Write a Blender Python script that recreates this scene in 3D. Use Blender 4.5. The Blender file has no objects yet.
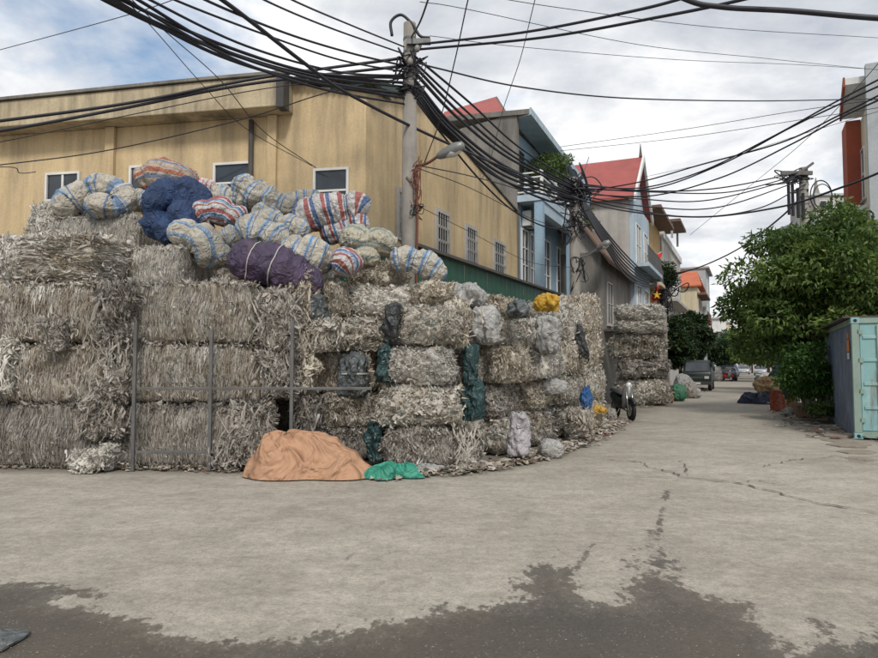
import bpy, bmesh, math, random
import numpy as np
from mathutils import Vector, Matrix, Euler

# ------------------------------------------------------------------ camera
scene = bpy.context.scene
COL = scene.collection
H = 1.55                      # eye height
F = 676.0                     # focal length in photograph pixels (878 wide)
PITCH = math.atan(36.0 / F)
A = math.atan((750 - 439) / F * math.cos(PITCH))     # street axis, right of the view axis
CA, SA = math.cos(A), math.sin(A)

cam = bpy.data.cameras.new('camera')
cam.sensor_width = 36.0
cam.lens = 36.0 * F / 878.0
cam.clip_start = 0.05
cam.clip_end = 2000
camo = bpy.data.objects.new('camera', cam)
camo.location = (0, 0, H)
camo.rotation_euler = (math.pi / 2 + PITCH, 0, 0)
COL.objects.link(camo)
scene.camera = camo

# ------------------------------------------------------------------ sky
SUN_EL, SUN_AZ = 45.0, 172.0     # azimuth clockwise from +Y
world = bpy.data.worlds.new('World')
scene.world = world
world.use_nodes = True
wn, wl = world.node_tree.nodes, world.node_tree.links
wn.clear()
w_out = wn.new('ShaderNodeOutputWorld')
w_bg = wn.new('ShaderNodeBackground'); w_bg.inputs['Strength'].default_value = 0.1
w_sky = wn.new('ShaderNodeTexSky'); w_sky.sky_type = 'NISHITA'; w_sky.sun_disc = False
w_sky.sun_elevation = math.radians(SUN_EL); w_sky.sun_rotation = math.radians(SUN_AZ)
w_sky.air_density = 1.3; w_sky.dust_density = 2.0
w_tc = wn.new('ShaderNodeTexCoord')
w_sep = wn.new('ShaderNodeSeparateXYZ')
wl.new(w_tc.outputs['Generated'], w_sep.inputs[0])
w_add = wn.new('ShaderNodeMath'); w_add.operation = 'ADD'; w_add.inputs[1].default_value = 0.22
w_mx = wn.new('ShaderNodeMath'); w_mx.operation = 'MAXIMUM'; w_mx.inputs[1].default_value = 0.0
wl.new(w_sep.outputs['Z'], w_mx.inputs[0]); wl.new(w_mx.outputs[0], w_add.inputs[0])
w_div = wn.new('ShaderNodeVectorMath'); w_div.operation = 'DIVIDE'
wl.new(w_tc.outputs['Generated'], w_div.inputs[0])
w_cmb = wn.new('ShaderNodeCombineXYZ')
for _i in range(3):
    wl.new(w_add.outputs[0], w_cmb.inputs[_i])
wl.new(w_cmb.outputs[0], w_div.inputs[1])
def w_noise(scale, detail, rough, loc, dist=0.0):
    mp = wn.new('ShaderNodeMapping'); mp.inputs['Location'].default_value = loc
    wl.new(w_div.outputs[0], mp.inputs[0])
    n = wn.new('ShaderNodeTexNoise'); n.inputs['Scale'].default_value = scale
    n.inputs['Detail'].default_value = detail; n.inputs['Roughness'].default_value = rough
    n.inputs['Distortion'].default_value = dist
    wl.new(mp.outputs[0], n.inputs['Vector'])
    return n
def w_ramp(src, stops):
    r = wn.new('ShaderNodeValToRGB')
    while len(r.color_ramp.elements) < len(stops):
        r.color_ramp.elements.new(0.5)
    for e, (p, c) in zip(r.color_ramp.elements, stops):
        e.position = p; e.color = (*c, 1)
    wl.new(src, r.inputs[0])
    return r
n_cov = w_noise(1.15, 7, 0.58, (5.3, 4.7, 2.0), 0.35)
cov = w_ramp(n_cov.outputs['Fac'], [(0.345, (0, 0, 0)), (0.485, (1, 1, 1))])
n_shade = w_noise(1.9, 8, 0.6, (7.3, 2.2, 1.0), 0.25)
shade = w_ramp(n_shade.outputs['Fac'], [(0.32, (3.4, 3.65, 4.1)), (0.48, (5.0, 5.15, 5.4)), (0.64, (7.4, 7.4, 7.4))])
w_mix = wn.new('ShaderNodeMix'); w_mix.data_type = 'RGBA'
wl.new(cov.outputs['Color'], w_mix.inputs['Factor'])
wl.new(w_sky.outputs[0], w_mix.inputs['A'])
wl.new(shade.outputs[0], w_mix.inputs['B'])
wl.new(w_mix.outputs['Result'], w_bg.inputs['Color'])
wl.new(w_bg.outputs[0], w_out.inputs['Surface'])

# ------------------------------------------------------------------ sun behind thin cloud
sun = bpy.data.lights.new('sun', 'SUN')
sun.energy = 1.5
sun.angle = math.radians(12)
sun.color = (1.0, 0.95, 0.87)
suno = bpy.data.objects.new('sun', sun)
_az, _el = math.radians(SUN_AZ), math.radians(SUN_EL)
_d = Vector((math.sin(_az) * math.cos(_el), math.cos(_az) * math.cos(_el), math.sin(_el)))
suno.rotation_euler = (-_d).to_track_quat('-Z', 'Y').to_euler()
suno.location = (0, 0, 30)
COL.objects.link(suno)

scene.view_settings.view_transform = 'Standard'
scene.view_settings.look = 'None'
scene.view_settings.exposure = 0.65
scene.view_settings.gamma = 1.0
scene.view_settings.use_curve_mapping = False
scene.cycles.max_bounces = 6
scene.cycles.diffuse_bounces = 3
scene.cycles.transparent_max_bounces = 6
scene.cycles.use_denoising = True

# ------------------------------------------------------------------ geometry of the place
def ray(px, py):
    u, v = (px - 439.0) / F, (329.0 - py) / F
    return Vector((u, math.cos(PITCH) - v * math.sin(PITCH), math.sin(PITCH) + v * math.cos(PITCH)))
def P(px, py, Y):
    d = ray(px, py); t = Y / d.y
    return Vector((d.x * t, Y, H + d.z * t))
def G(px, py, z=0.0):
    d = ray(px, py); t = (z - H) / d.z
    return Vector((d.x * t, d.y * t, z))
def SP(c, t, z=0.0):                       # street frame: c across to the right, t along
    return Vector((c * CA + t * SA, -c * SA + t * CA, z))
def ST(px, py, c):                         # point of the upright street-parallel plane c -> (t, z)
    d = ray(px, py); s = c / (d.x * CA - d.y * SA)
    return (s * (d.x * SA + d.y * CA), H + d.z * s)
def SC(p):                                 # world -> (c, t)
    return (p.x * CA - p.y * SA, p.x * SA + p.y * CA)

# ------------------------------------------------------------------ noise
def _hash(ix, iy, iz, seed):
    h = (ix.astype(np.int64) * 374761393 + iy.astype(np.int64) * 668265263 + iz.astype(np.int64) * 2147483647 + seed * 974711) & 0xffffffff
    h = ((h ^ (h >> 13)) * 1274126177) & 0xffffffff
    h = h ^ (h >> 16)
    return (h & 0xffff) / 65535.0
def vnoise(p, seed=0):
    p = np.asarray(p, float); i = np.floor(p).astype(np.int64); f = p - i
    f = f * f * (3 - 2 * f); r = 0
    for dx in (0, 1):
        for dy in (0, 1):
            for dz in (0, 1):
                w = (f[:, 0] if dx else 1 - f[:, 0]) * (f[:, 1] if dy else 1 - f[:, 1]) * (f[:, 2] if dz else 1 - f[:, 2])
                r = r + w * _hash(i[:, 0] + dx, i[:, 1] + dy, i[:, 2] + dz, seed)
    return r                              # 0..1
def fbm(p, seed=0, oct=3):
    p = np.asarray(p, float); s = 0; a = 0.5
    for k in range(oct):
        s = s + a * (vnoise(p * 2 ** k + 17.3 * k, seed + k) - 0.5); a *= 0.5
    return s                              # about -0.4..0.4

# ------------------------------------------------------------------ materials
MATS = {}
class NT:
    def __init__(self, name):
        self.m = bpy.data.materials.new(name); self.m.use_nodes = True
        self.t = self.m.node_tree; self.t.nodes.clear()
        self.out = self.t.nodes.new('ShaderNodeOutputMaterial')
        MATS[name] = self.m
    def n(self, kind, **kw):
        nd = self.t.nodes.new('ShaderNode' + kind)
        for k, v in kw.items():
            if hasattr(nd, k) and k not in nd.inputs: setattr(nd, k, v)
            else: nd.inputs[k].default_value = v
        return nd
    def l(self, a, b): self.t.links.new(a, b)
    def coord(self, which='Object', scale=(1, 1, 1)):
        tc = self.n('TexCoord'); mp = self.n('Mapping'); mp.inputs['Scale'].default_value = scale
        self.l(tc.outputs[which], mp.inputs[0]); return mp.outputs[0]
    def noise(self, vec, scale=5, detail=4, rough=0.55, dist=0.0):
        n = self.n('TexNoise'); n.inputs['Scale'].default_value = scale; n.inputs['Detail'].default_value = detail
        n.inputs['Roughness'].default_value = rough; n.inputs['Distortion'].default_value = dist
        self.l(vec, n.inputs['Vector']); return n.outputs['Fac']
    def ramp(self, src, stops, interp='LINEAR'):
        r = self.n('ValToRGB'); r.color_ramp.interpolation = interp
        while len(r.color_ramp.elements) < len(stops): r.color_ramp.elements.new(0.5)
        for e, (p, c) in zip(r.color_ramp.elements, stops):
            e.position = p; e.color = (*(c if hasattr(c, '__len__') else (c, c, c)), 1)
        self.l(src, r.inputs[0]); return r.outputs['Color']
    def mix(self, fac, a, b, mode='MIX'):
        m = self.n('Mix'); m.data_type = 'RGBA'; m.blend_type = mode
        for s, v in (('Factor', fac), ('A', a), ('B', b)):
            if hasattr(v, 'is_linked'): self.l(v, m.inputs[s] if s != 'Factor' else m.inputs[0])
            elif s == 'Factor': m.inputs[0].default_value = v
            else: m.inputs[s].default_value = (*v, 1)
        return m.outputs['Result']
    def math(self, op, a, b=0.0, clamp=False):
        m = self.n('Math'); m.operation = op; m.use_clamp = clamp
        for i, v in enumerate((a, b)):
            if hasattr(v, 'is_linked'): self.l(v, m.inputs[i])
            else: m.inputs[i].default_value = v
        return m.outputs[0]
    def bump(self, src, strength=0.3, dist=0.02):
        b = self.n('Bump'); b.inputs['Strength'].default_value = strength; b.inputs['Distance'].default_value = dist
        self.l(src, b.inputs['Height']); return b.outputs[0]
    def finish(self, color, rough=0.7, normal=None, metal=0.0, spec=0.4, translucent=0.0, sheen=0.0):
        p = self.n('BsdfPrincipled')
        if hasattr(color, 'is_linked'): self.l(color, p.inputs['Base Color'])
        else: p.inputs['Base Color'].default_value = (*color, 1)
        if hasattr(rough, 'is_linked'): self.l(rough, p.inputs['Roughness'])
        else: p.inputs['Roughness'].default_value = rough
        p.inputs['Metallic'].default_value = metal
        p.inputs['Specular IOR Level'].default_value = spec
        if normal is not None: self.l(normal, p.inputs['Normal'])
        surf = p.outputs[0]
        if translucent > 0:
            tr = self.n('BsdfTranslucent')
            if hasattr(color, 'is_linked'): self.l(color, tr.inputs[0])
            else: tr.inputs[0].default_value = (*color, 1)
            mx = self.n('MixShader'); mx.inputs[0].default_value = translucent
            self.l(surf, mx.inputs[1]); self.l(tr.outputs[0], mx.inputs[2]); surf = mx.outputs[0]
        self.l(surf, self.out.inputs['Surface'])
        return self.m

def plain(name, c1, c2=None, scale=3.0, rough=0.7, bump=0.15, metal=0.0, spec=0.4, dirt=None, dirt_amt=0.5, bscale=40, streak=False):
    t = NT(name); v = t.coord()
    c2 = c2 or tuple(x * 0.75 for x in c1)
    col = t.ramp(t.noise(v, scale, 5, 0.6), [(0.3, c2), (0.7, c1)])
    if dirt:
        v2 = t.coord(scale=(4, 4, 0.5) if streak else (1, 1, 1))
        f = t.ramp(t.noise(v2, 1.3 if streak else 0.9, 6, 0.65), [(0.45, 0.0), (0.75, dirt_amt)])
        col = t.mix(f, col, dirt)
    nb = t.bump(t.noise(v, bscale, 3), bump, 0.01) if bump else None
    return t.finish(col, rough, nb, metal, spec)

# ------------------------------------------------------------------ mesh builder
class MB:
    def __init__(self): self.v, self.f = [], []
    def add(self, vs, fs):
        o = len(self.v); self.v += [tuple(x) for x in vs]; self.f += [tuple(i + o for i in f) for f in fs]
        return self
    def box(self, x0, x1, y0, y1, z0, z1):
        v = [(x, y, z) for z in (z0, z1) for y in (y0, y1) for x in (x0, x1)]
        return self.add(v, [(0, 2, 3, 1), (4, 5, 7, 6), (0, 1, 5, 4), (2, 6, 7, 3), (0, 4, 6, 2), (1, 3, 7, 5)])
    def quad(self, a, b, c, d): return self.add([a, b, c, d], [(0, 1, 2, 3)])
    def prism(self, pts, off):                # polygon (list of 3D) extruded by off
        n = len(pts); off = Vector(off); a = [Vector(p) for p in pts]; b = [p + off for p in a]
        fs = [tuple(range(n)), tuple(reversed(range(n, 2 * n)))]
        fs += [(i, i + n, (i + 1) % n + n, (i + 1) % n) for i in range(n)]
        return self.add(a + b, fs)
    def tube(self, pts, r, n=6, caps=True):
        pts = [Vector(p) for p in pts]; m = len(pts)
        rs = r if hasattr(r, '__len__') else [r] * m
        vs, fs = [], []
        t0 = (pts[1] - pts[0]).normalized()
        up = Vector((0, 0, 1)) if abs(t0.z) < 0.9 else Vector((1, 0, 0))
        nrm = (up - t0 * up.dot(t0)).normalized()
        for i, p in enumerate(pts):
            t = (pts[min(i + 1, m - 1)] - pts[max(i - 1, 0)]).normalized()
            nrm = (nrm - t * nrm.dot(t)).normalized(); b = t.cross(nrm)
            for k in range(n):
                a = 2 * math.pi * k / n
                vs.append(p + (nrm * math.cos(a) + b * math.sin(a)) * rs[i])
        for i in range(m - 1):
            for k in range(n):
                fs.append((i * n + k, i * n + (k + 1) % n, (i + 1) * n + (k + 1) % n, (i + 1) * n + k))
        if caps: fs += [tuple(reversed(range(n))), tuple(range((m - 1) * n, m * n))]
        return self.add(vs, fs)
    def bar(self, a, b, r, n=8): return self.tube([a, b], r, n)
    def build(self, name, mat, parent=None, smooth=False, bevel=0.0, loc=None, rotz=None):
        me = bpy.data.meshes.new(name); me.from_pydata(self.v, [], self.f)
        bm = bmesh.new(); bm.from_mesh(me); bmesh.ops.recalc_face_normals(bm, faces=bm.faces); bm.to_mesh(me); bm.free()
        return mkobj(name, me, mat, parent, smooth, bevel, loc, rotz)
def mkobj(name, me, mat, parent=None, smooth=False, bevel=0.0, loc=None, rotz=None):
    if isinstance(mat, str): mat = MATS[mat]
    if mat is not None and not me.materials: me.materials.append(mat)
    o = bpy.data.objects.new(name, me); COL.objects.link(o)
    if parent is not None: o.parent = parent
    if loc is not None: o.location = loc
    if rotz is not None: o.rotation_euler = (0, 0, rotz)
    if smooth:
        me.polygons.foreach_set('use_smooth', [True] * len(me.polygons))
    if bevel:
        md = o.modifiers.new('bevel', 'BEVEL'); md.width = bevel; md.segments = 2; md.limit_method = 'ANGLE'
    return o
def tag(o, label=None, cat=None, group=None, kind=None):
    if label: o['label'] = label
    if cat: o['category'] = cat
    if group: o['group'] = group
    if kind: o['kind'] = kind
    return o
def thing(name, label, cat, loc=(0, 0, 0), rotz=0.0, group=None):
    o = bpy.data.objects.new(name, None); o.empty_display_size = 0.2; COL.objects.link(o)
    o.location = loc; o.rotation_euler = (0, 0, rotz)
    return tag(o, label, cat, group)
def npmesh(name, V, Fq, smooth=False, attrs=None, uv=None):
    me = bpy.data.meshes.new(name)
    V = np.asarray(V, np.float32).reshape(-1, 3); Fq = np.asarray(Fq, np.int32)
    k = Fq.shape[1]; nf = len(Fq)
    me.vertices.add(len(V)); me.vertices.foreach_set('co', V.ravel())
    me.loops.add(nf * k); me.loops.foreach_set('vertex_index', Fq.ravel())
    me.polygons.add(nf); me.polygons.foreach_set('loop_start', np.arange(0, nf * k, k, dtype=np.int32))
    me.polygons.foreach_set('loop_total', np.full(nf, k, np.int32))
    if smooth: me.polygons.foreach_set('use_smooth', np.ones(nf, bool))
    for an, av in (attrs or {}).items():
        at = me.attributes.new(an, 'FLOAT', 'POINT'); at.data.foreach_set('value', np.asarray(av, np.float32))
    if uv is not None:
        l = me.uv_layers.new(name='UVMap'); l.data.foreach_set('uv', np.asarray(uv, np.float32)[Fq.ravel()].ravel())
    me.update(calc_edges=True); me.validate()
    return me
def catmull(pts, n=8):
    pts = [Vector(p) for p in pts]; q = [pts[0] * 2 - pts[1]] + pts + [pts[-1] * 2 - pts[-2]]; out = []
    for i in range(1, len(q) - 2):
        for k in range(n):
            t = k / n
            out.append(0.5 * ((2 * q[i]) + (q[i + 1] - q[i - 1]) * t + (2 * q[i - 1] - 5 * q[i] + 4 * q[i + 1] - q[i + 2]) * t * t + (3 * q[i] - q[i - 1] - 3 * q[i + 1] + q[i + 2]) * t ** 3))
    out.append(pts[-1]); return out
# ================================================================== materials
def film_mat(name, stops, stain=(0.22, 0.13, 0.05), stain_amt=0.5, trans=0.3, rough=0.27):
    t = NT(name)
    at = t.n('Attribute'); at.attribute_name = 'tone'
    oi = t.n('ObjectInfo')
    col = t.ramp(at.outputs['Fac'], stops)
    v = t.coord()
    off = t.n('VectorMath'); off.operation = 'ADD'
    cm = t.n('CombineXYZ'); t.l(t.math('MULTIPLY', oi.outputs['Random'], 37.0), cm.inputs[0])
    t.l(v, off.inputs[0]); t.l(cm.outputs[0], off.inputs[1])
    f = t.ramp(t.noise(off.outputs[0], 2.6, 5, 0.6), [(0.45, 0.0), (0.75, stain_amt)])
    col = t.mix(f, col, stain)
    val = t.math('ADD', t.math('MULTIPLY', oi.outputs['Random'], 0.35), 0.82)
    hs = t.n('HueSaturation'); t.l(col, hs.inputs['Color']); t.l(val, hs.inputs['Value'])
    nb = t.bump(t.noise(v, 38, 4, 0.6, 2.2), 0.55, 0.02)
    return t.finish(hs.outputs[0], rough, nb, 0.0, 0.6, trans)
W, BG, BR, GR, DK = (0.66, 0.64, 0.60), (0.50, 0.43, 0.33), (0.30, 0.20, 0.11), (0.36, 0.345, 0.32), (0.07, 0.065, 0.055)
film_mat('film_brown', [(0.0, (0.12, 0.10, 0.08)), (0.12, (0.30, 0.25, 0.19)), (0.33, (0.47, 0.415, 0.33)), (0.52, (0.64, 0.59, 0.50)), (0.66, (0.46, 0.44, 0.41)), (0.82, (0.76, 0.73, 0.68)), (1.0, (0.84, 0.83, 0.80))], stain=(0.20, 0.12, 0.05), stain_amt=0.5)
film_mat('film_grey', [(0.0, (0.10, 0.09, 0.08)), (0.12, (0.27, 0.25, 0.22)), (0.4, (0.42, 0.39, 0.35)), (0.65, (0.53, 0.49, 0.44)), (0.82, (0.36, 0.32, 0.27)), (1.0, (0.68, 0.66, 0.62))], stain=(0.15, 0.11, 0.07), stain_amt=0.45)
film_mat('film_white', [(0.0, (0.22, 0.20, 0.18)), (0.14, (0.58, 0.56, 0.52)), (0.5, (0.78, 0.76, 0.71)), (0.8, (0.64, 0.59, 0.51)), (1.0, (0.84, 0.83, 0.80))], stain=(0.36, 0.27, 0.17), stain_amt=0.35, trans=0.3)
film_mat('film_beige', [(0.0, (0.16, 0.13, 0.10)), (0.10, (0.40, 0.34, 0.26)), (0.35, (0.60, 0.545, 0.45)), (0.6, (0.71, 0.665, 0.575)), (0.85, (0.57, 0.49, 0.38)), (1.0, (0.80, 0.77, 0.71))], stain=(0.30, 0.19, 0.09), stain_amt=0.45, trans=0.28)
film_mat('film_mixed', [(0.0, DK), (0.06, (0.06, 0.10, 0.11)), (0.10, (0.50, 0.465, 0.40)), (0.5, (0.69, 0.655, 0.585)), (0.8, (0.56, 0.50, 0.42)), (0.95, (0.80, 0.78, 0.74)), (0.985, (0.10, 0.26, 0.26)), (1.0, (0.45, 0.53, 0.52))], stain=(0.25, 0.18, 0.10), stain_amt=0.4, trans=0.28)
film_mat('litter', [(0.0, (0.10, 0.08, 0.06)), (0.3, (0.30, 0.26, 0.21)), (0.6, (0.46, 0.42, 0.35)), (0.86, (0.62, 0.60, 0.56)), (0.93, (0.28, 0.17, 0.09)), (0.96, (0.10, 0.25, 0.24)), (0.985, (0.45, 0.10, 0.09)), (1.0, (0.75, 0.74, 0.72))], trans=0.1)
plain('bale_core', (0.34, 0.30, 0.25), (0.17, 0.145, 0.115), 7, 0.7, 1.0, bscale=18)
plain('strap', (0.12, 0.12, 0.12), None, 5, 0.5, 0)
def bag_mat(name, c, c2=None, trans=0.15, rough=0.4, dirt=(0.2, 0.15, 0.1), bs=9, bd=0.03):
    t = NT(name); v = t.coord()
    c2 = c2 or tuple(x * 0.7 for x in c)
    col = t.ramp(t.noise(v, 4, 5, 0.6), [(0.3, c2), (0.68, c)])
    f = t.ramp(t.noise(v, 2.2, 6, 0.65), [(0.5, 0.0), (0.8, 0.5)])
    col = t.mix(f, col, dirt)
    return t.finish(col, rough, t.bump(t.math('ABSOLUTE', t.math('SUBTRACT', t.noise(v, bs * 0.6, 3, 0.5, 0.9), 0.5)), 0.9, bd * 5), 0, 0.5, trans)
bag_mat('bag_white', (0.57, 0.565, 0.55), trans=0.3, rough=0.3); bag_mat('bag_black', (0.035, 0.04, 0.042), trans=0.0, rough=0.45, dirt=(0.1, 0.09, 0.08)); bag_mat('bag_grey', (0.10, 0.115, 0.12), trans=0.0, dirt=(0.2, 0.18, 0.15))
bag_mat('bag_teal', (0.03, 0.075, 0.078), dirt=(0.12, 0.12, 0.1)); bag_mat('bag_yellow', (0.62, 0.36, 0.03)); bag_mat('bag_blue', (0.03, 0.14, 0.38)); bag_mat('bag_green', (0.05, 0.21, 0.12))
bag_mat('bag_film', (0.50, 0.48, 0.44), (0.33, 0.30, 0.26), trans=0.35, rough=0.3); bag_mat('bag_pink', (0.55, 0.05, 0.2)); bag_mat('bag_lilac', (0.52, 0.495, 0.52), trans=0.2); bag_mat('bag_red', (0.50, 0.13, 0.06))
bag_mat('tarp_orange', (0.45, 0.26, 0.155), (0.35, 0.19, 0.11), trans=0.0, rough=0.75, dirt=(0.36, 0.20, 0.11), bs=3.2, bd=0.09)
bag_mat('tarp_green', (0.03, 0.28, 0.19), (0.02, 0.18, 0.12), trans=0.0, rough=0.6, dirt=(0.1, 0.16, 0.12), bs=3.2, bd=0.09)
bag_mat('tarp_navy', (0.02, 0.03, 0.07), (0.015, 0.018, 0.03), trans=0.0, rough=0.8, dirt=(0.05, 0.05, 0.06), bs=3.2, bd=0.09)
bag_mat('carton_brown', (0.34, 0.23, 0.12), (0.22, 0.14, 0.07), trans=0.0, rough=0.85)

def sack_mat(name, base, bands, n, axis='x', dirt=(0.27, 0.21, 0.15), dirt_amt=0.6, rough=0.75):
    """woven sack: coloured stripes over the UV; bands = [(pos, colour)] over one repeat"""
    t = NT(name)
    tc = t.n('TexCoord'); sp = t.n('SeparateXYZ'); t.l(tc.outputs['UV'], sp.inputs[0])
    v = t.coord()
    src = sp.outputs[0] if axis == 'x' else sp.outputs[1]
    wob = t.math('MULTIPLY', t.math('SUBTRACT', t.noise(v, 5, 3), 0.5), 0.02)
    fr = t.math('FRACT', t.math('MULTIPLY', t.math('ADD', src, wob), n))
    col = t.ramp(fr, [(0.0, base)] + bands, 'CONSTANT')
    f = t.ramp(t.noise(v, 3.0, 6, 0.65), [(0.42, 0.0), (0.8, dirt_amt)])
    col = t.mix(f, col, dirt)
    g = t.ramp(t.noise(v, 60, 2), [(0.3, 0.88), (0.7, 1.05)])
    col = t.mix(1.0, col, g, 'MULTIPLY')
    nb = t.bump(t.math('ABSOLUTE', t.math('SUBTRACT', t.noise(v, 5.5, 4, 0.55, 1.0), 0.5)), 0.9, 0.22)
    return t.finish(col, rough, nb, 0, 0.3)
CR = (0.52, 0.49, 0.42); BL = (0.12, 0.23, 0.42); PB = (0.28, 0.39, 0.53); RD = (0.38, 0.13, 0.125); WH = (0.56, 0.55, 0.54); NV = (0.11, 0.17, 0.34)
sack_mat('sack_cream_bands', CR, [(0.40, PB), (0.50, BL), (0.60, PB), (0.68, CR), (0.80, BL), (0.86, CR)], 4.6, 'x')
sack_mat('sack_cream_pale', CR, [(0.46, PB), (0.62, CR), (0.78, BL), (0.86, CR)], 4, 'x', dirt_amt=0.6)
sack_mat('sack_cream_long', CR, [(0.55, PB), (0.78, BL), (0.84, CR)], 6, 'y')
sack_mat('sack_red_blue', WH, [(0.2, RD), (0.42, WH), (0.5, NV), (0.62, PB), (0.74, WH), (0.82, RD), (0.93, WH)], 5, 'y', dirt_amt=0.25)
sack_mat('sack_red_blue_bands', WH, [(0.2, RD), (0.44, WH), (0.52, NV), (0.74, WH)], 5, 'x', dirt_amt=0.2)
sack_mat('sack_brown_stripe', (0.46, 0.38, 0.32), [(0.25, (0.40, 0.14, 0.09)), (0.5, (0.46, 0.40, 0.35)), (0.6, (0.16, 0.20, 0.30)), (0.78, (0.42, 0.36, 0.3))], 6, 'y')
sack_mat('sack_green_cream', (0.50, 0.47, 0.37), [(0.55, (0.24, 0.32, 0.33)), (0.72, (0.50, 0.47, 0.37))], 6, 'y')
sack_mat('sack_pink', (0.6, 0.56, 0.55), [(0.5, (0.52, 0.16, 0.2)), (0.72, (0.6, 0.56, 0.55))], 8, 'x', dirt_amt=0.1)
bag_mat('sack_blue', (0.018, 0.050, 0.14), (0.010, 0.024, 0.065), trans=0, rough=0.7, dirt=(0.02, 0.03, 0.07))
bag_mat('sack_purple', (0.070, 0.046, 0.10), (0.04, 0.028, 0.055), trans=0, rough=0.65, dirt=(0.12, 0.075, 0.055))
plain('rope', (0.5, 0.48, 0.44), None, 20, 0.8, 0.2)

# building surfaces
def plaster(name, c, dark, low, streak=0.75):
    t = NT(name); v = t.coord(); vs = t.coord(scale=(1.5, 1.5, 0.16))
    col = t.ramp(t.noise(v, 1.2, 6, 0.62), [(0.3, tuple(x * 0.84 for x in c)), (0.7, c)])
    blot = t.ramp(t.noise(v, 0.7, 7, 0.7, 0.6), [(0.44, 0.0), (0.66, 0.65)])
    col = t.mix(blot, col, low)
    st = t.ramp(t.noise(vs, 1.1, 7, 0.7), [(0.43, 0.0), (0.68, streak)])
    tc = t.n('TexCoord'); sp = t.n('SeparateXYZ'); t.l(tc.outputs['Object'], sp.inputs[0])
    hi = t.ramp(t.math('ADD', t.math('MULTIPLY', sp.outputs[2], 0.1), t.math('MULTIPLY', t.noise(v, 0.8, 4), 0.35)), [(0.5, 0.25), (0.85, 1.0)])
    col = t.mix(t.math('MULTIPLY', st, hi), col, dark)
    fine = t.ramp(t.noise(v, 22, 4), [(0.3, 0.9), (0.7, 1.06)])
    col = t.mix(1.0, col, fine, 'MULTIPLY')
    return t.finish(col, 0.88, t.bump(t.noise(v, 9, 6, 0.65), 0.35, 0.02), 0, 0.2)
plaster('yellow_plaster', (0.65, 0.505, 0.305), (0.20, 0.16, 0.115), (0.51, 0.385, 0.225), 0.75)
plaster('fascia_plaster', (0.56, 0.47, 0.32), (0.12, 0.105, 0.085), (0.30, 0.24, 0.16), 0.9)
plaster('grey_cement', (0.25, 0.235, 0.21), (0.08, 0.075, 0.07), (0.15, 0.14, 0.13), 0.9)
plaster('pale_cement', (0.48, 0.46, 0.43), (0.2, 0.19, 0.18), (0.36, 0.34, 0.32), 0.6)
plaster('blue_plaster', (0.33, 0.47, 0.60), (0.14, 0.18, 0.22), (0.25, 0.35, 0.44), 0.5)
plaster('pale_blue', (0.46, 0.56, 0.64), (0.2, 0.24, 0.27), (0.38, 0.46, 0.52), 0.5)
plaster('ochre_plaster', (0.55, 0.38, 0.19), (0.2, 0.14, 0.08), (0.45, 0.3, 0.15), 0.5)
plaster('cream_plaster', (0.62, 0.54, 0.38), (0.25, 0.2, 0.14), (0.5, 0.43, 0.3), 0.5)
plaster('white_plaster', (0.68, 0.68, 0.67), (0.3, 0.3, 0.3), (0.55, 0.55, 0.54), 0.4)
plaster('slab_grey', (0.42, 0.45, 0.47), (0.3, 0.31, 0.32), (0.36, 0.385, 0.40), 0.3)
plaster('rust_red', (0.31, 0.082, 0.048), (0.2, 0.06, 0.04), (0.34, 0.08, 0.045), 0.4)
plain('red_roof', (0.36, 0.085, 0.075), (0.29, 0.07, 0.06), 1.5, 0.6, 0.1, dirt=(0.2, 0.06, 0.05), dirt_amt=0.6)
plain('orange_roof', (0.52, 0.14, 0.06), (0.40, 0.10, 0.045), 2, 0.7, 0.2, dirt=(0.2, 0.09, 0.05))
plain('brown_roof', (0.17, 0.11, 0.08), None, 2, 0.8, 0.2)
plain('green_sheet', (0.012, 0.085, 0.05), (0.009, 0.06, 0.036), 1.5, 0.5, 0.05, dirt=(0.03, 0.06, 0.045), dirt_amt=0.6, streak=True)
plain('green_trim', (0.05, 0.085, 0.065), None, 3, 0.6, 0.1)
plain('roof_sheet', (0.10, 0.09, 0.085), (0.06, 0.055, 0.05), 3, 0.7, 0.2)
plain('white_paint', (0.74, 0.74, 0.73), (0.62, 0.62, 0.60), 3, 0.5, 0.05, dirt=(0.35, 0.32, 0.28), dirt_amt=0.35)
plain('grey_steel', (0.16, 0.165, 0.165), (0.10, 0.10, 0.10), 6, 0.5, 0.1, metal=0.4, dirt=(0.14, 0.08, 0.045), dirt_amt=0.5)
plain('pole_concrete', (0.30, 0.28, 0.255), (0.21, 0.195, 0.175), 3, 0.9, 0.3, dirt=(0.13, 0.12, 0.10), dirt_amt=0.6, streak=True)
plain('pipe_dark', (0.07, 0.065, 0.06), None, 3, 0.7, 0.1)
plain('cable_black', (0.012, 0.012, 0.016), (0.02, 0.02, 0.03), 6, 0.45, 0)
plain('cable_rust', (0.16, 0.06, 0.04), None, 6, 0.7, 0)
plain('insulator', (0.28, 0.26, 0.24), None, 6, 0.4, 0)
plain('lamp_shell', (0.24, 0.245, 0.24), None, 6, 0.4, 0, metal=0.3)
plain('lamp_glass', (0.55, 0.55, 0.52), None, 6, 0.15, 0)
def glass(name, c=(0.02, 0.024, 0.028)):
    t = NT(name); v = t.coord()
    return t.finish(t.ramp(t.noise(v, 1.5, 3), [(0.3, c), (0.7, tuple(x * 2.2 for x in c))]), 0.08, None, 0, 0.6)
glass('window_glass'); glass('car_glass', (0.03, 0.035, 0.04))
plain('interior_dark', (0.03, 0.028, 0.025), None, 2, 0.9, 0)
plain('curtain', (0.50, 0.52, 0.50), (0.38, 0.40, 0.40), 3, 0.9, 0.3)
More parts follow.
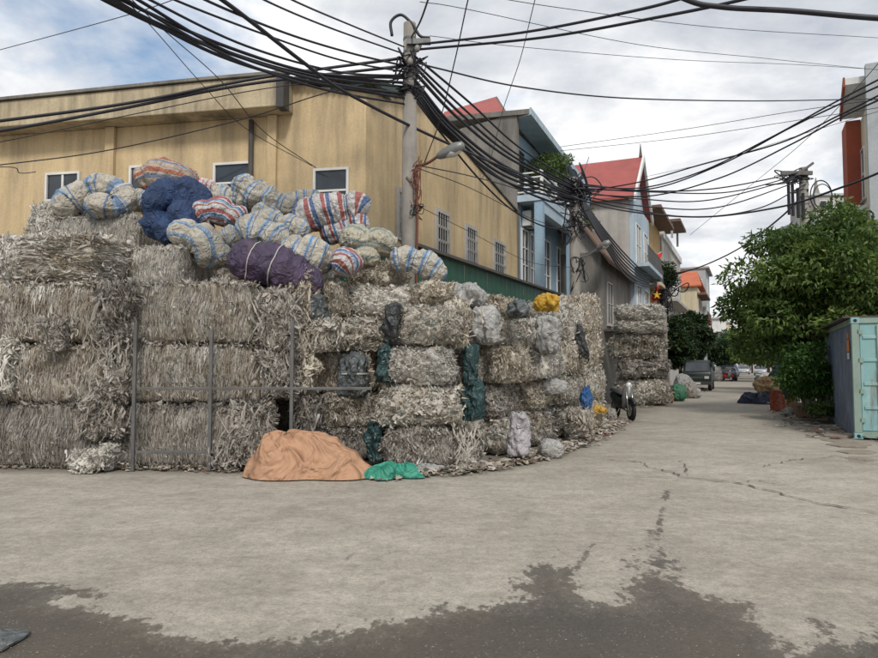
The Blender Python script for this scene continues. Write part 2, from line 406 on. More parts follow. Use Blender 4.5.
plain('flag_red', (0.55, 0.03, 0.03), None, 3, 0.8, 0.1); plain('flag_yellow', (0.7, 0.5, 0.04), None, 3, 0.8, 0)
plain('bark', (0.13, 0.105, 0.08), (0.06, 0.05, 0.04), 8, 0.95, 0.8, bscale=15)
plain('soil', (0.10, 0.08, 0.055), None, 8, 0.95, 0.6)
plain('brick_planter', (0.25, 0.15, 0.10), (0.16, 0.10, 0.07), 5, 0.9, 0.4)
plain('kerb_concrete', (0.28, 0.25, 0.205), (0.17, 0.15, 0.12), 2.5, 0.9, 0.4, dirt=(0.14, 0.11, 0.08), dirt_amt=0.6)
def container_paint(name, c, c2, rust=(0.16, 0.075, 0.04), amt=0.8, worn=(0.3, 0.3, 0.3)):
    t = NT(name); v = t.coord(); vs = t.coord(scale=(3, 3, 0.35))
    col = t.ramp(t.noise(v, 1.3, 6, 0.65), [(0.3, c2), (0.7, c)])
    col = t.mix(t.ramp(t.noise(v, 2.6, 7, 0.7, 0.8), [(0.5, 0.0), (0.7, 0.6)]), col, worn)
    col = t.mix(t.ramp(t.noise(vs, 1.7, 7, 0.7), [(0.56, 0.0), (0.7, amt)]), col, rust)
    return t.finish(col, 0.6, t.bump(t.noise(v, 16, 4), 0.15, 0.01), 0, 0.35)
container_paint('container_teal', (0.25, 0.43, 0.43), (0.19, 0.35, 0.36), worn=(0.42, 0.52, 0.50), amt=0.65)
container_paint('container_navy', (0.13, 0.175, 0.25), (0.085, 0.10, 0.13), worn=(0.22, 0.23, 0.24), amt=0.5)
container_paint('container_edge', (0.26, 0.37, 0.32), (0.19, 0.25, 0.21), amt=0.9)
plain('sticker_orange', (0.6, 0.22, 0.06), None, 8, 0.6, 0); plain('sticker_white', (0.6, 0.6, 0.58), None, 8, 0.6, 0)
plain('truck_green', (0.008, 0.02, 0.016), None, 3, 0.35, 0, spec=0.5); plain('car_dark', (0.03, 0.032, 0.036), None, 3, 0.3, 0, spec=0.5); plain('car_silver', (0.42, 0.43, 0.44), None, 3, 0.3, 0, metal=0.4); plain('car_blue', (0.05, 0.08, 0.16), None, 3, 0.3, 0)
plain('rubber', (0.015, 0.015, 0.015), None, 5, 0.8, 0.2); plain('chrome', (0.5, 0.5, 0.5), None, 5, 0.25, 0, metal=0.9); plain('headlight', (0.6, 0.6, 0.58), None, 5, 0.1, 0, spec=0.7)
plain('plate_white', (0.65, 0.65, 0.63), None, 5, 0.5, 0)
plain('seat_vinyl', (0.03, 0.03, 0.032), None, 5, 0.5, 0.1)
def leaf_mat(name, stops, trans=0.35):
    t = NT(name); at = t.n('Attribute'); at.attribute_name = 'tone'
    return t.finish(t.ramp(at.outputs['Fac'], stops), 0.5, None, 0, 0.4, trans)
leaf_mat('leaf_main', [(0.0, (0.03, 0.065, 0.016)), (0.4, (0.075, 0.135, 0.03)), (0.75, (0.14, 0.205, 0.045)), (1.0, (0.25, 0.29, 0.075))])
leaf_mat('leaf_dark', [(0.0, (0.014, 0.03, 0.012)), (0.5, (0.03, 0.06, 0.022)), (0.85, (0.05, 0.085, 0.03)), (1.0, (0.12, 0.05, 0.035))])
leaf_mat('leaf_far', [(0.0, (0.025, 0.05, 0.025)), (0.5, (0.05, 0.095, 0.04)), (1.0, (0.09, 0.14, 0.06))])
leaf_mat('leaf_bush', [(0.0, (0.02, 0.06, 0.012)), (0.5, (0.05, 0.12, 0.02)), (1.0, (0.10, 0.20, 0.04))])
leaf_mat('leaf_pale', [(0.0, (0.04, 0.08, 0.02)), (0.5, (0.09, 0.15, 0.04)), (1.0, (0.17, 0.22, 0.07))])

# ================================================================== ground
def road_material():
    t = NT('road_concrete'); v = t.coord()
    big = t.ramp(t.noise(v, 0.33, 6, 0.62, 0.4), [(0.3, (0.275, 0.247, 0.205)), (0.7, (0.38, 0.348, 0.295))])
    vt = t.coord(scale=(0.8, 1.2, 1))
    mid = t.ramp(t.noise(vt, 2.2, 8, 0.75), [(0.34, 0.80), (0.66, 1.15)])
    col = t.mix(1.0, big, mid, 'MULTIPLY')
    fine = t.ramp(t.noise(v, 60, 6, 0.8), [(0.34, 0.66), (0.5, 1.0), (0.66, 1.26)])
    col = t.mix(1.0, col, fine, 'MULTIPLY')
    oil = t.ramp(t.noise(v, 0.8, 8, 0.72, 1.0), [(0.52, 0.0), (0.68, 0.42)])
    col = t.mix(oil, col, (0.17, 0.15, 0.125))
    med = t.ramp(t.noise(v, 11, 7, 0.75, 0.4), [(0.36, 0.80), (0.5, 1.0), (0.64, 1.13)])
    col = t.mix(1.0, col, med, 'MULTIPLY')
    spk = t.n('TexVoronoi'); spk.inputs['Scale'].default_value = 13; t.l(v, spk.inputs['Vector'])
    sp = t.math('LESS_THAN', spk.outputs['Distance'], 0.10)
    gate = t.math('GREATER_THAN', t.noise(v, 6, 2), 0.60)
    col = t.mix(t.math('MULTIPLY', t.math('MULTIPLY', sp, gate), 0.6), col, (0.12, 0.10, 0.08))
    # grime towards the bales and the far verge: soil, not shade
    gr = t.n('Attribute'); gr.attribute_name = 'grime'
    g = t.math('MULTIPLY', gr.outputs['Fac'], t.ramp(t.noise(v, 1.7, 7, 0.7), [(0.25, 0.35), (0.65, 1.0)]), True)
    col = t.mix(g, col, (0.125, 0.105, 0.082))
    # wet stain
    wt = t.n('Attribute'); wt.attribute_name = 'wet'
    vw = t.coord(scale=(1.0, 1.0, 1.0))
    nz = t.math('SUBTRACT', t.noise(vw, 2.3, 9, 0.72, 0.5), 0.5)
    nz2 = t.math('SUBTRACT', t.noise(t.coord(scale=(1.0, 0.6, 1.0)), 16, 6, 0.7), 0.5)
    s = t.math('ADD', t.math('ADD', wt.outputs['Fac'], t.math('MULTIPLY', nz, 0.62)), t.math('SUBTRACT', t.math('MULTIPLY', nz2, 0.62), 0.035))
    wet = t.ramp(s, [(0.485, 0.0), (0.535, 0.82), (0.75, 1.0)])
    wcol = t.mix(t.ramp(t.noise(v, 0.9, 5), [(0.35, 0.0), (0.65, 1.0)]), (0.066, 0.059, 0.050), (0.094, 0.079, 0.061))
    wcol = t.mix(1.0, wcol, fine, 'MULTIPLY')
    grit = t.n('TexVoronoi'); grit.inputs['Scale'].default_value = 34; t.l(v, grit.inputs['Vector'])
    gm = t.math('MULTIPLY', t.math('LESS_THAN', grit.outputs['Distance'], 0.2), t.math('GREATER_THAN', t.noise(v, 9, 3), 0.5))
    wcol = t.mix(t.math('MULTIPLY', gm, 0.7), wcol, (0.24, 0.2, 0.16))
    col = t.mix(wet, col, wcol)
    rough = t.ramp(wet, [(0.0, 0.9), (1.0, 0.62)])
    h = t.math('ADD', t.noise(v, 30, 6, 0.7), t.math('MULTIPLY', t.noise(v, 2.5, 4), 1.5))
    return t.finish(col, rough, t.bump(h, 0.45, 0.012), 0, 0.35)
road_material()

def poly_sdf(X, Y, poly):
    poly = np.asarray(poly, float); d = np.full(X.shape, 1e9); inside = np.zeros(X.shape, bool)
    n = len(poly)
    for i in range(n):
        ax, ay = poly[i]; bx, by = poly[(i + 1) % n]; ex, ey = bx - ax, by - ay
        tt = np.clip(((X - ax) * ex + (Y - ay) * ey) / (ex * ex + ey * ey + 1e-12), 0, 1)
        d = np.minimum(d, (X - ax - tt * ex) ** 2 + (Y - ay - tt * ey) ** 2)
        cond = ((ay > Y) != (by > Y)) & (X < (bx - ax) * (Y - ay) / (by - ay + 1e-12) + ax)
        inside ^= cond
    d = np.sqrt(d)
    return np.where(inside, d, -d)
def build_ground():
    def axis(lo, hi, step, far_lo, far_hi):
        core = list(np.arange(lo, hi, step)); s, x = step, hi; out = []
        while x < far_hi: out.append(x); s *= 1.22; x += s
        out.append(far_hi); s, x, pre = step, lo, []
        while x > far_lo: s *= 1.22; x -= s; pre.append(max(x, far_lo))
        return np.array(pre[::-1] + core + out)
    xs = axis(-6.2, 7.0, 0.05, -600, 600); ys = axis(2.7, 13.0, 0.05, -300, 900)
    X, Y = np.meshgrid(xs, ys); Xf, Yf = X.ravel(), Y.ravel()
    Z = fbm(np.stack([Xf * 0.35, Yf * 0.35, 0 * Xf], 1), 5, 2) * 0.02
    V = np.stack([Xf, Yf, Z - 0.006], 1)
    nx, ny = len(xs), len(ys)
    i = np.arange(nx * ny).reshape(ny, nx)
    Fq = np.stack([i[:-1, :-1].ravel(), i[:-1, 1:].ravel(), i[1:, 1:].ravel(), i[1:, :-1].ravel()], 1)
    def gp(l): return [(G(x, y).x, G(x, y).y) for x, y in l]
    main = gp([(-160, 575), (0, 579), (45, 582), (95, 588), (140, 600), (178, 619), (225, 634), (300, 634), (350, 628), (395, 617), (440, 604), (480, 601), (512, 597), (517, 582), (520, 568), (540, 562), (552, 553), (560, 566), (572, 564), (580, 583), (594, 597), (612, 600), (624, 588), (630, 562), (633, 548), (637, 566), (645, 572), (648, 545), (654, 530), (662, 540), (672, 552), (684, 580), (705, 594), (735, 598), (757, 606), (775, 628), (800, 645), (812, 634), (815, 615), (826, 618), (842, 640), (870, 628), (930, 610), (1200, 700), (1200, 2600), (-900, 2600), (-500, 640)])
    sd = poly_sdf(Xf, Yf, main)
    for strip in ([(660, 505), (666, 505), (662, 530), (655, 530)], [(590, 541), (596, 543), (576, 572), (570, 570)], [(662, 489), (671, 489), (668, 500), (662, 500)], [(557, 545), (561, 545), (556, 566), (551, 566)]):
        sd = np.maximum(sd, np.clip(poly_sdf(Xf, Yf, gp(strip)) * 4.0, -1, 0.2))
    island = gp([(52, 594), (110, 596), (165, 606), (200, 622), (262, 636), (275, 643), (240, 640), (180, 628), (120, 610), (60, 603)])
    sd = np.minimum(sd, -poly_sdf(Xf, Yf, island) * 1.4 + 0.02)
    wet = 0.5 + np.clip(sd, -0.6, 0.6) * 0.9
    # keep noise from making stray wet spots far from the puddle
    wet = np.where(sd < -0.45, 0.0, wet)
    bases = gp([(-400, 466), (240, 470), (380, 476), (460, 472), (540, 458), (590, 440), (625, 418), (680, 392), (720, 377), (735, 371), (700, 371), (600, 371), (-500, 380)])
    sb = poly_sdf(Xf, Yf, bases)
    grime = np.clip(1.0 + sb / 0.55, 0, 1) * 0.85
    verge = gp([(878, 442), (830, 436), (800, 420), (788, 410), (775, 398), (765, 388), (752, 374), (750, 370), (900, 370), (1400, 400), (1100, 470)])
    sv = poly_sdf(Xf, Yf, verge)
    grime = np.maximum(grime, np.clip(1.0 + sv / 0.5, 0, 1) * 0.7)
    me = npmesh('ground', V, Fq, True, {'wet': wet, 'grime': grime})
    o = mkobj('ground', me, 'road_concrete'); tag(o, kind='structure')
    return o
ground = build_ground()

# cracks in the concrete: thin sunk-looking dark strips lying on it
plain('crack_dark', (0.10, 0.085, 0.068), None, 10, 0.95, 0.3)
def crack(pts, w, seed):
    rnd = random.Random(seed); fine = []
    g = [G(*p) for p in pts]
    for a, b in zip(g[:-1], g[1:]):
        n = max(2, int((b - a).length / 0.07))
        for k in range(n): fine.append(a.lerp(b, k / n))
    fine.append(g[-1]); L, R = [], []
    n = len(fine); drift = 0
    for i, p in enumerate(fine):
        t = (fine[min(i + 1, n - 1)] - fine[max(i - 1, 0)]).normalized(); s = Vector((-t.y, t.x, 0))
        drift = drift * 0.8 + rnd.uniform(-1, 1) * 0.05
        q = p + s * drift; ww = w * (0.25 + rnd.random() ** 2 * 1.6) * min(1, i / 4 + 0.1, (n - 1 - i) / 4 + 0.1)
        L.append(q + s * ww); R.append(q - s * ww)
    mb = MB(); mb.add([(p.x, p.y, 0.008) for p in L + R], [(i, i + 1, n + i + 1, n + i) for i in range(n - 1)])
    return mb.build('crack', 'crack_dark', ground)
crack([(598, 459), (640, 462), (680, 477), (712, 480), (738, 483), (760, 490), (790, 497), (835, 506), (900, 516)], 0.0154, 1)
crack([(560, 470), (610, 473), (650, 477), (690, 479)], 0.0066, 2)
crack([(684, 460), (681, 468), (684, 476)], 0.009, 3)
crack([(735, 482), (760, 480), (784, 487)], 0.0083, 4)
crack([(765, 467), (790, 460), (838, 456), (878, 462)], 0.0099, 5)
crack([(335, 565), (352, 552)], 0.0055, 6); crack([(375, 590), (384, 580), (392, 585), (380, 593)], 0.0055, 7)
# ================================================================== bales of plastic film
def round_box(p, w, d, h, r):
    """push points onto a rounded box (base at z=0); returns points and outward normals"""
    c = np.array([0, 0, h / 2]); hs = np.array([w / 2, d / 2, h / 2]) - r
    q = np.clip(p - c, -hs, hs); e = p - c - q
    n = e / (np.linalg.norm(e, axis=1, keepdims=True) + 1e-9)
    return c + q + n * r, n
FACES = {'front': ((0, -1, 0), (1, 0, 0), (0, 0, 1)), 'back': ((0, 1, 0), (-1, 0, 0), (0, 0, 1)),
         'left': ((-1, 0, 0), (0, -1, 0), (0, 0, 1)), 'right': ((1, 0, 0), (0, 1, 0), (0, 0, 1)), 'top': ((0, 0, 1), (1, 0, 0), (0, 1, 0))}
LAYERS = {  # per m2, angle mean, angle sd, length, width, tilt sd, jitter, columns, flare chance, flare, radial lift
    'thatch': [(3200, 1.571, 0.10, (0.08, 0.30), (0.002, 0.009), 0.9, 0.003, 2, 0.05, (0.01, 0.04), 0.0), (260, 1.571, 0.15, (0.08, 0.22), (0.010, 0.026), 0.8, 0.005, 3, 0.10, (0.01, 0.04), 0.004), (120, 1.571, 0.8, (0.05, 0.16), (0.003, 0.014), 1.0, 0.010, 2, 0.8, (0.02, 0.09), 0.006)],
    'layer': [(2800, 0.0, 0.12, (0.09, 0.34), (0.002, 0.010), 0.9, 0.004, 2, 0.1, (0.01, 0.05), 0.0), (300, 0.0, 0.2, (0.10, 0.26), (0.012, 0.03), 0.7, 0.008, 3, 0.2, (0.01, 0.06), 0.006), (150, 0.0, 0.7, (0.06, 0.2), (0.004, 0.018), 1.0, 0.012, 2, 0.9, (0.03, 0.10), 0.01)],
    'shred': [(2400, 1.571, 0.45, (0.05, 0.22), (0.002, 0.009), 0.9, 0.006, 2, 0.15, (0.01, 0.06), 0.0), (260, 1.571, 0.7, (0.04, 0.12), (0.012, 0.04), 0.8, 0.008, 3, 0.2, (0.01, 0.05), 0.004), (300, 0.8, 1.5, (0.05, 0.15), (0.003, 0.012), 1.0, 0.012, 2, 0.9, (0.03, 0.11), 0.008)],
    'crumple': [(200, 0.8, 2.0, (0.06, 0.16), (0.03, 0.08), 0.4, 0.008, 3, 0.10, (0.01, 0.04), 0.0), (520, 0.8, 2.0, (0.02, 0.08), (0.01, 0.035), 0.8, 0.006, 3, 0.15, (0.01, 0.04), 0.003), (2400, 0.8, 2.0, (0.03, 0.14), (0.002, 0.008), 1.0, 0.007, 2, 0.25, (0.01, 0.05), 0.004), (260, 0.8, 2.0, (0.05, 0.15), (0.003, 0.012), 1.0, 0.012, 2, 0.95, (0.03, 0.10), 0.008)]}
def bulge(V, w, d, h, seed):
    V = V.copy(); z = np.clip(V[:, 2] / h, 0, 1); k = 1 + 0.05 * np.sin(np.pi * z) ** 0.7
    q = V / np.array([w, d, h])
    V[:, 0] *= k; V[:, 1] *= k
    V[:, 0] += fbm(q * 2.2 + seed * 1.7, seed + 21, 2) * 0.16; V[:, 1] += fbm(q * 2.2 + seed * 2.9 + 5, seed + 22, 2) * 0.16
    V[:, 2] += fbm(q * np.array([2.5, 2.5, 0.4]) + seed, seed + 23, 2) * 0.14 * np.clip(z * 1.3 - 0.3, 0, 1)
    return V
def film_arrays(seed, w, d, h, style, dens=1.0, faces=('front', 'left', 'right', 'top', 'back'), lump=0.05, r=0.09):
    R = np.random.default_rng(seed); AV, AF, AT = [], [], []; base = 0
    dims = np.array([w, d, h])
    for fn in faces:
        nrm, tu, tv = (np.array(x, float) for x in FACES[fn])
        su, sv = abs(tu @ dims), abs(tv @ dims); area = su * sv
        st = 'crumple' if (style in ('thatch', 'layer') and fn == 'top') else style
        lays = [(l, False) for l in LAYERS[st]]
        if fn != 'top' and style != 'mass': lays.append(((60.0, 1.571, 0.9, (0.05, 0.16), (0.008, 0.05), 1.0, 0.014, 3, 0.9, (0.02, 0.10), 0.0), True))
        for (per, am, asd, Lr, Wr, tsd, jit, M, fch, fr_, rl), edge in lays:
            n = int((per * su if edge else per * area * (0.35 if fn in ('back', 'top') else 0.8 if fn in ('left', 'right') else 1)) * dens)
            if n < 1: continue
            U = R.uniform(-su / 2, su / 2, n) * 1.01; Vv = R.uniform(-sv / 2, sv / 2, n) * 1.01
            if edge: Vv = sv / 2 - np.abs(R.normal(0, 0.03, n))
            ctr = np.array([0, 0, h / 2]) + nrm * (abs(nrm @ dims) / 2 + 0.02) + U[:, None] * tu + Vv[:, None] * tv
            ang = am + R.normal(0, asd, n); L = R.uniform(*Lr, n); Wd = Wr[0] + (Wr[1] - Wr[0]) * R.random(n) ** 1.6; tilt = R.normal(0, tsd, n); bow = R.normal(0.008, 0.012, n)
            off = fbm(ctr * 5.0, seed + 3, 3) * lump * 2.2 + R.normal(0.0, 0.007, n) + 0.002 + rl
            if style in ('thatch', 'layer'):
                zz = (ctr[:, 2] / h)
                for s_ in (1 / 3, 2 / 3): off -= 0.02 * np.exp(-((zz - s_) * h / 0.02) ** 2)
            a = np.cos(ang)[:, None] * tu + np.sin(ang)[:, None] * tv
            b0 = -np.sin(ang)[:, None] * tu + np.cos(ang)[:, None] * tv
            b = b0 * np.cos(tilt)[:, None] + nrm * np.sin(tilt)[:, None]
            flare = np.where(R.random(n) < fch, R.uniform(*fr_, n), R.normal(0, 0.008, n)); flare2 = np.where(R.random(n) < fch * 0.6, R.uniform(*fr_, n), R.normal(0, 0.008, n))
            K = 4; endw = R.uniform(0.45, 1.35, (2, n)); vs = np.zeros((n, K, M, 3)); swing = R.normal(0, 0.25, n) * L
            for k in range(K):
                s = k / (K - 1) - 0.5
                lift = off + bow * (1 - 4 * s * s) + np.where(s > 0, flare * (2 * s) ** 2, flare2 * (2 * s) ** 2)
                tw = 1.0 if abs(s) < 0.4 else endw[k // 2]
                for m in range(M):
                    q = m / (M - 1) - 0.5
                    pt = ctr + a * (s * L)[:, None] + b * (q * Wd * tw)[:, None] + b0 * (swing * s * s)[:, None]
                    p2, nn = round_box(pt, w, d, h, r)
                    away = np.sum((pt - ctr) * nrm, 1)
                    vs[:, k, m] = p2 + nn * (lift + away * 0.7)[:, None] + R.normal(0, jit, (n, 3))
            vs[..., 2] = np.maximum(vs[..., 2], -0.01)
            V = vs.reshape(-1, 3)
            idx = base + np.arange(n * K * M).reshape(n, K, M)
            Fq = np.stack([idx[:, :-1, :-1].ravel(), idx[:, 1:, :-1].ravel(), idx[:, 1:, 1:].ravel(), idx[:, :-1, 1:].ravel()], 1)
            fq = np.array([7.0, 7.0, 2.0]) if style == 'thatch' else np.array([4.0, 4.0, 4.0])
            lowf = fbm(ctr * fq + 9, seed + 8, 3) * 1.1
            tone = np.clip(R.beta(2.4, 2.0, n) + lowf + (0.12 if edge else 0), 0, 1)
            AV.append(V); AF.append(Fq); AT.append(np.repeat(tone, K * M)); base += len(V)
    return bulge(np.concatenate(AV), w, d, h, seed), np.concatenate(AF), np.concatenate(AT)
RB = {'thatch': 0.09, 'layer': 0.16, 'shag': 0.2, 'block': 0.2, 'shred': 0.17}
def film_mesh(name, *a, **k):
    V, Fq, T = film_arrays(*a, **k)
    return npmesh(name, V, Fq, True, {'tone': T})
def core_mesh(name, seed, w, d, h, shrink=0.018, lump=0.05, res=0.024, r=0.09, style='crumple'):
    """the pressed film itself: folds and pleats in real relief, tone by fold"""
    VV, FF, TT, base = [], [], [], 0
    dims = np.array([w, d, h])
    for fn, (nrm, tu, tv) in list(FACES.items()) + [('bottom', ((0, 0, -1), (1, 0, 0), (0, 1, 0)))]:
        nrm, tu, tv = (np.array(x, float) for x in (nrm, tu, tv)); rs = res * (4 if fn == 'bottom' else 1.6 if fn in ('back', 'top') else 1)
        su, sv = abs(tu @ dims), abs(tv @ dims); nu, nv = max(3, int(su / rs)), max(3, int(sv / rs))
        uu, vv = np.meshgrid(np.linspace(-su / 2, su / 2, nu), np.linspace(-sv / 2, sv / 2, nv))
        p = np.array([0, 0, h / 2]) + nrm * abs(nrm @ dims) / 2 + uu.ravel()[:, None] * tu + vv.ravel()[:, None] * tv
        p2, nn = round_box(p, w, d, h, r)
        warp = p2 + 0.10 * np.stack([fbm(p2 * 4 + seed + 5 * k, seed + 31 + k, 2) for k in range(3)], 1) * 2
        if style == 'thatch' and fn != 'top': q1, q2, a1, a2 = warp * np.array([15, 15, 2.2]), warp * np.array([34, 34, 4.0]), 0.030, 0.016
        elif style == 'layer' and fn != 'top': q1, q2, a1, a2 = warp * np.array([2.5, 2.5, 15]), warp * np.array([5, 5, 34]), 0.035, 0.018
        elif style == 'shred': q1, q2, a1, a2 = warp * np.array([10, 10, 4.0]), warp * np.array([24, 24, 9.0]), 0.045, 0.020
        else: q1, q2, a1, a2 = warp * np.array([8, 8, 6.5]), warp * np.array([20, 20, 16]), 0.055, 0.024
        r1 = np.clip(1 - np.abs(fbm(q1 + seed, seed + 41, 2)) * 7, -0.7, 1); r2 = np.clip(1 - np.abs(fbm(q2 + seed, seed + 43, 2)) * 7, -0.7, 1)
        disp = fbm(p2 * 5.0, seed + 3, 3) * lump * 2.2 - shrink + a1 * (r1 - 0.35) + a2 * (r2 - 0.35)
        tone = np.clip(0.52 + fbm(q1 * 0.8 + 60, seed + 45, 3) * 1.3 + fbm(q2 * 1.2 + 9, seed + 46, 2) * 0.8 + fbm(p2 * 3 + 4, seed + 47, 2) * 0.5, 0.02, 1)
        p2 = p2 + nn * disp[:, None]
        p2[:, 2] = np.maximum(p2[:, 2], 0.0)
        i = base + np.arange(nu * nv).reshape(nv, nu)
        VV.append(p2); TT.append(tone); FF.append(np.stack([i[:-1, :-1].ravel(), i[:-1, 1:].ravel(), i[1:, 1:].ravel(), i[1:, :-1].ravel()], 1)); base += nu * nv
    return npmesh(name, bulge(np.concatenate(VV), w, d, h, seed), np.concatenate(FF), True, {'tone': np.concatenate(TT)})
def strap_mesh(name, w, d, z, r=0.09, out=0.012, hw=0.006):
    pts = []
    for k in range(48):
        a = 2 * math.pi * k / 48
        p = np.array([[math.cos(a) * w * 2, math.sin(a) * d * 2, z]])
        m = max(abs(p[0, 0]) / (w / 2), abs(p[0, 1]) / (d / 2)); p[0, :2] /= m
        p2, nn = round_box(p, w, d, 4 * z + 1, r); pts.append(np.array([p2[0, 0], p2[0, 1], z]) + np.append(nn[0, :2], 0) * out)
    V, Fq = [], []
    for p in pts: V += [p + np.array([0, 0, -hw]), p + np.array([0, 0, hw])]
    for k in range(48): j = (k + 1) % 48; Fq.append((2 * k, 2 * j, 2 * j + 1, 2 * k + 1))
    return npmesh(name, V, Fq)
PROTO = {}
def proto(kind, size, style, count, **kw):
    w, d, h = size
    for i in range(count):
        sd = 100 + len(PROTO) * 17
        PROTO[(kind, i)] = (size, film_mesh('film', sd, w, d, h, style, r=RB[kind], **kw), core_mesh('core', sd, w, d, h, lump=kw.get('lump', 0.05), r=RB[kind], style=style),
                            [strap_mesh('strap', w, d, h * f, RB[kind], 0.03) for f in (1 / 3, 2 / 3)] if style in ('thatch', 'layer') else [])
proto('thatch', (2.1, 1.3, 0.95), 'thatch', 3, dens=0.36)
proto('layer', (1.3, 1.2, 0.75), 'layer', 1, dens=0.5, lump=0.08)
proto('shag', (1.25, 1.2, 0.75), 'shred', 1, dens=0.5, lump=0.12)
proto('block', (1.05, 1.05, 0.64), 'crumple', 4, dens=0.36, lump=0.11)
proto('shred', (1.05, 1.05, 0.64), 'shred', 3, dens=0.42, lump=0.10)
RND = random.Random(7)
def bale(kind, var, base, w, d, h, yaw, mat, label, tilt=(0, 0), group='bales of waste plastic film'):
    size, fm, cm, straps = PROTO[(kind, var)]
    o = thing('film_bale', label, 'bale', base, yaw, group)
    o.rotation_euler = (tilt[0], tilt[1], yaw)
    flip = -1 if RND.random() < 0.5 else 1
    o.scale = (w / size[0] * flip, d / size[1], h / size[2])
    for nm, me in [('film', fm), ('core', cm)] + [('strap', s) for s in straps]:
        c = bpy.data.objects.new(nm, me); COL.objects.link(c); c.parent = o
        mm = {'film': mat, 'core': mat, 'strap': 'strap'}[nm]
        if not me.materials: me.materials.append(None)
        c.material_slots[0].link = 'OBJECT'; c.material_slots[0].material = MATS[mm]
        if nm == 'film': c['kind'] = 'stuff'
    return o
def px_bale(kind, var, x0, x1, yb, yt, Y, d, yaw, mat, label, tilt=(0, 0), z0=None):
    """bale whose front face spans the given pixels at distance Y"""
    pb, pt = P((x0 + x1) / 2, yb, Y), P((x0 + x1) / 2, yt, Y)
    w = abs(P(x1, yb, Y).x - P(x0, yb, Y).x); zb = max(0.0, pb.z) if z0 is None else z0
    ctr = Vector((pb.x + pb.x / Y * d / 2 * 0.5, Y + d / 2, zb))
    return bale(kind, var, ctr, w, d, pt.z - zb, yaw, mat, label, tilt)
# two tall stacks at the left, three bales each
rows = ['bottom', 'middle', 'top']
for ci, (x0, x1, desc, mats) in enumerate([(-36, 113, 'of the leftmost stack', ['film_grey', 'film_brown', 'film_brown']),
                                            (131, 262, 'of the stack behind the steel frame posts', ['film_grey', 'film_brown', 'film_brown'])]):
    ys = [475, 403, 343, 282]; z = 0
    for k in range(3):
        o = px_bale('thatch', (k + ci) % 3, x0 + (k % 2) * 2, x1 + (k % 2) * 3 - k, ys[k], ys[k + 1], 10.3, 1.3, math.radians((-1.5, 1.0, -0.7)[k] - ci * 1.5), mats[k],
                    f'grey-brown plastic film bale, {rows[k]} one {desc}', z0=z)
        z = P(0, ys[k + 1], 10.3).z + 0.002
zl = z
px_bale('layer', 0, 30, 107, 281, 232, 10.45, 1.2, math.radians(-6), 'film_brown', 'rounded brown bale with flat sideways layers on top of the leftmost stack', z0=zl)
px_bale('shag', 0, -50, 36, 281, 237, 10.5, 1.2, math.radians(3), 'film_white', 'shaggy white film bale at the left edge on top of the leftmost stack', z0=zl)
# inner mass behind the front stacks, of which only slivers show
def mass(name, label, lo, hi, seed, mat, yaw=0, style='crumple', frame='cam'):
    w, d, h = hi[0] - lo[0], hi[1] - lo[1], hi[2] - lo[2]
    base = Vector(((lo[0] + hi[0]) / 2, (lo[1] + hi[1]) / 2, lo[2]))
    if frame == 'street': base = SP(base.x, base.y, base.z)
    V, Fq, T = film_arrays(seed, w, d, h, style, dens=0.2, faces=('front', 'top', 'right', 'left'), lump=0.12)
    o = mkobj(name, npmesh('film', V, Fq, True, {'tone': T}), mat, None, False, 0, base, yaw)
    c = mkobj('core', core_mesh('core', seed, w, d, h, lump=0.1, res=0.06, style=style), mat, o); c['kind'] = 'stuff'
    tag(o, label, 'film heap', kind='stuff')
    return o
mass('packed_film', 'packed grey film filling the space behind the left stacks', (-7.3, 11.75, 0), (-1.5, 14.2, 2.72), 501, 'film_grey')
mass('packed_film', 'packed pale film raised against the yellow building under the sacks', (-7.6, 12.75, 2.74), (-2.3, 14.35, 3.72), 502, 'film_white')
mass('packed_film', 'packed pale film behind the stacks along the street', (-5.85, 10.4, 0), (-4.75, 19.0, 2.35), 503, 'film_beige', -A, frame='street')
px_bale('thatch', 1, 108, 192, 281, 246, 11.4, 1.2, math.radians(-5), 'film_white', 'pale strip bale lying behind the top of the framed stack', z0=zl)
px_bale('thatch', 2, 60, 146, 250, 216, 12.55, 1.1, math.radians(-4), 'film_white', 'pale bale carrying the coiled cream and blue sack', z0=3.62)
px_bale('block', 0, 33, 78, 232, 203, 12.75, 0.9, math.radians(8), 'film_white', 'small white wrapped block below the far left window', z0=3.74)
# recessed stack behind the dark bag
Y = 11.1; ys = [470, 428, 393, 353]; z = 0
for k in range(3):
    px_bale('shred', k, 313 + k, 374 - k, ys[k], ys[k + 1], Y, 1.05, math.radians((-4, 3, -6)[k]), ['film_grey', 'film_brown', 'film_beige'][k],
            f'ragged film bale, {rows[k]} one of the stack behind the dark bag', z0=z)
    z = P(340, ys[k + 1], Y).z
px_bale('block', 1, 302, 386, 353, 318, 11.2, 1.0, math.radians(-5), 'film_mixed', 'crumpled bale with green film bits above the dark bag', z0=z)
z = P(340, 318, 11.2).z
px_bale('block', 2, 351, 424, 318, 285, 11.35, 1.0, math.radians(-3), 'film_white', 'broad whitish bale below the torn blue and white sack', z0=z)
px_bale('shred', 1, 320, 350, 318, 284, 11.1, 0.8, math.radians(-12), 'film_beige', 'narrow leaning beige bale beside the grey bag', tilt=(0, math.radians(-7)), z0=z)
zt = P(380, 285, 11.35).z
px_bale('block', 3, 356, 404, 285, 262, 11.7, 0.9, math.radians(-20), 'film_beige', 'torn beige film lump under the torn blue and white sack', z0=zt, tilt=(0, math.radians(-12)))
px_bale('block', 0, 418, 458, 305, 281, 11.1, 0.9, math.radians(-10), 'film_beige', 'small beige crumpled bale left of the round white sack', z0=P(430, 305, 11.1).z)
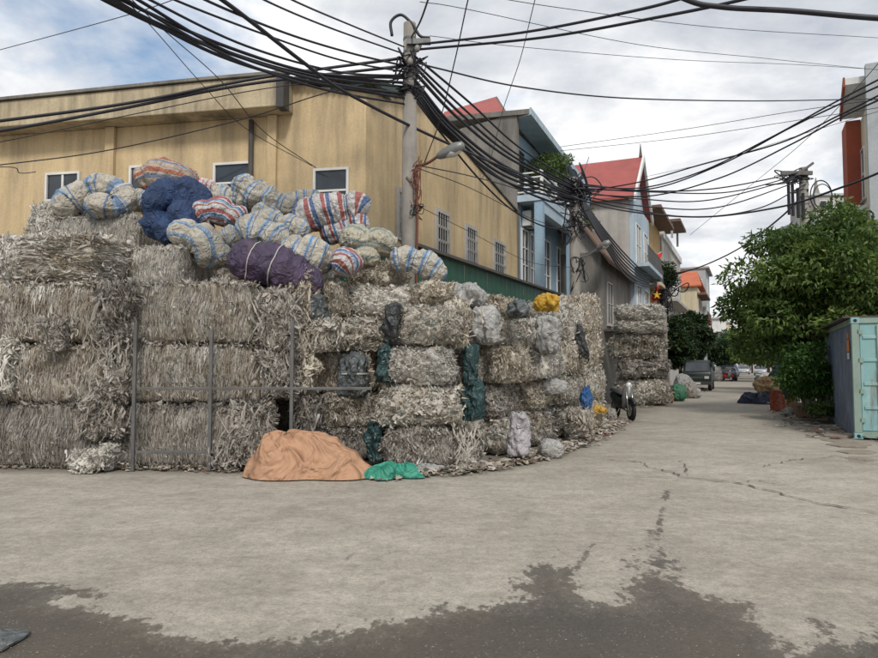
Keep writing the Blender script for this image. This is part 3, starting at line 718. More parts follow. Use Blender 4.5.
# the corner stack and the stacks that run down the street
four = ['bottom', 'second', 'third', 'top']
def column(desc, specs, mats, kinds, yaw0, seed):
    rr = random.Random(seed); z = 0
    for k, (ctr, w, d, h) in enumerate(specs):
        nm = four[k] if len(specs) == 4 else ['bottom', 'second', 'third', 'fourth', 'topmost'][k]
        bale(kinds[k % len(kinds)], rr.randrange(3), Vector((ctr.x, ctr.y, z)), w, d, h, yaw0 + math.radians(rr.uniform(-7, 7)), mats[k % len(mats)],
             f'crumpled film bale, {nm} one of {desc}')
        z += h * 0.985
Yc = 10.25; ys = [470, 428, 385, 343, 303]; sp = []
for k, (x0, x1) in enumerate([(386, 451), (381, 461), (386, 455), (397, 466)]):
    a, b = P(x0, 400, Yc), P(x1, 400, Yc); hh = P(420, ys[k + 1], Yc).z - (P(420, ys[k], Yc).z if k else 0)
    sp.append((Vector(((a.x + b.x) / 2 + 0.02, Yc + 0.52, 0)), (b.x - a.x) * 0.96, 1.05, hh))
column('the corner stack right of the recessed dark bag', sp, ['film_grey', 'film_mixed', 'film_white', 'film_mixed'], ['shred', 'block', 'block', 'block'], math.radians(-6), 3)
def wing(desc, c1, t0, t1, heights, mats, kinds, seed, cw=1.15):
    rr = random.Random(seed); sp = []
    for h in heights:
        dc, dt = rr.uniform(-0.20, 0.10), rr.uniform(-0.10, 0.10)
        sp.append((SP(c1 - cw / 2 + dc, (t0 + t1) / 2 + dt), cw * rr.uniform(0.9, 1.0), (t1 - t0) * rr.uniform(0.80, 0.95), h))
    column(desc, sp, mats, kinds, -A, seed)
wing('the stack just right of the corner stack', -4.12, 9.75, 10.85, [0.56, 0.62, 0.58, 0.56], ['film_grey', 'film_grey', 'film_mixed', 'film_white'], ['shred', 'block', 'shred', 'block'], 11, 1.0)
wing('the stack above the upright white bag', -3.72, 10.95, 12.3, [0.60, 0.64, 0.66, 0.52, 0.40], ['film_mixed', 'film_grey', 'film_beige', 'film_mixed', 'film_beige'], ['block', 'block', 'shred', 'block', 'shred'], 12)
wing('the stack with a white-topped bale low down', -3.52, 12.4, 13.9, [0.66, 0.62, 0.58, 0.60], ['film_brown', 'film_beige', 'film_white', 'film_white'], ['block', 'block', 'shred', 'shred'], 13)
wing('the stack by the road with blue scraps', -3.36, 14.0, 15.5, [0.70, 0.66, 0.74, 0.78], ['film_mixed', 'film_mixed', 'film_beige', 'film_white'], ['block', 'shred', 'shred', 'shred'], 14)
wing('the next to last stack before the motorbike', -3.42, 15.6, 17.0, [0.74, 0.78, 0.80, 0.86], ['film_beige', 'film_mixed', 'film_beige', 'film_beige'], ['block', 'shred', 'block', 'shred'], 15)
wing('the last stack before the motorbike', -3.62, 17.05, 18.3, [0.78, 0.82, 0.83, 0.92], ['film_mixed', 'film_beige', 'film_beige', 'film_beige'], ['shred', 'block', 'shred', 'shred'], 16)
wing('the separate stack beyond the motorbike', -2.95, 26.6, 28.5, [1.05, 0.78, 0.95, 0.55, 0.62], ['film_brown', 'film_grey', 'film_brown', 'film_white', 'film_white'], ['block', 'block', 'shred', 'block', 'block'], 17, 1.75)

# ------------------------------------------------------------------ blobs: bags and crumpled things
def blob_mesh(name, rx, ry, rz, seed, wr=0.10, n=(72, 48), flat=0.0, freq=3.0, power=2.4):
    nu, nv = n
    th = np.linspace(0, 2 * np.pi, nu, endpoint=False); ph = np.linspace(-np.pi / 2, np.pi / 2, nv)
    T, Pp = np.meshgrid(th, ph); T, Pp = T.ravel(), Pp.ravel()
    def sp_(c): return np.sign(c) * np.abs(c) ** (2 / power)
    d = np.stack([sp_(np.cos(Pp)) * sp_(np.cos(T)), sp_(np.cos(Pp)) * sp_(np.sin(T)), sp_(np.sin(Pp))], 1)
    nz = fbm(d * freq * 0.6 + seed, seed, 3)
    warp = d + 0.35 * np.stack([fbm(d * 2 + seed + k * 9, seed + k, 2) for k in range(3)], 1)
    ridge = 1 - np.abs(fbm(warp * np.array([freq * 1.2, freq * 1.2, freq * 0.45]) + seed * 2.1, seed + 50, 3)) * 7
    ridge2 = 1 - np.abs(fbm(warp * np.array([freq * 2.4, freq * 2.4, freq * 1.0]) + seed * 1.3, seed + 60, 3)) * 7
    s = 1 + wr * (nz * 4.5 + np.clip(ridge, -0.6, 1) * 0.75 + np.clip(ridge2, -0.5, 1) * 0.35 - 0.3)
    V = d * s[:, None] * np.array([rx, ry, rz])
    if flat: V[:, 2] = np.where(V[:, 2] < 0, V[:, 2] * (1 - flat), V[:, 2])
    i = np.arange(nu * nv).reshape(nv, nu); j = np.roll(i, -1, 1)
    Fq = np.stack([i[:-1].ravel(), j[:-1].ravel(), j[1:].ravel(), i[1:].ravel()], 1)
    uv = np.stack([(Pp / np.pi + 0.5), T / (2 * np.pi)], 1)
    return npmesh(name, V, Fq, True, {'tone': np.clip(nz + 0.5, 0, 1)}, uv)
def px_rag(x0, x1, y0, y1, Y, mat, label, seed, layers=3, thick=0.22):
    """a bunch of torn film hanging or lying: shreds clinging to an uneven lump, and loose ribbons"""
    a, b = P(x0, y1, Y), P(x1, y0, Y); w, h = b.x - a.x, b.z - a.z; d = max(0.14, thick * 1.2)
    R = np.random.default_rng(seed)
    st = 'shred' if (h > w * 0.9 and x1 < 330) else 'crumple'; rr_ = min(w, d, h) * 0.38
    V, Fq, T = film_arrays(seed, w * 0.8, d, h * 0.92, st, dens=0.7, faces=('front', 'left', 'right', 'top'), lump=0.16, r=rr_)
    cm = core_mesh('tmp', seed, w * 0.78, d, h * 0.9, 0.02, 0.16, 0.022, rr_, st); nvv = len(cm.vertices)
    cv = np.zeros(nvv * 3, np.float32); cm.vertices.foreach_get('co', cv); cf = np.zeros(len(cm.loops), np.int32); cm.loops.foreach_get('vertex_index', cf); ctn = np.zeros(nvv, np.float32); cm.attributes['tone'].data.foreach_get('value', ctn)
    Fq = np.concatenate([Fq, cf.reshape(-1, 4) + len(V)]); V = np.concatenate([V, cv.reshape(-1, 3)]); T = np.concatenate([T, ctn]); bpy.data.meshes.remove(cm)
    V = V + np.stack([fbm(V * 4 + seed * k + 3, seed + k, 3) * (0.45 * min(w, h), 0.2, 0.25 * h)[k] for k in range(3)], 1)
    VV, FF, TT, base = [V], [Fq], [T * 0.9], len(V)
    for k in range(layers * 9):
        nu, nv = 3, 12
        ww = R.uniform(0.006, 0.03); hh = h * R.uniform(0.2, 0.7); z0 = R.uniform(0, max(0.01, h - hh)); xc = R.normal(0, 0.26) * w
        u, v = np.meshgrid(np.linspace(-0.5, 0.5, nu), np.linspace(0, 1, nv)); u, v = u.ravel(), v.ravel()
        p = np.stack([xc + u * ww + (v - 0.5) * R.normal(0, 0.35) * hh, -d * 0.5 - 0.03 - 0 * u, z0 + v * hh], 1)
        q = np.stack([u * ww / 0.05, v * hh / 0.08, 0 * u + k * 3.7], 1)
        p[:, 1] += fbm(q + seed, seed + k, 3) * 0.14; p[:, 0] += fbm(q * 0.8 + 11, seed + k + 1, 3) * 0.12; p[:, 2] += fbm(q * 0.8 + 31, seed + k + 2, 3) * 0.06
        i = base + np.arange(nu * nv).reshape(nv, nu)
        VV.append(p); FF.append(np.stack([i[:-1, :-1].ravel(), i[:-1, 1:].ravel(), i[1:, 1:].ravel(), i[1:, :-1].ravel()], 1)); TT.append(np.full(nu * nv, float(np.clip(R.normal(0.5, 0.25), 0.02, 1)))); base += nu * nv
    V = np.concatenate(VV); V[:, 2] = np.maximum(V[:, 2], -a.z + 0.01)
    o = mkobj('film_rag', npmesh('film_rag', V, np.concatenate(FF), True, {'tone': np.concatenate(TT)}), mat)
    o.location = ((a.x + b.x) / 2, Y, a.z)
    return tag(o, label, 'plastic film', 'loose bunches of torn film')
def px_blob(name, x0, x1, y0, y1, Y, mat, label, cat, seed, thick=0.8, wr=0.12, rot=0.0, freq=3.0, ground_it=False, tie=False, power=2.4):
    c = P((x0 + x1) / 2, (y0 + y1) / 2, Y)
    rx = (x1 - x0) / 2 / F * Y; rz = (y1 - y0) / 2 / F * Y; ry = min(rx, rz) * thick if thick < 3 else thick
    o = mkobj(name, blob_mesh(name, rx, max(ry, 0.05), rz, seed, wr, freq=freq, power=power), mat)
    o.location = c
    if ground_it: o.location.z = max(rz * 0.93, 0.02)
    o.rotation_euler = (0, math.radians(rot), 0)
    tag(o, label, cat)
    if tie:
        mb = MB(); pts = [Vector((math.cos(a) * 0.0 + 0.0, math.cos(a) * ry * 1.02, math.sin(a) * rz * 1.02)) for a in np.linspace(0, 2 * math.pi, 25)]
        mb.tube(pts, 0.012, 5, False); mb.build('rope', 'rope', o, True)
    return o
px_blob('white_bag', 538, 568, 379, 394, 13.25, 'bag_white', 'white film crust lying on the low brown bale', 'bag', 31, 0.8, 0.12)
px_blob('plastic_bag', 578, 586, 328, 357, 14.75, 'bag_black', 'black strip of bag high on the roadside stack', 'bag', 34, 0.7, 0.3, rot=-14)
px_blob('plastic_bag', 582, 591, 388, 409, 14.6, 'bag_blue', 'blue plastic scrap low on the roadside stack', 'bag', 35, 0.7, 0.3)
px_blob('white_bag', 539, 563, 438, 456, 11.5, 'bag_white', 'smooth white bag lying on the ground before the stacks', 'bag', 38, 1.2, 0.09, rot=14, ground_it=True, power=2.6)
px_blob('plastic_bag', 318, 334, 432, 462, 10.75, 'bag_black', 'black bag behind the orange tarpaulin', 'bag', 39, 0.8, 0.14)

# ------------------------------------------------------------------ draped rags of film
px_rag(100, 138, 278, 345, 10.2, 'film_grey', 'torn film spilling over the gap between the two left stacks, top bunch', 61)
px_rag(104, 136, 330, 400, 10.2, 'film_grey', 'torn film hanging in the gap between the two left stacks, middle bunch', 62)
px_rag(86, 130, 385, 440, 10.15, 'film_grey', 'torn film hanging low in the gap between the two left stacks', 63)
px_rag(44, 72, 318, 352, 10.15, 'film_grey', 'torn grey film flap on the seam of the leftmost stack', 65, 2)
px_rag(255, 300, 288, 352, 10.5, 'film_grey', 'grey film hanging right of the framed stack, upper bunch', 66, 4, 0.5)
px_rag(258, 302, 340, 400, 10.55, 'film_grey', 'grey film hanging right of the framed stack, middle bunch', 67, 4, 0.5)
px_rag(232, 275, 398, 466, 10.1, 'film_grey', 'bulging clear film beside the orange tarpaulin', 68, 3, 0.35)
px_rag(290, 318, 330, 395, 10.9, 'film_beige', 'beige film bunch hanging behind the right frame post', 69, 4, 0.5)
px_rag(296, 322, 392, 450, 10.9, 'film_grey', 'dark grey film bunch low behind the right frame post', 70, 3, 0.5)
px_rag(284, 318, 268, 335, 11.0, 'film_beige', 'film bunch hanging below the purple sack', 71, 4, 0.5)
px_rag(212, 240, 438, 466, 10.15, 'film_grey', 'clear film lump by the foot of the middle frame post', 72, 3, 0.3)
px_rag(568, 590, 408, 432, 13.7, 'film_mixed', 'loose film bulging at the foot of the roadside stack', 75, 1, 0.5)
px_rag(-6, 14, 340, 395, 10.2, 'film_white', 'white film hanging at the left edge of the picture', 76, 3, 0.2)
px_rag(446, 470, 300, 350, 10.6, 'film_beige', 'beige film hanging beside the top of the corner stack', 77, 3, 0.3)
px_rag(455, 480, 420, 465, 10.5, 'film_mixed', 'film bunch in the gap right of the corner stack', 78, 3, 0.3)
px_rag(300, 345, 320, 352, 10.8, 'film_mixed', 'crumpled film with greenish scraps left of the dark bag', 79, 4, 0.4)
# ================================================================== sacks
def sack_mesh(name, pts, rad, seed, ns=120, nr=60, flat=0.88, wr=0.07, creases=(), lengthwise=False):
    """a stuffed sack swept along pts; rad = list of radii at the points"""
    path = catmull(pts, 12); m = len(path)
    cum = [0.0]
    for a, b in zip(path[:-1], path[1:]): cum.append(cum[-1] + (b - a).length)
    L = cum[-1]
    def at(s):
        s = max(0, min(L, s))
        for i in range(m - 1):
            if cum[i + 1] >= s:
                return path[i].lerp(path[i + 1], (s - cum[i]) / max(1e-6, cum[i + 1] - cum[i]))
        return path[-1]
    rr = np.interp(np.linspace(0, 1, ns), np.linspace(0, 1, len(rad)), rad)
    V, UV = [], []
    nrm = None; S = np.linspace(0, 1, ns)
    for i, s in enumerate(S):
        p = at(s * L); t = (at(s * L + 0.02 * L + 1e-4) - at(s * L - 0.02 * L - 1e-4)).normalized()
        if nrm is None:
            up = Vector((0, 0, 1)) if abs(t.z) < 0.9 else Vector((0, -1, 0)); nrm = (up - t * up.dot(t)).normalized()
        nrm = (nrm - t * nrm.dot(t)).normalized(); b = t.cross(nrm)
        e = min(s, 1 - s) * L; r0 = rr[i]; endr = max(0.0, 1 - (1 - min(1, e / (r0 * 0.75))) ** 2.2) ** 0.5
        cr = 1.0
        for cpos in creases: cr *= 1 - 0.24 * math.exp(-((s - cpos) * L / (r0 * 0.22)) ** 2)
        for k in range(nr):
            a = 2 * math.pi * k / nr
            V.append(p + (nrm * math.cos(a) * flat + b * math.sin(a)) * r0 * endr * cr)
            UV.append((s, k / nr))
    V = np.array([tuple(v) for v in V]); UV = np.array(UV)
    cen = np.repeat(np.array([tuple(at(s * L)) for s in S]), nr, 0)
    dirv = V - cen
    rm = float(np.mean(rad))
    q = V / rm
    nz = fbm(q * 1.0 + seed * 3.3, seed, 3) * 2.6
    an = UV[:, 1] * 2 * np.pi
    # cross folds (sharp, warped), lengthwise puckers near the ends and ties
    wl = np.stack([UV[:, 0] * L / rm * 1.5, np.cos(an) * 0.9, np.sin(an) * 0.9], 1)
    if lengthwise: wl = np.stack([UV[:, 0] * L / rm * 0.5, np.cos(an) * 2.4, np.sin(an) * 2.4], 1)
    wl = wl + 0.8 * np.stack([fbm(q * 1.4 + seed + k * 7, seed + k, 2) for k in range(3)], 1)
    f1 = np.clip(1 - np.abs(fbm(wl + seed, seed + 9, 3)) * 8, -0.5, 1)
    f2 = np.clip(1 - np.abs(fbm(wl * 2.3 + seed * 2, seed + 19, 3)) * 8, -0.5, 1)
    ties = np.minimum(UV[:, 0], 1 - UV[:, 0]) * L
    for cpos in creases: ties = np.minimum(ties, np.abs(UV[:, 0] - cpos) * L)
    puck = np.exp(-(ties / (rm * 0.8)) ** 2) * np.clip(1 - np.abs(fbm(np.stack([np.cos(an) * 3.2, np.sin(an) * 3.2, UV[:, 0] * 3], 1) + seed, seed + 29, 2)) * 7, -0.6, 1)
    V = V + dirv * (wr * (nz - 0.75 * f1 - 0.32 * f2 - 0.8 * puck))[:, None]
    # settle: the underside of the sack is pressed flat
    zc = cen[:, 2]; low = zc - rm * 0.72
    V[:, 2] = np.where(V[:, 2] < low, low + (V[:, 2] - low) * 0.35, V[:, 2])
    i = np.arange(ns * nr).reshape(ns, nr); j = np.roll(i, -1, 1)
    Fq = np.stack([i[:-1].ravel(), j[:-1].ravel(), j[1:].ravel(), i[1:].ravel()], 1)
    return V, Fq, UV
def sack(label, pix, Y, mat, seed, creases=(), wr=0.10, ropes=(), name='stuffed_sack', flat=0.9, fat=1.27, shrink=0.92, cat='sack', group='stuffed sacks on the bales', lengthwise=False):
    """pix: (px, py, radius px, depth offset m)"""
    pts = [P(x, y, Y + dz) for x, y, r, dz in pix]; rad = [r * fat / F * Y for x, y, r, dz in pix]
    mid = sum(pts, Vector()) / len(pts); pts = [mid + (p - mid) * shrink for p in pts]
    V, Fq, UV = sack_mesh(name, pts, rad, seed, creases=creases, wr=wr, flat=flat, lengthwise=lengthwise)
    base = Vector((float(V[:, 0].mean()), float(V[:, 1].mean()), float(V[:, 2].min())))
    V = V - np.array(base)
    root = thing(name, label, cat, base, 0, group)
    body = mkobj('body', npmesh('body', V, Fq, True, None, UV), mat, root)
    for s in ropes:
        ns = 120; k = min(ns - 1, int(s * ns)); ring = V[k * 60:(k + 1) * 60]; c = ring.mean(0)
        pts = [Vector(c + (p - c) * 1.03) for p in ring] ; pts.append(pts[0])
        mb = MB(); mb.tube(pts, 0.011, 5, False); mb.build('rope', 'rope', root, True)
    return root
# back of the heap first
sack('fat brown and red striped sack on top of the heap', [(134, 184, 13, 0), (150, 178, 17, 0), (172, 178, 18, 0), (190, 181, 14, 0), (199, 185, 10, 0)], 13.1, 'sack_brown_stripe', 1, (0.2,), 0.1)
sack('pink and white striped sack peeking out behind the blue one', [(192, 195, 12, 0), (206, 191, 12, 0), (219, 192, 10, 0)], 13.3, 'sack_pink', 2)
sack('coiled cream sack with blue stripes on the left of the heap', [(72, 210, 11, -0.1), (64, 205, 12, 0), (78, 196, 12, 0.1), (98, 188, 12, 0.15), (118, 189, 12, 0.1), (127, 200, 12, 0), (118, 209, 12, -0.2), (98, 207, 12, -0.3), (85, 213, 10, -0.35)], 12.75, 'sack_cream_bands', 3, (0.3, 0.55, 0.8), 0.12, (0.75,))
sack('short cream and blue sack between the coiled sack and the blue one', [(128, 202, 10, 0), (141, 201, 11, 0), (154, 203, 9, 0)], 12.9, 'sack_cream_pale', 4)
sack('short cream sack low behind the heap beside the blue one', [(142, 214, 10, 0), (156, 210, 11, 0), (166, 212, 9, 0)], 13.1, 'sack_cream_pale', 41)
qb = sack('knotted dark blue quilt bundle', [(150, 240, 11, 0.0), (157, 224, 15, -0.1), (154, 208, 13, -0.2), (164, 196, 15, -0.1), (186, 192, 15, 0.1), (199, 202, 14, 0.1), (190, 217, 16, -0.15), (173, 229, 15, -0.25), (158, 238, 11, -0.1)], 12.3, 'sack_blue', 5, (0.2, 0.42, 0.66, 0.85), 0.14, (), 'quilt_bundle')
fo_ = mkobj('fold', blob_mesh('fold', 0.42, 0.3, 0.46, 77, 0.16), 'sack_blue', qb); fo_.location = P(174, 212, 12.35) - Vector(qb.location)
sack('cream sack with pale blue stripes behind the red striped one', [(206, 205, 12, 0), (222, 199, 13, 0), (240, 200, 13, 0), (256, 206, 11, 0)], 12.75, 'sack_cream_pale', 6, (0.5,), 0.12)
sack('long cream sack with blue bands climbing to the top of the heap', [(232, 184, 12, 0.1), (242, 187, 14, 0.05), (256, 196, 15, 0), (272, 203, 15, 0), (288, 208, 14, 0), (299, 211, 10, 0)], 12.6, 'sack_cream_bands', 7, (0.25, 0.5, 0.72), 0.12, (0.5,))
sack('short cream and blue sack lying before the right window', [(286, 203, 8, 0), (300, 201, 9, 0), (314, 199, 9, 0), (323, 202, 7, 0)], 12.95, 'sack_cream_bands', 8)
sack('small red and blue striped sack beside the quilt bundle', [(193, 224, 12, 0), (206, 213, 14, 0), (222, 212, 14, 0), (237, 219, 14, 0), (242, 229, 11, 0)], 12.2, 'sack_red_blue', 9, (0.35, 0.7), 0.1)
sack('cream and brown sack drooping below the quilt bundle', [(168, 234, 10, 0.1), (185, 233, 13, 0), (204, 240, 15, -0.1), (210, 255, 15, -0.1), (203, 268, 11, 0)], 11.75, 'sack_cream_long', 10, (0.4,), 0.1)
sack('dirty cream sack tucked behind the purple one', [(224, 248, 12, 0), (232, 240, 13, 0), (246, 236, 12, 0)], 11.9, 'sack_cream_pale', 11)
sack('long red and blue striped sack right of the heap', [(290, 222, 12, 0.1), (306, 218, 15, 0), (326, 212, 17, 0), (346, 208, 18, 0), (362, 207, 16, 0), (371, 212, 11, 0)], 12.1, 'sack_red_blue_bands', 12, (0.72,), 0.12, (0.72,))
sack('red and blue striped sack under the long red striped one', [(318, 236, 11, 0), (334, 231, 13, 0), (352, 225, 14, 0), (372, 224, 11, 0)], 12.15, 'sack_red_blue_bands', 13, (0.6,), 0.12)
sack('big cream sack with blue bands slumped left over the purple one', [(237, 240, 15, 0), (247, 234, 19, 0), (262, 235, 20, 0), (278, 242, 18, 0), (286, 248, 13, 0)], 11.35, 'sack_cream_bands', 14, (0.6,), 0.12)
sack('big cream sack with blue bands slumped right over the purple one', [(279, 244, 14, 0), (293, 251, 19, -0.05), (312, 257, 20, -0.05), (326, 262, 18, 0), (335, 266, 12, 0)], 11.3, 'sack_cream_bands', 15, (0.3,), 0.12)
sack('narrow cream and blue sack above the two big banded sacks', [(246, 221, 10, 0), (268, 221, 12, 0), (290, 228, 12, 0), (312, 236, 11, 0)], 11.75, 'sack_cream_pale', 16, (0.5,), 0.12)
sack('greenish cream sack tied in the middle at the right of the heap', [(338, 247, 11, 0), (352, 240, 15, 0), (367, 242, 13, -0.05), (382, 243, 15, 0), (397, 252, 12, 0)], 11.9, 'sack_green_cream', 17, (0.5,), 0.12, (0.5,))
sack('lower greenish cream sack under the tied one', [(350, 259, 9, 0), (366, 257, 11, 0), (382, 259, 10, 0)], 11.8, 'sack_green_cream', 18)
sack('red and blue striped sack upright right of the purple one', [(330, 262, 13, 0), (340, 262, 16, 0), (348, 268, 16, 0), (352, 277, 12, 0)], 11.2, 'sack_red_blue', 19, (), 0.12)
sack('big purple sack tied with white rope', [(228, 262, 14, 0.05), (246, 262, 22, 0), (268, 268, 24, 0), (292, 276, 24, 0), (312, 285, 19, 0), (322, 292, 12, 0.05)], 10.95, 'sack_purple', 20, (), 0.11, (0.5, 0.28), fat=1.15, shrink=0.98)
sack('torn blue and white sack with film bursting out', [(388, 262, 10, 0.05), (404, 259, 13, 0), (422, 264, 13, 0), (436, 271, 12, 0), (448, 279, 8, 0)], 11.5, 'sack_cream_bands', 22, (0.4,), 0.14)
sack('greyish cream sack wedged behind the leaning beige bale', [(322, 283, 9, 0), (333, 289, 11, 0), (343, 298, 10, 0)], 11.6, 'sack_green_cream', 23)

def bag(label, pix, Y, mat, seed, creases=(), wr=0.14, ropes=(), name='plastic_bag', flat=0.9):
    """a slack plastic bag pressed between the bales: square shouldered, pleated"""
    x0, x1 = min(x - r for x, y, r, q in pix), max(x + r for x, y, r, q in pix); y0, y1 = min(y - r * 0.4 for x, y, r, q in pix), max(y + r * 0.4 for x, y, r, q in pix)
    xm_, ym_ = (x0 + x1) / 2, (y0 + y1) / 2; x0, x1 = xm_ + (x0 - xm_) * 0.78, xm_ + (x1 - xm_) * 0.78; y0 = ym_ + (y0 - ym_) * 0.86
    a, b = P(x0, y1, Y), P(x1, y0, Y); w, h = b.x - a.x, b.z - a.z; d = min(0.6, max(0.3, w))
    zb = max(0.0, a.z); root = thing(name, label, 'bag', ((a.x + b.x) / 2, Y + 0.05, zb), -A * (0.3 if x1 < 470 else 0.8))
    r = min(w, d, h) * 0.36
    me = core_mesh('body', seed, w * 0.95, d, h, 0.0, 0.06, 0.018, r, 'shred')
    body = mkobj('body', me, mat, root)
    if ropes:
        k = strap_mesh('rope', w * 1.0, d * 1.06, h * 0.55, r, 0.03, 0.012); mkobj('rope', k, 'rope', root)
    return root
bag('bulging dark grey bag pushed into the recessed stack', [(353, 356, 15, 0), (353, 364, 17, -0.08), (354, 380, 17, -0.08), (354, 393, 13, 0)], 11.08, 'bag_grey', 21, (), 0.12, (0.5,), 'dark_bag')
bag('black plastic bag hanging beside the top bale of the corner stack', [(398, 302, 6, 0), (394, 314, 8, 0), (393, 328, 9, 0), (397, 343, 6, 0)], 10.35, 'bag_black', 22, (), 0.24)
bag('dark teal plastic bag at the foot of the corner stack', [(375, 430, 7, 0), (375, 445, 10, 0), (376, 458, 11, 0), (377, 468, 9, 0)], 10.6, 'bag_teal', 24, (), 0.16)
bag('crumpled teal plastic between the corner stack and its neighbour', [(467, 380, 6, 0), (470, 396, 10, 0), (473, 410, 12, 0), (474, 421, 9, 0)], 10.7, 'bag_teal', 25, (), 0.24)
bag('thin dark teal plastic strip above the crumpled teal plastic', [(469, 346, 5, 0), (470, 362, 7, 0), (469, 384, 5, 0)], 10.65, 'bag_teal', 26, (), 0.24)
bag('teal film sticking out of the corner stack on its left', [(389, 344, 5, 0), (385, 356, 7, 0), (384, 370, 7, 0), (387, 381, 5, 0)], 10.4, 'bag_teal', 27, (), 0.24)
bag('upright white woven bag standing against the street stacks', [(520, 414, 9, 0), (520, 424, 11, 0), (520, 440, 12, 0), (520, 453, 11, 0)], 11.0, 'bag_lilac', 28, (0.12,), 0.10, (), 'white_bag')
bag('white plastic bundle on the stack right of the corner', [(484, 309, 13, 0), (486, 318, 15, 0), (487, 328, 15, 0), (487, 340, 13, 0)], 10.98, 'bag_white', 29, (0.36,), 0.18, (), 'white_bag')
bag('white sheet bundle bulging high from the street stacks', [(541, 316, 7, 0), (548, 326, 10, 0), (551, 338, 11, 0), (548, 351, 8, 0)], 12.9, 'bag_white', 30, (), 0.2, (), 'white_bag')
bag('round white plastic sack on top beside the green sheet wall', [(455, 288, 10, 0), (464, 290, 13, 0), (473, 296, 13, 0), (480, 303, 9, 0)], 11.35, 'bag_white', 37, (), 0.2, (), 'white_bag')
bag('dark grey bag wedged under the purple sack', [(306, 295, 9, 0), (313, 306, 13, 0), (318, 319, 11, 0)], 10.85, 'bag_grey', 23, (), 0.1)
bag('yellow plastic bag on top of the street stacks', [(539, 295, 6, 0), (545, 299, 8, 0), (552, 309, 7, 0)], 11.9, 'bag_yellow', 32, (0.4,), 0.2)
bag('dark grey scrap of bag near the yellow bag', [(512, 303, 6, 0), (517, 308, 8, 0), (524, 316, 6, 0)], 11.4, 'bag_grey', 33, (), 0.2)
bag('small yellow plastic scrap near the end of the stacks', [(595, 408, 4, 0), (599, 411, 5, 0), (603, 411, 4, 0)], 16.0, 'bag_yellow', 36, (), 0.2)
sack('blue striped cream sack filling the middle of the heap behind the red one', [(250, 214, 11, 0), (264, 216, 13, 0), (280, 222, 12, 0)], 12.3, 'sack_cream_long', 51, (0.5,), 0.12)
sack('pale sack showing under the long banded sack near the right window', [(296, 214, 9, 0), (308, 209, 10, 0), (322, 206, 9, 0)], 12.6, 'sack_cream_pale', 52, (), 0.12)
sack('cream sack low between the drooping sack and the purple one', [(212, 262, 10, 0), (222, 256, 12, 0), (234, 254, 11, 0)], 11.7, 'sack_cream_long', 53, (), 0.12)
sack('small greenish sack under the drooping cream and brown one', [(176, 250, 9, 0), (188, 252, 11, 0), (198, 256, 9, 0)], 11.9, 'sack_green_cream', 54, (), 0.12)
# ================================================================== buildings
def plane_hit(px, py, o, n):
    d = ray(px, py); c = Vector((0, 0, H)); s = (o - c).dot(n) / d.dot(n); return c + d * s
def window(parent, o, ux, uz, un, w, h, mats=('white_paint', 'window_glass'), cols=2, rows_=1, fr=0.06, deep=0.10, sill=True, name='window', grille=0):
    """window part at o (lower left corner on the wall face); ux along, uz up, un outward unit vectors (parent space)"""
    mb = MB(); ux, uz, un, o = Vector(ux), Vector(uz), Vector(un), Vector(o)
    def bx(m, a0, a1, b0, b1, c0, c1):
        v = [o + ux * a + uz * b + un * c for c in (c0, c1) for b in (b0, b1) for a in (a0, a1)]
        m.add(v, [(0, 2, 3, 1), (4, 5, 7, 6), (0, 1, 5, 4), (2, 6, 7, 3), (0, 4, 6, 2), (1, 3, 7, 5)])
    bx(mb, -fr, w + fr, -fr, 0, 0.002, 0.06); bx(mb, -fr, w + fr, h, h + fr, 0.002, 0.06)
    bx(mb, -fr, 0, 0, h, 0.002, 0.06); bx(mb, w, w + fr, 0, h, 0.002, 0.06)
    for k in range(1, cols): x = w * k / cols; bx(mb, x - fr * 0.45, x + fr * 0.45, 0, h, 0.006, 0.045)
    for k in range(1, rows_): z = h * k / rows_; bx(mb, 0, w, z - fr * 0.4, z + fr * 0.4, 0.008, 0.043)
    f = mb.build(name, mats[0], parent)
    g = MB(); bx(g, 0, w, 0, h, 0.004, 0.015); g.build('pane', mats[1], f)
    if sill:
        s = MB(); bx(s, -0.12, w + 0.12, -fr - 0.07, -fr - 0.004, 0.003, 0.12); s.build('sill', 'pale_cement', f)
    if grille:
        gm = MB()
        for k in range(grille + 1): x = w * k / grille; bx(gm, x - 0.008, x + 0.008, 0.0, h, 0.065, 0.08)
        for z in (0.02, h * 0.33, h * 0.66, h - 0.03): bx(gm, 0, w, z, z + 0.016, 0.082, 0.09)
        gm.build('grille', mats[0], f)
    return f
# ---------------- yellow building on the corner
CY = -7.5
tA, _z = ST(365, 300, CY)
cornerp = SP(CY, tA)
FU = Vector((0.983, -0.186, 0)).normalized(); FN = Vector((-0.186, -0.983, 0)).normalized()     # along the front to the right, outward
yb = thing('corner_building', 'ochre yellow plastered building with stained walls behind the bales', 'building', cornerp, math.atan2(FU.y, FU.x))
def FR(px, py, off=0.0):
    p = plane_hit(px, py, cornerp + FN * off, FN) - cornerp
    return p.dot(FU), p.z
xl = FR(-130, 200)[0]; xm, zm = FR(284, 84); zfa, zfb = 7.80, 7.13
wallm = MB().prism([(xl, 0, 0), (0, 0, 0), (0, 0, FR(365, 91)[1]), (xm, 0, zm), (xm, 0, zfb - 0.01), (xl, 0, zfb - 0.01)], (0, 0.3, 0))
wallm.build('front_wall', 'yellow_plaster', yb)
fo = 0.55
xf = FR(283, 100, fo)[0]
fm = MB().prism([(xl, -fo, zfb), (xl, -fo, zfa - 0.12), (FR(90, 88, fo)[0], -fo, zfa - 0.04), (FR(205, 88, fo)[0], -fo, zfa), (xf, -fo, zfa), (xf, -fo, zfb)], (0, fo + 0.3, 0))
fm.build('fascia', 'fascia_plaster', yb, bevel=0.02)
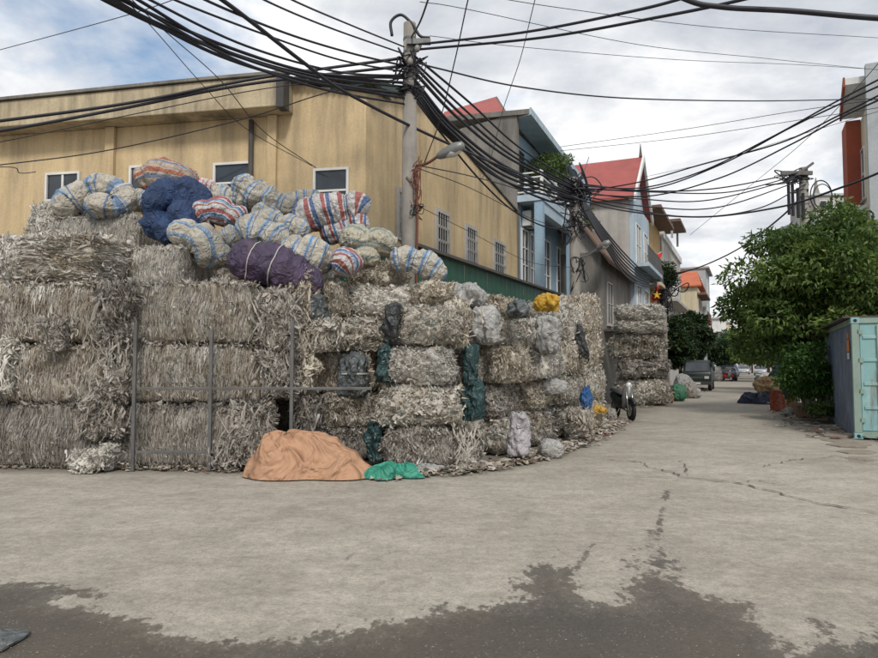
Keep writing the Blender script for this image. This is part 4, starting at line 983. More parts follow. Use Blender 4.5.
cap = MB().prism([(xl, -fo - 0.06, zfa - 0.10), (FR(90, 88, fo)[0], -fo - 0.06, zfa - 0.02), (FR(205, 88, fo)[0], -fo - 0.06, zfa + 0.015), (xf + 0.05, -fo - 0.06, zfa + 0.015), (xf + 0.05, -fo - 0.06, zfa + 0.08), (FR(205, 88, fo)[0], -fo - 0.06, zfa + 0.08), (FR(90, 88, fo)[0], -fo - 0.06, zfa + 0.045), (xl, -fo - 0.06, zfa - 0.035)], (0, fo + 0.5, 0))
cap.build('coping', 'grey_cement', yb)
for pxa, pxb in ((106, 115), (268, 277)):
    a, b = FR(pxa, 200)[0], FR(pxb, 200)[0]
    MB().box(a, b, -0.10, -0.003, 0, zfb - 0.012).build('pilaster', 'yellow_plaster', yb, bevel=0.01)
xa = FR(253, 150)[0]
MB().tube([(xa, -0.1, 3.0), (xa, -0.1, zfb - 0.1)], 0.06, 8).build('drain_pipe', 'pipe_dark', yb, True)
MB().box(xf - 0.16, xf + 0.012, -fo - 0.012, -fo + 0.3, zfb - 0.02, zfa + 0.01).build('drain_head', 'pipe_dark', yb)
for (x0, x1, y0, y1, cols, rws) in ((48, 79, 174, 200, 2, 1), (132, 160, 167, 190, 2, 1), (216, 251, 164, 187, 1, 2), (316, 347, 170, 196, 1, 2)):
    ax, az = FR(x0, y1); bx_, bz = FR(x1, y0)
    ext = 0.35 if y1 < 199 else 0.0
    window(yb, (ax, 0, az - ext), (1, 0, 0), (0, 0, 1), (0, -1, 0), bx_ - ax, bz - az + ext, cols=cols, rows_=rws, fr=0.055, grille=0)
# roof edge over the right part of the front: corrugated sheet
def corr_strip(p0, p1, back, amp=0.035, wl=0.15, thick=0.02):
    p0, p1, back = Vector(p0), Vector(p1), Vector(back); L = (p1 - p0).length; n = max(8, int(L / wl * 6)); mb = MB(); vs = []
    for i in range(n + 1):
        s = i / n; q = p0.lerp(p1, s) + Vector((0, 0, amp * math.sin(2 * math.pi * s * L / wl))); vs += [q, q + back, q + back - Vector((0, 0, thick)), q - Vector((0, 0, thick))]
    fs = []
    for i in range(n):
        a, b = 4 * i, 4 * i + 4
        fs += [(a, b, b + 1, a + 1), (a + 1, b + 1, b + 2, a + 2), (a + 2, b + 2, b + 3, a + 3), (a + 3, b + 3, b, a)]
    return mb.add(vs, fs)
z365 = FR(365, 91)[1]
corr_strip((xm - 0.35, -0.25, zm + 0.10), (0.28, -0.25, z365 + 0.10), (0, 4.0, 0.25)).build('roof_sheet', 'roof_sheet', yb)
# side wall along the street (built in street coordinates, then brought into the building's frame)
inv = (Matrix.Translation(cornerp) @ Matrix.Rotation(math.atan2(FU.y, FU.x), 4, 'Z')).inverted()
def loc_s(c, t, z): return inv @ SP(c, t, z)
tP, zP = ST(421, 103, CY); tE, zE = ST(517, 213, CY)
side = [(tA, 0), (tE, 0), (tE, zE), (tP, zP), (tA, z365)]
MB().prism([loc_s(CY + 0.004, t, z) for t, z in side], inv.to_3x3() @ (SP(-0.3, 0) - SP(0, 0))).build('side_wall', 'yellow_plaster', yb)
for k, ((ta, za), (tb, zb)) in enumerate((((tA - 0.2, z365 + 0.02), (tP, zP + 0.02)), ((tP, zP + 0.02), (tE - 0.02, zE + 0.02)))):
    m = MB(); hh, pr = ((0.18, 0.16), (0.07, 0.06))[k]
    m.prism([loc_s(CY + pr, ta, za + 0.02), loc_s(CY + pr, tb, zb + 0.02), loc_s(CY + pr, tb, zb + hh), loc_s(CY + pr, ta, za + hh)], inv.to_3x3() @ (SP(-6.0, 0) - SP(0, 0)))
    m.build('roof_trim', ('green_trim', 'grey_cement')[k], yb)
dS = (inv.to_3x3() @ (SP(0, 1) - SP(0, 0))); dN = (inv.to_3x3() @ (SP(1, 0) - SP(0, 0)))
for (x0, x1, y0, y1) in ((397, 404, 187, 232), (435.5, 447, 207, 250), (465, 475, 223, 257), (493, 503.5, 238, 270)):
    ta, zt = ST(x0, y0, CY); tb, _ = ST(x1, y0, CY); zb = ST(x0, y1, CY)[1]
    window(yb, loc_s(CY + 0.006, ta, zb - 0.1), dS, (0, 0, 1), dN, tb - ta, zt - zb, mats=('pale_cement', 'window_glass'), cols=1, rows_=3, fr=0.09, sill=False, grille=5)
MB().prism([loc_s(CY + 0.05, ST(421, 150, CY)[0], 0), loc_s(CY + 0.05, ST(429, 150, CY)[0], 0), loc_s(CY + 0.05, ST(429, 150, CY)[0], 7.6), loc_s(CY + 0.05, ST(421, 150, CY)[0], 7.6)], inv.to_3x3() @ (SP(-0.05, 0) - SP(0, 0))).build('pilaster', 'yellow_plaster', yb)

class House:
    def __init__(self, name, label, c, t, cat='house'):
        self.c, self.t = c, t; self.o = thing(name, label, cat, SP(c, t), -A)
    def box(self, part, c0, c1, t0, t1, z0, z1, mat, bevel=0.0, parent=None):
        return MB().box(c0 - self.c, c1 - self.c, t0 - self.t, t1 - self.t, z0, z1).build(part, mat, parent or self.o, bevel=bevel)
    def mb(self, part, m, mat, smooth=False, parent=None):
        return m.build(part, mat, parent or self.o, smooth)
    def L(self, c, t, z): return Vector((c - self.c, t - self.t, z))
    def win_front(self, c, t0, t1, z0, z1, side=1, **k):        # on a street-facing wall
        if side > 0: return window(self.o, self.L(c, t0, z0), (0, 1, 0), (0, 0, 1), (1, 0, 0), t1 - t0, z1 - z0, **k)
        return window(self.o, self.L(c, t1, z0), (0, -1, 0), (0, 0, 1), (-1, 0, 0), t1 - t0, z1 - z0, **k)
    def win_near(self, t, c0, c1, z0, z1, **k):                 # on the wall that faces the camera
        return window(self.o, self.L(c0, t, z0), (1, 0, 0), (0, 0, 1), (0, -1, 0), c1 - c0, z1 - z0, **k)
    def rail_front(self, c, t0, t1, z0, z1, mat='white_paint', step=0.16, r=0.016):
        m = MB(); m.tube([self.L(c, t0, z1), self.L(c, t1, z1)], r * 1.6, 6); m.tube([self.L(c, t0, z0), self.L(c, t1, z0)], r * 1.4, 6)
        rl = m.build('railing', mat, self.o)
        n = int((t1 - t0) / step); b = MB().tube([(0, 0, 0), (0, 0, z1 - z0)], r, 5).build('baluster', mat, rl); b.location = self.L(c, t0 + 0.02, z0)
        for k in range(1, n + 1):
            d = b.copy(); COL.objects.link(d); d.parent = rl; d.location = self.L(c, t0 + 0.02 + (t1 - t0 - 0.04) * k / n, z0)
        return rl
# ---------------- green sheet wall along the pavement
cg = -6.45
ta, za = ST(404, 246, cg); tb, zb = ST(572, 296, cg)
gw = thing('sheet_wall', 'dark green metal sheet wall behind the bales along the street', 'wall', SP(cg, ta), -A)
npan = 9; zt = 4.05
for k in range(npan):
    t0, t1 = (tb - ta) * k / npan, (tb - ta) * (k + 1) / npan
    m = MB(); n = 24; vs = []
    for i in range(n + 1):
        s = i / n; ph = (s * 4) % 1; x = 0.010 if ph < 0.35 else 0.0
        vs += [(x, t0 + (t1 - t0 - 0.01) * s, 0.0), (x, t0 + (t1 - t0 - 0.01) * s, zt + 0.1 * k / npan)]
    m.add(vs, [(2 * i, 2 * i + 2, 2 * i + 3, 2 * i + 1) for i in range(n)]); m.build('panel', 'green_sheet', gw)
MB().prism([(-0.06, -0.05, zt + 0.002), (0.14, -0.05, zt + 0.002), (0.14, -0.05, zt + 0.07), (-0.06, -0.05, zt + 0.07)], (0, tb - ta + 0.1, 0.1)).build('ridge_cap', 'roof_sheet', gw)
MB().box(-3.0, -0.07, -0.02, 0.03, 0, zt - 0.05).build('panel', 'green_sheet', gw)

# ---------------- blue house
tB0, tB1 = tE + 0.03, ST(580, 300, CY)[0]
bh = House('blue_house', 'light blue house with open top floor balcony and concrete side wall', CY, tB0)
def TP(px, py, t):
    o = SP(0, t); n = SP(0, 1); p = plane_hit(px, py, o, n); return SC(p)[0], p.z
ctop = ST(520, 117, CY)[1]
cb, zbk = TP(463, 128, tB0)
# side wall, concrete
MB().prism([bh.L(CY, tB0, 0), bh.L(CY, tB0, ctop), bh.L(cb, tB0, zbk), bh.L(cb - 3, tB0, zbk - 0.6), bh.L(cb - 3, tB0, 0)], (0, 0.25, 0)).build('side_wall', 'grey_cement', bh.o)
zs2, zs3 = 4.0, ST(518, 197, CY)[1]
bh.box('front_wall', CY - 0.3, CY, tB0 + 0.26, tB1, 0, zs3, 'blue_plaster')
bh.box('top_floor_wall', CY - 0.6, CY - 0.35, tB0 + 0.26, tB1, zs3, ctop - 0.3, 'blue_plaster')
bh.box('balcony_slab', CY + 0.003, CY + 0.95, tB0 - 0.02, tB1, zs3 - 0.22, zs3 + 0.02, 'pale_blue')
bh.box('end_wall', CY - 0.3, CY + 0.6, tB1 - 0.2, tB1 + 0.003, 0, ctop - 0.4, 'blue_plaster')
for tt in (tB0 + 0.03, tB0 + 4.6):
    bh.box('column', CY + 0.62, CY + 0.92, tt, tt + 0.3, 0, zs3 - 0.222, 'blue_plaster', 0.01)
bh.box('beam', CY + 0.66, CY + 0.9, tB0 + 0.34, tB1 - 0.21, zs3 - 0.62, zs3 - 0.223, 'pale_blue')
# roof slab with deep eave
m = MB(); m.prism([bh.L(CY - 5, tB0 - 0.08, ctop + 0.25), bh.L(CY + 0.5, tB0 - 0.08, ctop - 0.12), bh.L(CY + 0.5, tB0 - 0.08, ctop + 0.06), bh.L(CY - 5, tB0 - 0.08, ctop + 0.45)], (0, tB1 - tB0 + 0.2, -0.5)); bh.mb('roof', m, 'grey_cement')
m = MB(); m.prism([bh.L(CY + 0.505, tB0 - 0.09, ctop - 0.16), bh.L(CY + 0.57, tB0 - 0.09, ctop - 0.16), bh.L(CY + 0.57, tB0 - 0.09, ctop + 0.1), bh.L(CY + 0.505, tB0 - 0.09, ctop + 0.1)], (0, tB1 - tB0 + 0.22, -0.5)); bh.mb('eave_board', m, 'pale_blue')
m = MB(); m.prism([bh.L(CY - 0.3, tB0 + 0.26, ctop - 0.09), bh.L(CY + 0.5, tB0 - 0.07, ctop - 0.17), bh.L(CY + 0.5, tB0 - 0.07, ctop - 0.125), bh.L(CY - 0.3, tB0 + 0.26, ctop - 0.045)], (0, tB1 - tB0 - 0.1, -0.5)); bh.mb('soffit', m, 'pale_blue')
# near end return of the railing, then the long side
m = MB()
for z in np.linspace(zs3 + 0.12, zs3 + 0.8, 5): m.tube([bh.L(CY + 0.02, tB0 + 0.02, z), bh.L(CY + 0.88, tB0 + 0.02, z)], 0.03, 6)
rl = m.build('railing', 'white_paint', bh.o)
for z in np.linspace(zs3 + 0.12, zs3 + 0.8, 5):
    MB().tube([bh.L(CY + 0.9, tB0 + 0.02, z), bh.L(CY + 0.9, tB1 - 0.2, z)], 0.03, 6).build('rail', 'white_paint', rl)
for k in range(6):
    tt = tB0 + 0.05 + k * (tB1 - tB0 - 0.3) / 5; MB().box(CY + 0.85 - CY, CY + 0.95 - CY, tt - tB0 - 0.04, tt - tB0 + 0.04, zs3 + 0.02, zs3 + 0.9).build('post', 'white_paint', rl)
# openings
for (ta_, tb_) in ((0.45, 1.15), (1.5, 2.2)):
    bh.win_front(CY, tB0 + ta_, tB0 + tb_, zs2 + 0.6, zs2 + 2.5, cols=2, rows_=3, fr=0.06)
for (ta_, tb_) in ((3.2, 4.2), (5.4, 6.4), (7.2, 8.2)):
    bh.win_front(CY, tB0 + ta_, tB0 + tb_, zs2 + 0.5, zs2 + 2.6, cols=2, rows_=3, fr=0.06)
bh.win_front(CY - 0.35, tB0 + 0.5, tB0 + 1.9, zs3 + 0.1, zs3 + 2.1, mats=('blue_plaster', 'interior_dark'), cols=1, rows_=1, sill=False)
bh.win_front(CY - 0.35, tB0 + 4.5, tB0 + 6.0, zs3 + 0.1, zs3 + 2.1, mats=('blue_plaster', 'interior_dark'), cols=2, rows_=1, sill=False)
bh.box('cornice', CY + 0.004, CY + 0.12, tB0 + 0.3, tB0 + 4.5, zs2 + 0.1, zs2 + 0.28, 'white_paint')
# air conditioner on the wall
ac = thing('air_conditioner', 'boxy air conditioner unit hung on the blue house wall', 'air conditioner', SP(CY + 0.02, tB0 + 0.5, zs3 - 1.05), -A)
MB().box(0, 0.34, 0, 0.85, 0.06, 0.62).build('case', 'white_paint', ac, bevel=0.02)
m = MB(); m.tube([(0.345, 0.34 + 0.22 * math.cos(a), 0.34 + 0.22 * math.sin(a)) for a in np.linspace(0, 2 * math.pi, 21)], 0.012, 5, False)
m.tube([(0.345, 0.34 + 0.12 * math.cos(a), 0.34 + 0.12 * math.sin(a)) for a in np.linspace(0, 2 * math.pi, 17)], 0.010, 5, False); m.build('fan_guard', 'pipe_dark', ac)
MB().box(0, 0.36, 0.1, 0.14, 0, 0.055).build('bracket', 'grey_steel', ac); MB().box(0, 0.36, 0.7, 0.74, 0, 0.055).build('bracket', 'grey_steel', ac)
# ---------------- red sheet roof rising behind the yellow building
rb = thing('red_roof_house', 'house far back whose red sheet roof rises behind the yellow building', 'house', P(470, 365, 30) * 1.0)
rb.location.z = 0
def rloc(px, py, Y): return P(px, py, Y) - Vector(rb.location)
pts = [rloc(440, 128, 29), rloc(444, 112, 31), rloc(495, 97, 31), rloc(512, 124, 27)]
m = MB(); m.prism(pts, (0.0, 0.05, -0.12)); m.build('roof', 'red_roof', rb)
m = MB(); m.prism([rloc(495, 97, 31), rloc(512, 124, 27), rloc(514, 124, 27), rloc(497, 96.5, 31)], (0, 0, -0.2)); m.build('ridge_cap', 'brown_roof', rb)
m = MB(); p0, p1 = rloc(443, 120, 31.5), rloc(505, 120, 31.5); m.box(p0.x, p1.x, 1.5, 6, 0, p0.z); m.build('wall', 'pale_cement', rb)

# ---------------- small gabled house before the red one
cs = -5.7
t0, z0 = ST(601, 250, cs); t1, _ = ST(627, 250, cs)
sh = House('small_house', 'small grey house with brown pitched roof before the red roofed one', cs, t0)
sh.box('wall', cs - 4.5, cs, t0, t1, 0, 6.4, 'grey_cement')
zpk = 8.3; zev = 6.5
def gable_roof(hs, c0, c1, t0, t1, zev, zpk, mat, th=0.14, over=0.35):      # ridge along c
    tm = (t0 + t1) / 2; sl = (zpk - zev) / (tm - t0)
    for s in (-1, 1):
        te = tm + s * ((t1 - t0) / 2 + over); ze = zpk - ((t1 - t0) / 2 + over) * sl
        m = MB(); m.prism([hs.L(c0, tm, zpk), hs.L(c0, te, ze), hs.L(c0, te, ze + th), hs.L(c0, tm, zpk + th)], (c1 - c0, 0, 0)); hs.mb('roof_slope', m, mat)
    m = MB(); m.prism([hs.L(c1 - over, t0, zev - 0.02), hs.L(c1 - over, t1, zev - 0.02), hs.L(c1 - over, tm, zpk - 0.03)], (-0.2, 0, 0)); return m
def gable_roof_t(hs, c0, c1, t0, t1, zev, zpk, mat, th=0.14, over=0.4):    # ridge along the street
    cm = (c0 + c1) / 2; sl = (zpk - zev) / (cm - c0)
    for s in (-1, 1):
        ce = cm + s * ((c1 - c0) / 2 + over); ze = zpk - ((c1 - c0) / 2 + over) * sl
        m = MB(); m.prism([hs.L(cm, t0 - over, zpk), hs.L(ce, t0 - over, ze), hs.L(ce, t0 - over, ze + th), hs.L(cm, t0 - over, zpk + th)], (0, t1 - t0 + 2 * over, 0)); hs.mb('roof_slope', m, mat)
    m = MB(); m.prism([hs.L(c0, t0 + 0.004, zev - 0.02), hs.L(c1, t0 + 0.004, zev - 0.02), hs.L(cm, t0 + 0.004, zpk - 0.03)], (0, 0.2, 0)); hs.mb('gable', m, 'pale_cement')
gable_roof_t(sh, cs - 2.4, cs, t0, t1, 6.42, 8.2, 'brown_roof')
sh.win_front(cs, t0 + 1.2, t0 + 2.4, 3.4, 5.2, mats=('pale_cement', 'window_glass'), cols=2, rows_=2)
sh.box('awning', cs + 0.003, cs + 1.3, t0 + 0.4, t1 - 0.2, 3.0, 3.1, 'roof_sheet')
# ---------------- red gabled house
cr = -5.6
tn, zn = ST(629, 194, cr); tp, zp = ST(637, 160, cr); tf = 2 * tp - tn
rh = House('red_gabled_house', 'tall grey house with bright red roof and white gable edge', cr, tn)
rh.box('wall', cr - 7.2, cr - 0.01, tn, tf, 0, zn - 0.05, 'pale_cement')
gm = gable_roof(rh, cr - 7.4, cr + 0.3, tn, tf, zn, zp, 'red_roof'); rh.mb('gable', gm, 'pale_blue')
for s in (-1, 1):
    tm = (tn + tf) / 2; te = tm + s * ((tf - tn) / 2 + 0.45); sl = (zp - zn) / (tm - tn); ze = zp - ((tf - tn) / 2 + 0.45) * sl
    m = MB(); m.prism([rh.L(cr + 0.31, tm, zp - 0.1), rh.L(cr + 0.31, te, ze - 0.1), rh.L(cr + 0.31, te, ze + 0.25), rh.L(cr + 0.31, tm, zp + 0.25)], (0.12, 0, 0)); rh.mb('bargeboard', m, 'white_paint')
MB().tube([rh.L(cr + 0.2, (tn + tf) / 2, zp + 0.15), rh.L(cr + 0.2, (tn + tf) / 2, zp + 0.9)], [0.1, 0.02], 6).build('finial', 'grey_steel', rh.o)
rh.box('front_wall', cr - 0.005, cr + 0.2, tn + 0.05, tf - 0.05, 0, zn - 0.3, 'pale_blue')
for z in (3.6, 6.9):
    rh.box('balcony_slab', cr + 0.203, cr + 0.95, tn + 0.1, tf - 0.1, z - 0.2, z, 'pale_blue'); rh.rail_front(cr + 0.9, tn + 0.15, tf - 0.15, z + 0.08, z + 0.9, 'grey_steel', 0.22)
    for q in (0.12, 0.6): rh.win_front(cr + 0.2, tn + (tf - tn) * q, tn + (tf - tn) * (q + 0.25), z + 0.1, z + 2.2, cols=2, rows_=2)
rh.win_near(tn, cr - 2.8, cr - 1.5, 5.2, 6.6, cols=2)
# ---------------- ochre house with flags
tO0, tO1 = tf + 0.1, ST(660, 250, -5.7)[0]
oh = House('ochre_house', 'ochre house with flags and a flower box beside the red gabled one', -5.7, tO0)
zo = ST(648, 215, -5.7)[1]
oh.box('wall', -12, -5.7, tO0, tO1, 0, zo, 'ochre_plaster')
oh.box('top_canopy', -8.5, -4.7, tO0 + 0.2, tO1 - 0.2, zo + 0.003, zo + 0.22, 'brown_roof')
oh.box('balcony_slab', -5.697, -4.8, tO0 + 0.4, tO1 - 0.4, 6.4, 6.6, 'cream_plaster'); oh.rail_front(-4.86, tO0 + 0.5, tO1 - 0.5, 6.66, 7.5, 'grey_steel', 0.25)
for z in (3.2, 6.7):
    for q in (0.1, 0.55): oh.win_front(-5.7, tO0 + (tO1 - tO0) * q, tO0 + (tO1 - tO0) * (q + 0.25), z + 0.1, z + 2.2, cols=2, rows_=2, mats=('white_paint', 'window_glass'))
oh.win_near(tO0, -7.4, -6.2, 9.2, zo - 0.5, mats=('white_paint', 'window_glass'), cols=2)
def flag(base, tip, w, h, label, seed):
    f = thing('flag', label, 'flag', base); m = MB(); tip = Vector(tip) - Vector(base)
    m.tube([(0, 0, 0), tip], 0.025, 6); m.build('flag_staff', 'white_paint', f)
    m = MB(); n = 10; vs = []
    for i in range(n + 1):
        s = i / n; p = tip * (1 - 0.55 * s)
        for k in range(5):
            q = k / 4; vs.append(p + Vector((0.1 * math.sin(q * 5 + s * 6 + seed), 0.1 * math.cos(q * 4 + s * 5), -h * q * (1 - 0.2 * s))))
    m.add(vs, [(5 * i + k, 5 * i + 5 + k, 5 * i + 6 + k, 5 * i + 1 + k) for i in range(n) for k in range(4)]); c = m.build('cloth', 'flag_red', f, True)
    m = MB(); cpt = tip * 0.72 + Vector((0.0, -0.13, -h * 0.5)); m.add([cpt + Vector((0.3 * h * (1 if i % 2 == 0 else 0.42) * math.sin(i * math.pi / 5), -0.02, 0.3 * h * (1 if i % 2 == 0 else 0.42) * math.cos(i * math.pi / 5))) for i in range(10)] + [cpt + Vector((0, -0.03, 0))], [(i, (i + 1) % 10, 10) for i in range(10)])
    m.build('star', 'flag_yellow', c)
    return f
b = SP(-5.6, tO0 + 0.6, 7.9); flag(b, b + SP(0.8, 0.2) - SP(0, 0) + Vector((0, 0, 0.6)), 0.9, 0.6, 'red flag with yellow star slanting out above the flower box', 1)
b = SP(-5.6, tO0 + 0.5, 5.6); flag(b, b + SP(0.7, -0.2) - SP(0, 0) + Vector((0, 0, 0.9)), 0.8, 0.9, 'red flag hanging lower beside the red gabled house', 2)
# ---------------- pale concrete house, then the cream one with the orange roof
tW0, tW1 = tO1 + 0.1, ST(681, 280, -5.6)[0] - 0.5
wh = House('pale_house', 'pale unpainted concrete house with brown flat roof edge', -5.6, tW0)
zw = ST(662, 238, -5.6)[1]
wh.box('wall', -12, -5.6, tW0, tW1, 0, zw, 'pale_cement'); wh.box('roof', -10, -4.3, tW0 + 0.2, tW0 + 5.0, zw + 1.1, zw + 1.3, 'brown_roof')
for tt in (tW0 + 0.5, tW0 + 4.6): wh.box('roof_post', -5.0, -4.85, tt, tt + 0.15, zw + 0.002, zw + 1.098, 'pale_cement')
wh.box('parapet', -5.9, -5.45, tW0, tW1, zw + 0.002, zw + 0.5, 'white_plaster')
wh.box('balcony_slab', -5.597, -4.7, tW0 + 1, tW1 - 1, 6.2, 6.4, 'pale_cement')
for z in (3.2, 6.6):
    for q in (0.1, 0.4, 0.7): wh.win_front(-5.6, tW0 + (tW1 - tW0) * q, tW0 + (tW1 - tW0) * (q + 0.15), z + 0.1, z + 2.2, cols=2, rows_=2)
tF0 = ST(697, 300, -4.8)[0]
ch = House('cream_house', 'cream house with bright orange tiled roof farther down the street', -4.8, tF0)
ch.box('wall', -10.5, -4.8, tF0, tF0 + 9, 0, 9.6, 'cream_plaster')
for s in (0, 1):
    z0_, z1_ = 9.6, 11.6
    m = MB()
    if s == 0: m.prism([ch.L(-10.9, tF0 - 0.4, z0_), ch.L(-4.3, tF0 - 0.4, z0_), ch.L(-5.0, tF0 + 4.5, z1_), ch.L(-10.4, tF0 + 4.5, z1_)], (0, 0, 0.15))
    else: m.prism([ch.L(-4.3, tF0 + 9.4, z0_), ch.L(-10.9, tF0 + 9.4, z0_), ch.L(-10.4, tF0 + 4.5, z1_), ch.L(-5.0, tF0 + 4.5, z1_)], (0, 0, 0.15))
    ch.mb('roof_slope', m, 'orange_roof')
ch.win_near(tF0, -7.9, -6.6, 6.8, 8.8, mats=('brown_roof', 'interior_dark'), cols=2, rows_=1); ch.win_near(tF0, -7.9, -6.6, 3.6, 5.4, mats=('brown_roof', 'window_glass'), cols=2, rows_=1)
ch.box('balcony_slab', -4.797, -3.8, tF0 + 0.5, tF0 + 8, 6.0, 6.25, 'rust_red'); ch.rail_front(-3.86, tF0 + 0.6, tF0 + 7.9, 6.3, 7.1, 'brown_roof', 0.4)
ch.box('canopy', -4.797, -3.9, tF0 + 0.5, tF0 + 8, 8.8, 9.0, 'brown_roof')
for q in (0.1, 0.5): ch.win_front(-4.8, tF0 + 9 * q, tF0 + 9 * (q + 0.2), 6.4, 8.4, cols=2, rows_=2)
tG0 = ST(706, 300, -4.4)[0]
gh = House('grey_house', 'narrow tall grey house next to the orange roofed one', -4.4, tG0)
gh.box('wall', -9, -4.4, tG0, tG0 + 8, 0, 12.6, 'slab_grey'); gh.box('roof', -9.2, -4.0, tG0 - 0.2, tG0 + 8.2, 12.603, 12.8, 'pale_cement')
for z in (3.4, 6.6, 9.6):
    gh.win_near(tG0, -5.6, -4.8, z, z + 1.7, cols=2); gh.win_front(-4.4, tG0 + 2, tG0 + 4, z, z + 1.9)
# ---------------- far end of the street
def far_block(px0, px1, pyt, Y, mat, label, seed, roofmat='pale_cement'):
    a, b = P(px0, 365, Y), P(px1, 365, Y); z = P(px0, pyt, Y).z; rr = random.Random(seed)
    o = thing('far_house', label, 'house', ((a.x + b.x) / 2, Y, 0)); w = b.x - a.x
    MB().box(-w / 2, w / 2, 0, 9, 0, z).build('wall', mat, o); MB().box(-w / 2 - 0.4, w / 2 + 0.4, -0.5, 9.4, z + 0.003, z + 0.3).build('roof', roofmat, o)
    n = max(1, int(w / 3)); fl = max(1, int(z / 3.3))
    for k in range(fl):
        for i in range(n):
            if rr.random() < 0.85: window(o, (-w / 2 + (i + 0.25) * w / n, 0, 0.9 + k * 3.3), (1, 0, 0), (0, 0, 1), (0, -1, 0), w / n * 0.45, 1.5, cols=2, sill=False)
    return o
far_block(713, 727, 319, 150, 'white_plaster', 'distant white house with a flat roof left at the street end', 1)
far_block(724, 733, 323, 165, 'cream_plaster', 'distant beige house behind the flat roofed white one', 2)
far_block(731, 737, 327, 185, 'slab_grey', 'distant grey house farthest down the street', 3)
far_block(752, 770, 338, 190, 'pale_cement', 'distant pale house seen low beside the big tree', 4)
# ---------------- right side
cR = 4.6
tR0 = ST(867, 150, cR)[0]; zR = ST(867, 70, cR)[1]
sb_ = House('grey_slab_building', 'grey building with slanted white canopy and rust red pier at the right edge', cR, tR0, 'building')
sb_.box('side_wall', cR, cR + 9, tR0 - 0.3, tR0, 0, zR + 0.4, 'slab_grey')
tR1 = ST(845.5, 155, cR - 0.6)[0]
sb_.box('front_wall', cR + 0.004, cR + 0.3, tR0 + 0.003, tR1 + 1, 0, zR - 1.4, 'cream_plaster')
m = MB(); m.prism([sb_.L(cR - 0.7, tR0 + 0.003, zR - 0.25), sb_.L(cR + 3, tR0 + 0.003, zR - 0.25), sb_.L(cR + 3, tR0 + 0.003, zR + 0.02), sb_.L(cR - 0.7, tR0 + 0.003, zR + 0.02)], (0, tR1 - tR0, -1.0)); sb_.mb('canopy', m, 'white_plaster')
m = MB(); m.prism([sb_.L(cR - 0.78, tR0 + 0.003, zR - 0.32), sb_.L(cR - 0.703, tR0 + 0.003, zR - 0.32), sb_.L(cR - 0.703, tR0 + 0.003, zR + 0.08), sb_.L(cR - 0.78, tR0 + 0.003, zR + 0.08)], (0, tR1 - tR0, -1.0)); sb_.mb('canopy_edge', m, 'rust_red')
tpa = ST(858, 200, cR)[0]; sb_.box('pier', cR - 0.55, cR - 0.002, tpa, tR1, 3, zR - 1.35, 'rust_red')
zbal = ST(862, 212, cR)[1]
sb_.box('balcony_slab', cR - 0.9, cR - 0.003, tR0 + 0.3, tpa - 0.01, zbal - 0.3, zbal, 'white_plaster'); sb_.box('balcony_edge', cR - 0.98, cR - 0.903, tR0 + 0.3, tpa - 0.01, zbal - 0.38, zbal + 0.1, 'rust_red')
for z in (zbal - 3.2, zbal + 0.1): sb_.win_front(cR + 0.004, tR0 + 0.6, tR0 + 2.2, z + 0.3, z + 2.4, side=-1, cols=2, rows_=2)
rf = thing('roof_tank_house', 'grey house with a roof shed and spire behind the right pole', 'house', (P(834, 365, 62).x, 62, 0))
z = P(834, 198, 62).z; MB().box(-1.6, 6, 0, 8, 0, z - 1.6).build('wall', 'slab_grey', rf); MB().box(-1.0, 2.4, 0.4, 5, z - 1.598, z + 0.3).build('roof_shed', 'pale_cement', rf); MB().box(-1.2, 2.6, 0.2, 5.2, z + 0.302, z + 0.5).build('roof', 'slab_grey', rf)
MB().tube([(-0.6, 1, z + 0.5), (-0.6, 1, z + 1.2), (-0.6, 1, z + 2.2)], [0.35, 0.2, 0.03], 8).build('spire', 'pole_concrete', rf)
window(rf, (-0.6, 0.4, z - 1.2), (1, 0, 0), (0, 0, 1), (0, -1, 0), 1.2, 1.0, cols=2, sill=False)
# ================================================================== utility poles and cables
def utility_pole(label, px, Y, py_top, r0=0.17, r1=0.105, seed=0, lean=0.0):
    b = P(px, 365, Y); b.z = 0; top = P(px, py_top, Y).z
    o = thing('utility_pole', label, 'pole', b)
    MB().tube([(0, 0, -0.1), (lean * 0.5, 0, top * 0.5), (lean, 0, top)], [r0, (r0 + r1) / 2, r1], 20).build('shaft', 'pole_concrete', o, True)
    rr = random.Random(seed)
    for k in range(5):
        z = top - 0.35 - 0.28 * k; r = r1 + (r0 - r1) * (top - z) / top + 0.006; x = lean * z / top
        MB().tube([(x, 0, z), (x, 0, z + 0.05)], r, 16).build('clamp', 'grey_steel', o)
        a = rr.uniform(0, 6.28); MB().tube([(x + math.cos(a) * r, math.sin(a) * r, z + 0.025), (x + math.cos(a) * (r + 0.16), math.sin(a) * (r + 0.16), z + 0.025)], 0.012, 6).build('hook', 'grey_steel', o)
        ins = MB(); bx, by = x + math.cos(a) * (r + 0.14), math.sin(a) * (r + 0.14); ins.tube([(bx, by, z - 0.05), (bx, by, z - 0.02), (bx, by, z + 0.04), (bx, by, z + 0.08)], [0.03, 0.055, 0.055, 0.03], 10); ins.build('insulator', 'insulator', o, True)
    return o, b, top
def tangle(parent, c, r, n, seed, rad=0.012, mat='cable_black', squash=(1, 1, 1)):
    rr = random.Random(seed)
    for k in range(n):
        pts = [Vector((rr.gauss(0, 1) * r * squash[0], rr.gauss(0, 0.6) * r * squash[1] - 0.12, rr.gauss(0, 1) * r * squash[2])) + Vector(c) for _ in range(6)]
        pts.append(pts[0]); MB().tube(catmull(pts, 6), rad * rr.uniform(0.7, 1.4), 5, False).build('cable_loop', mat, parent, True)
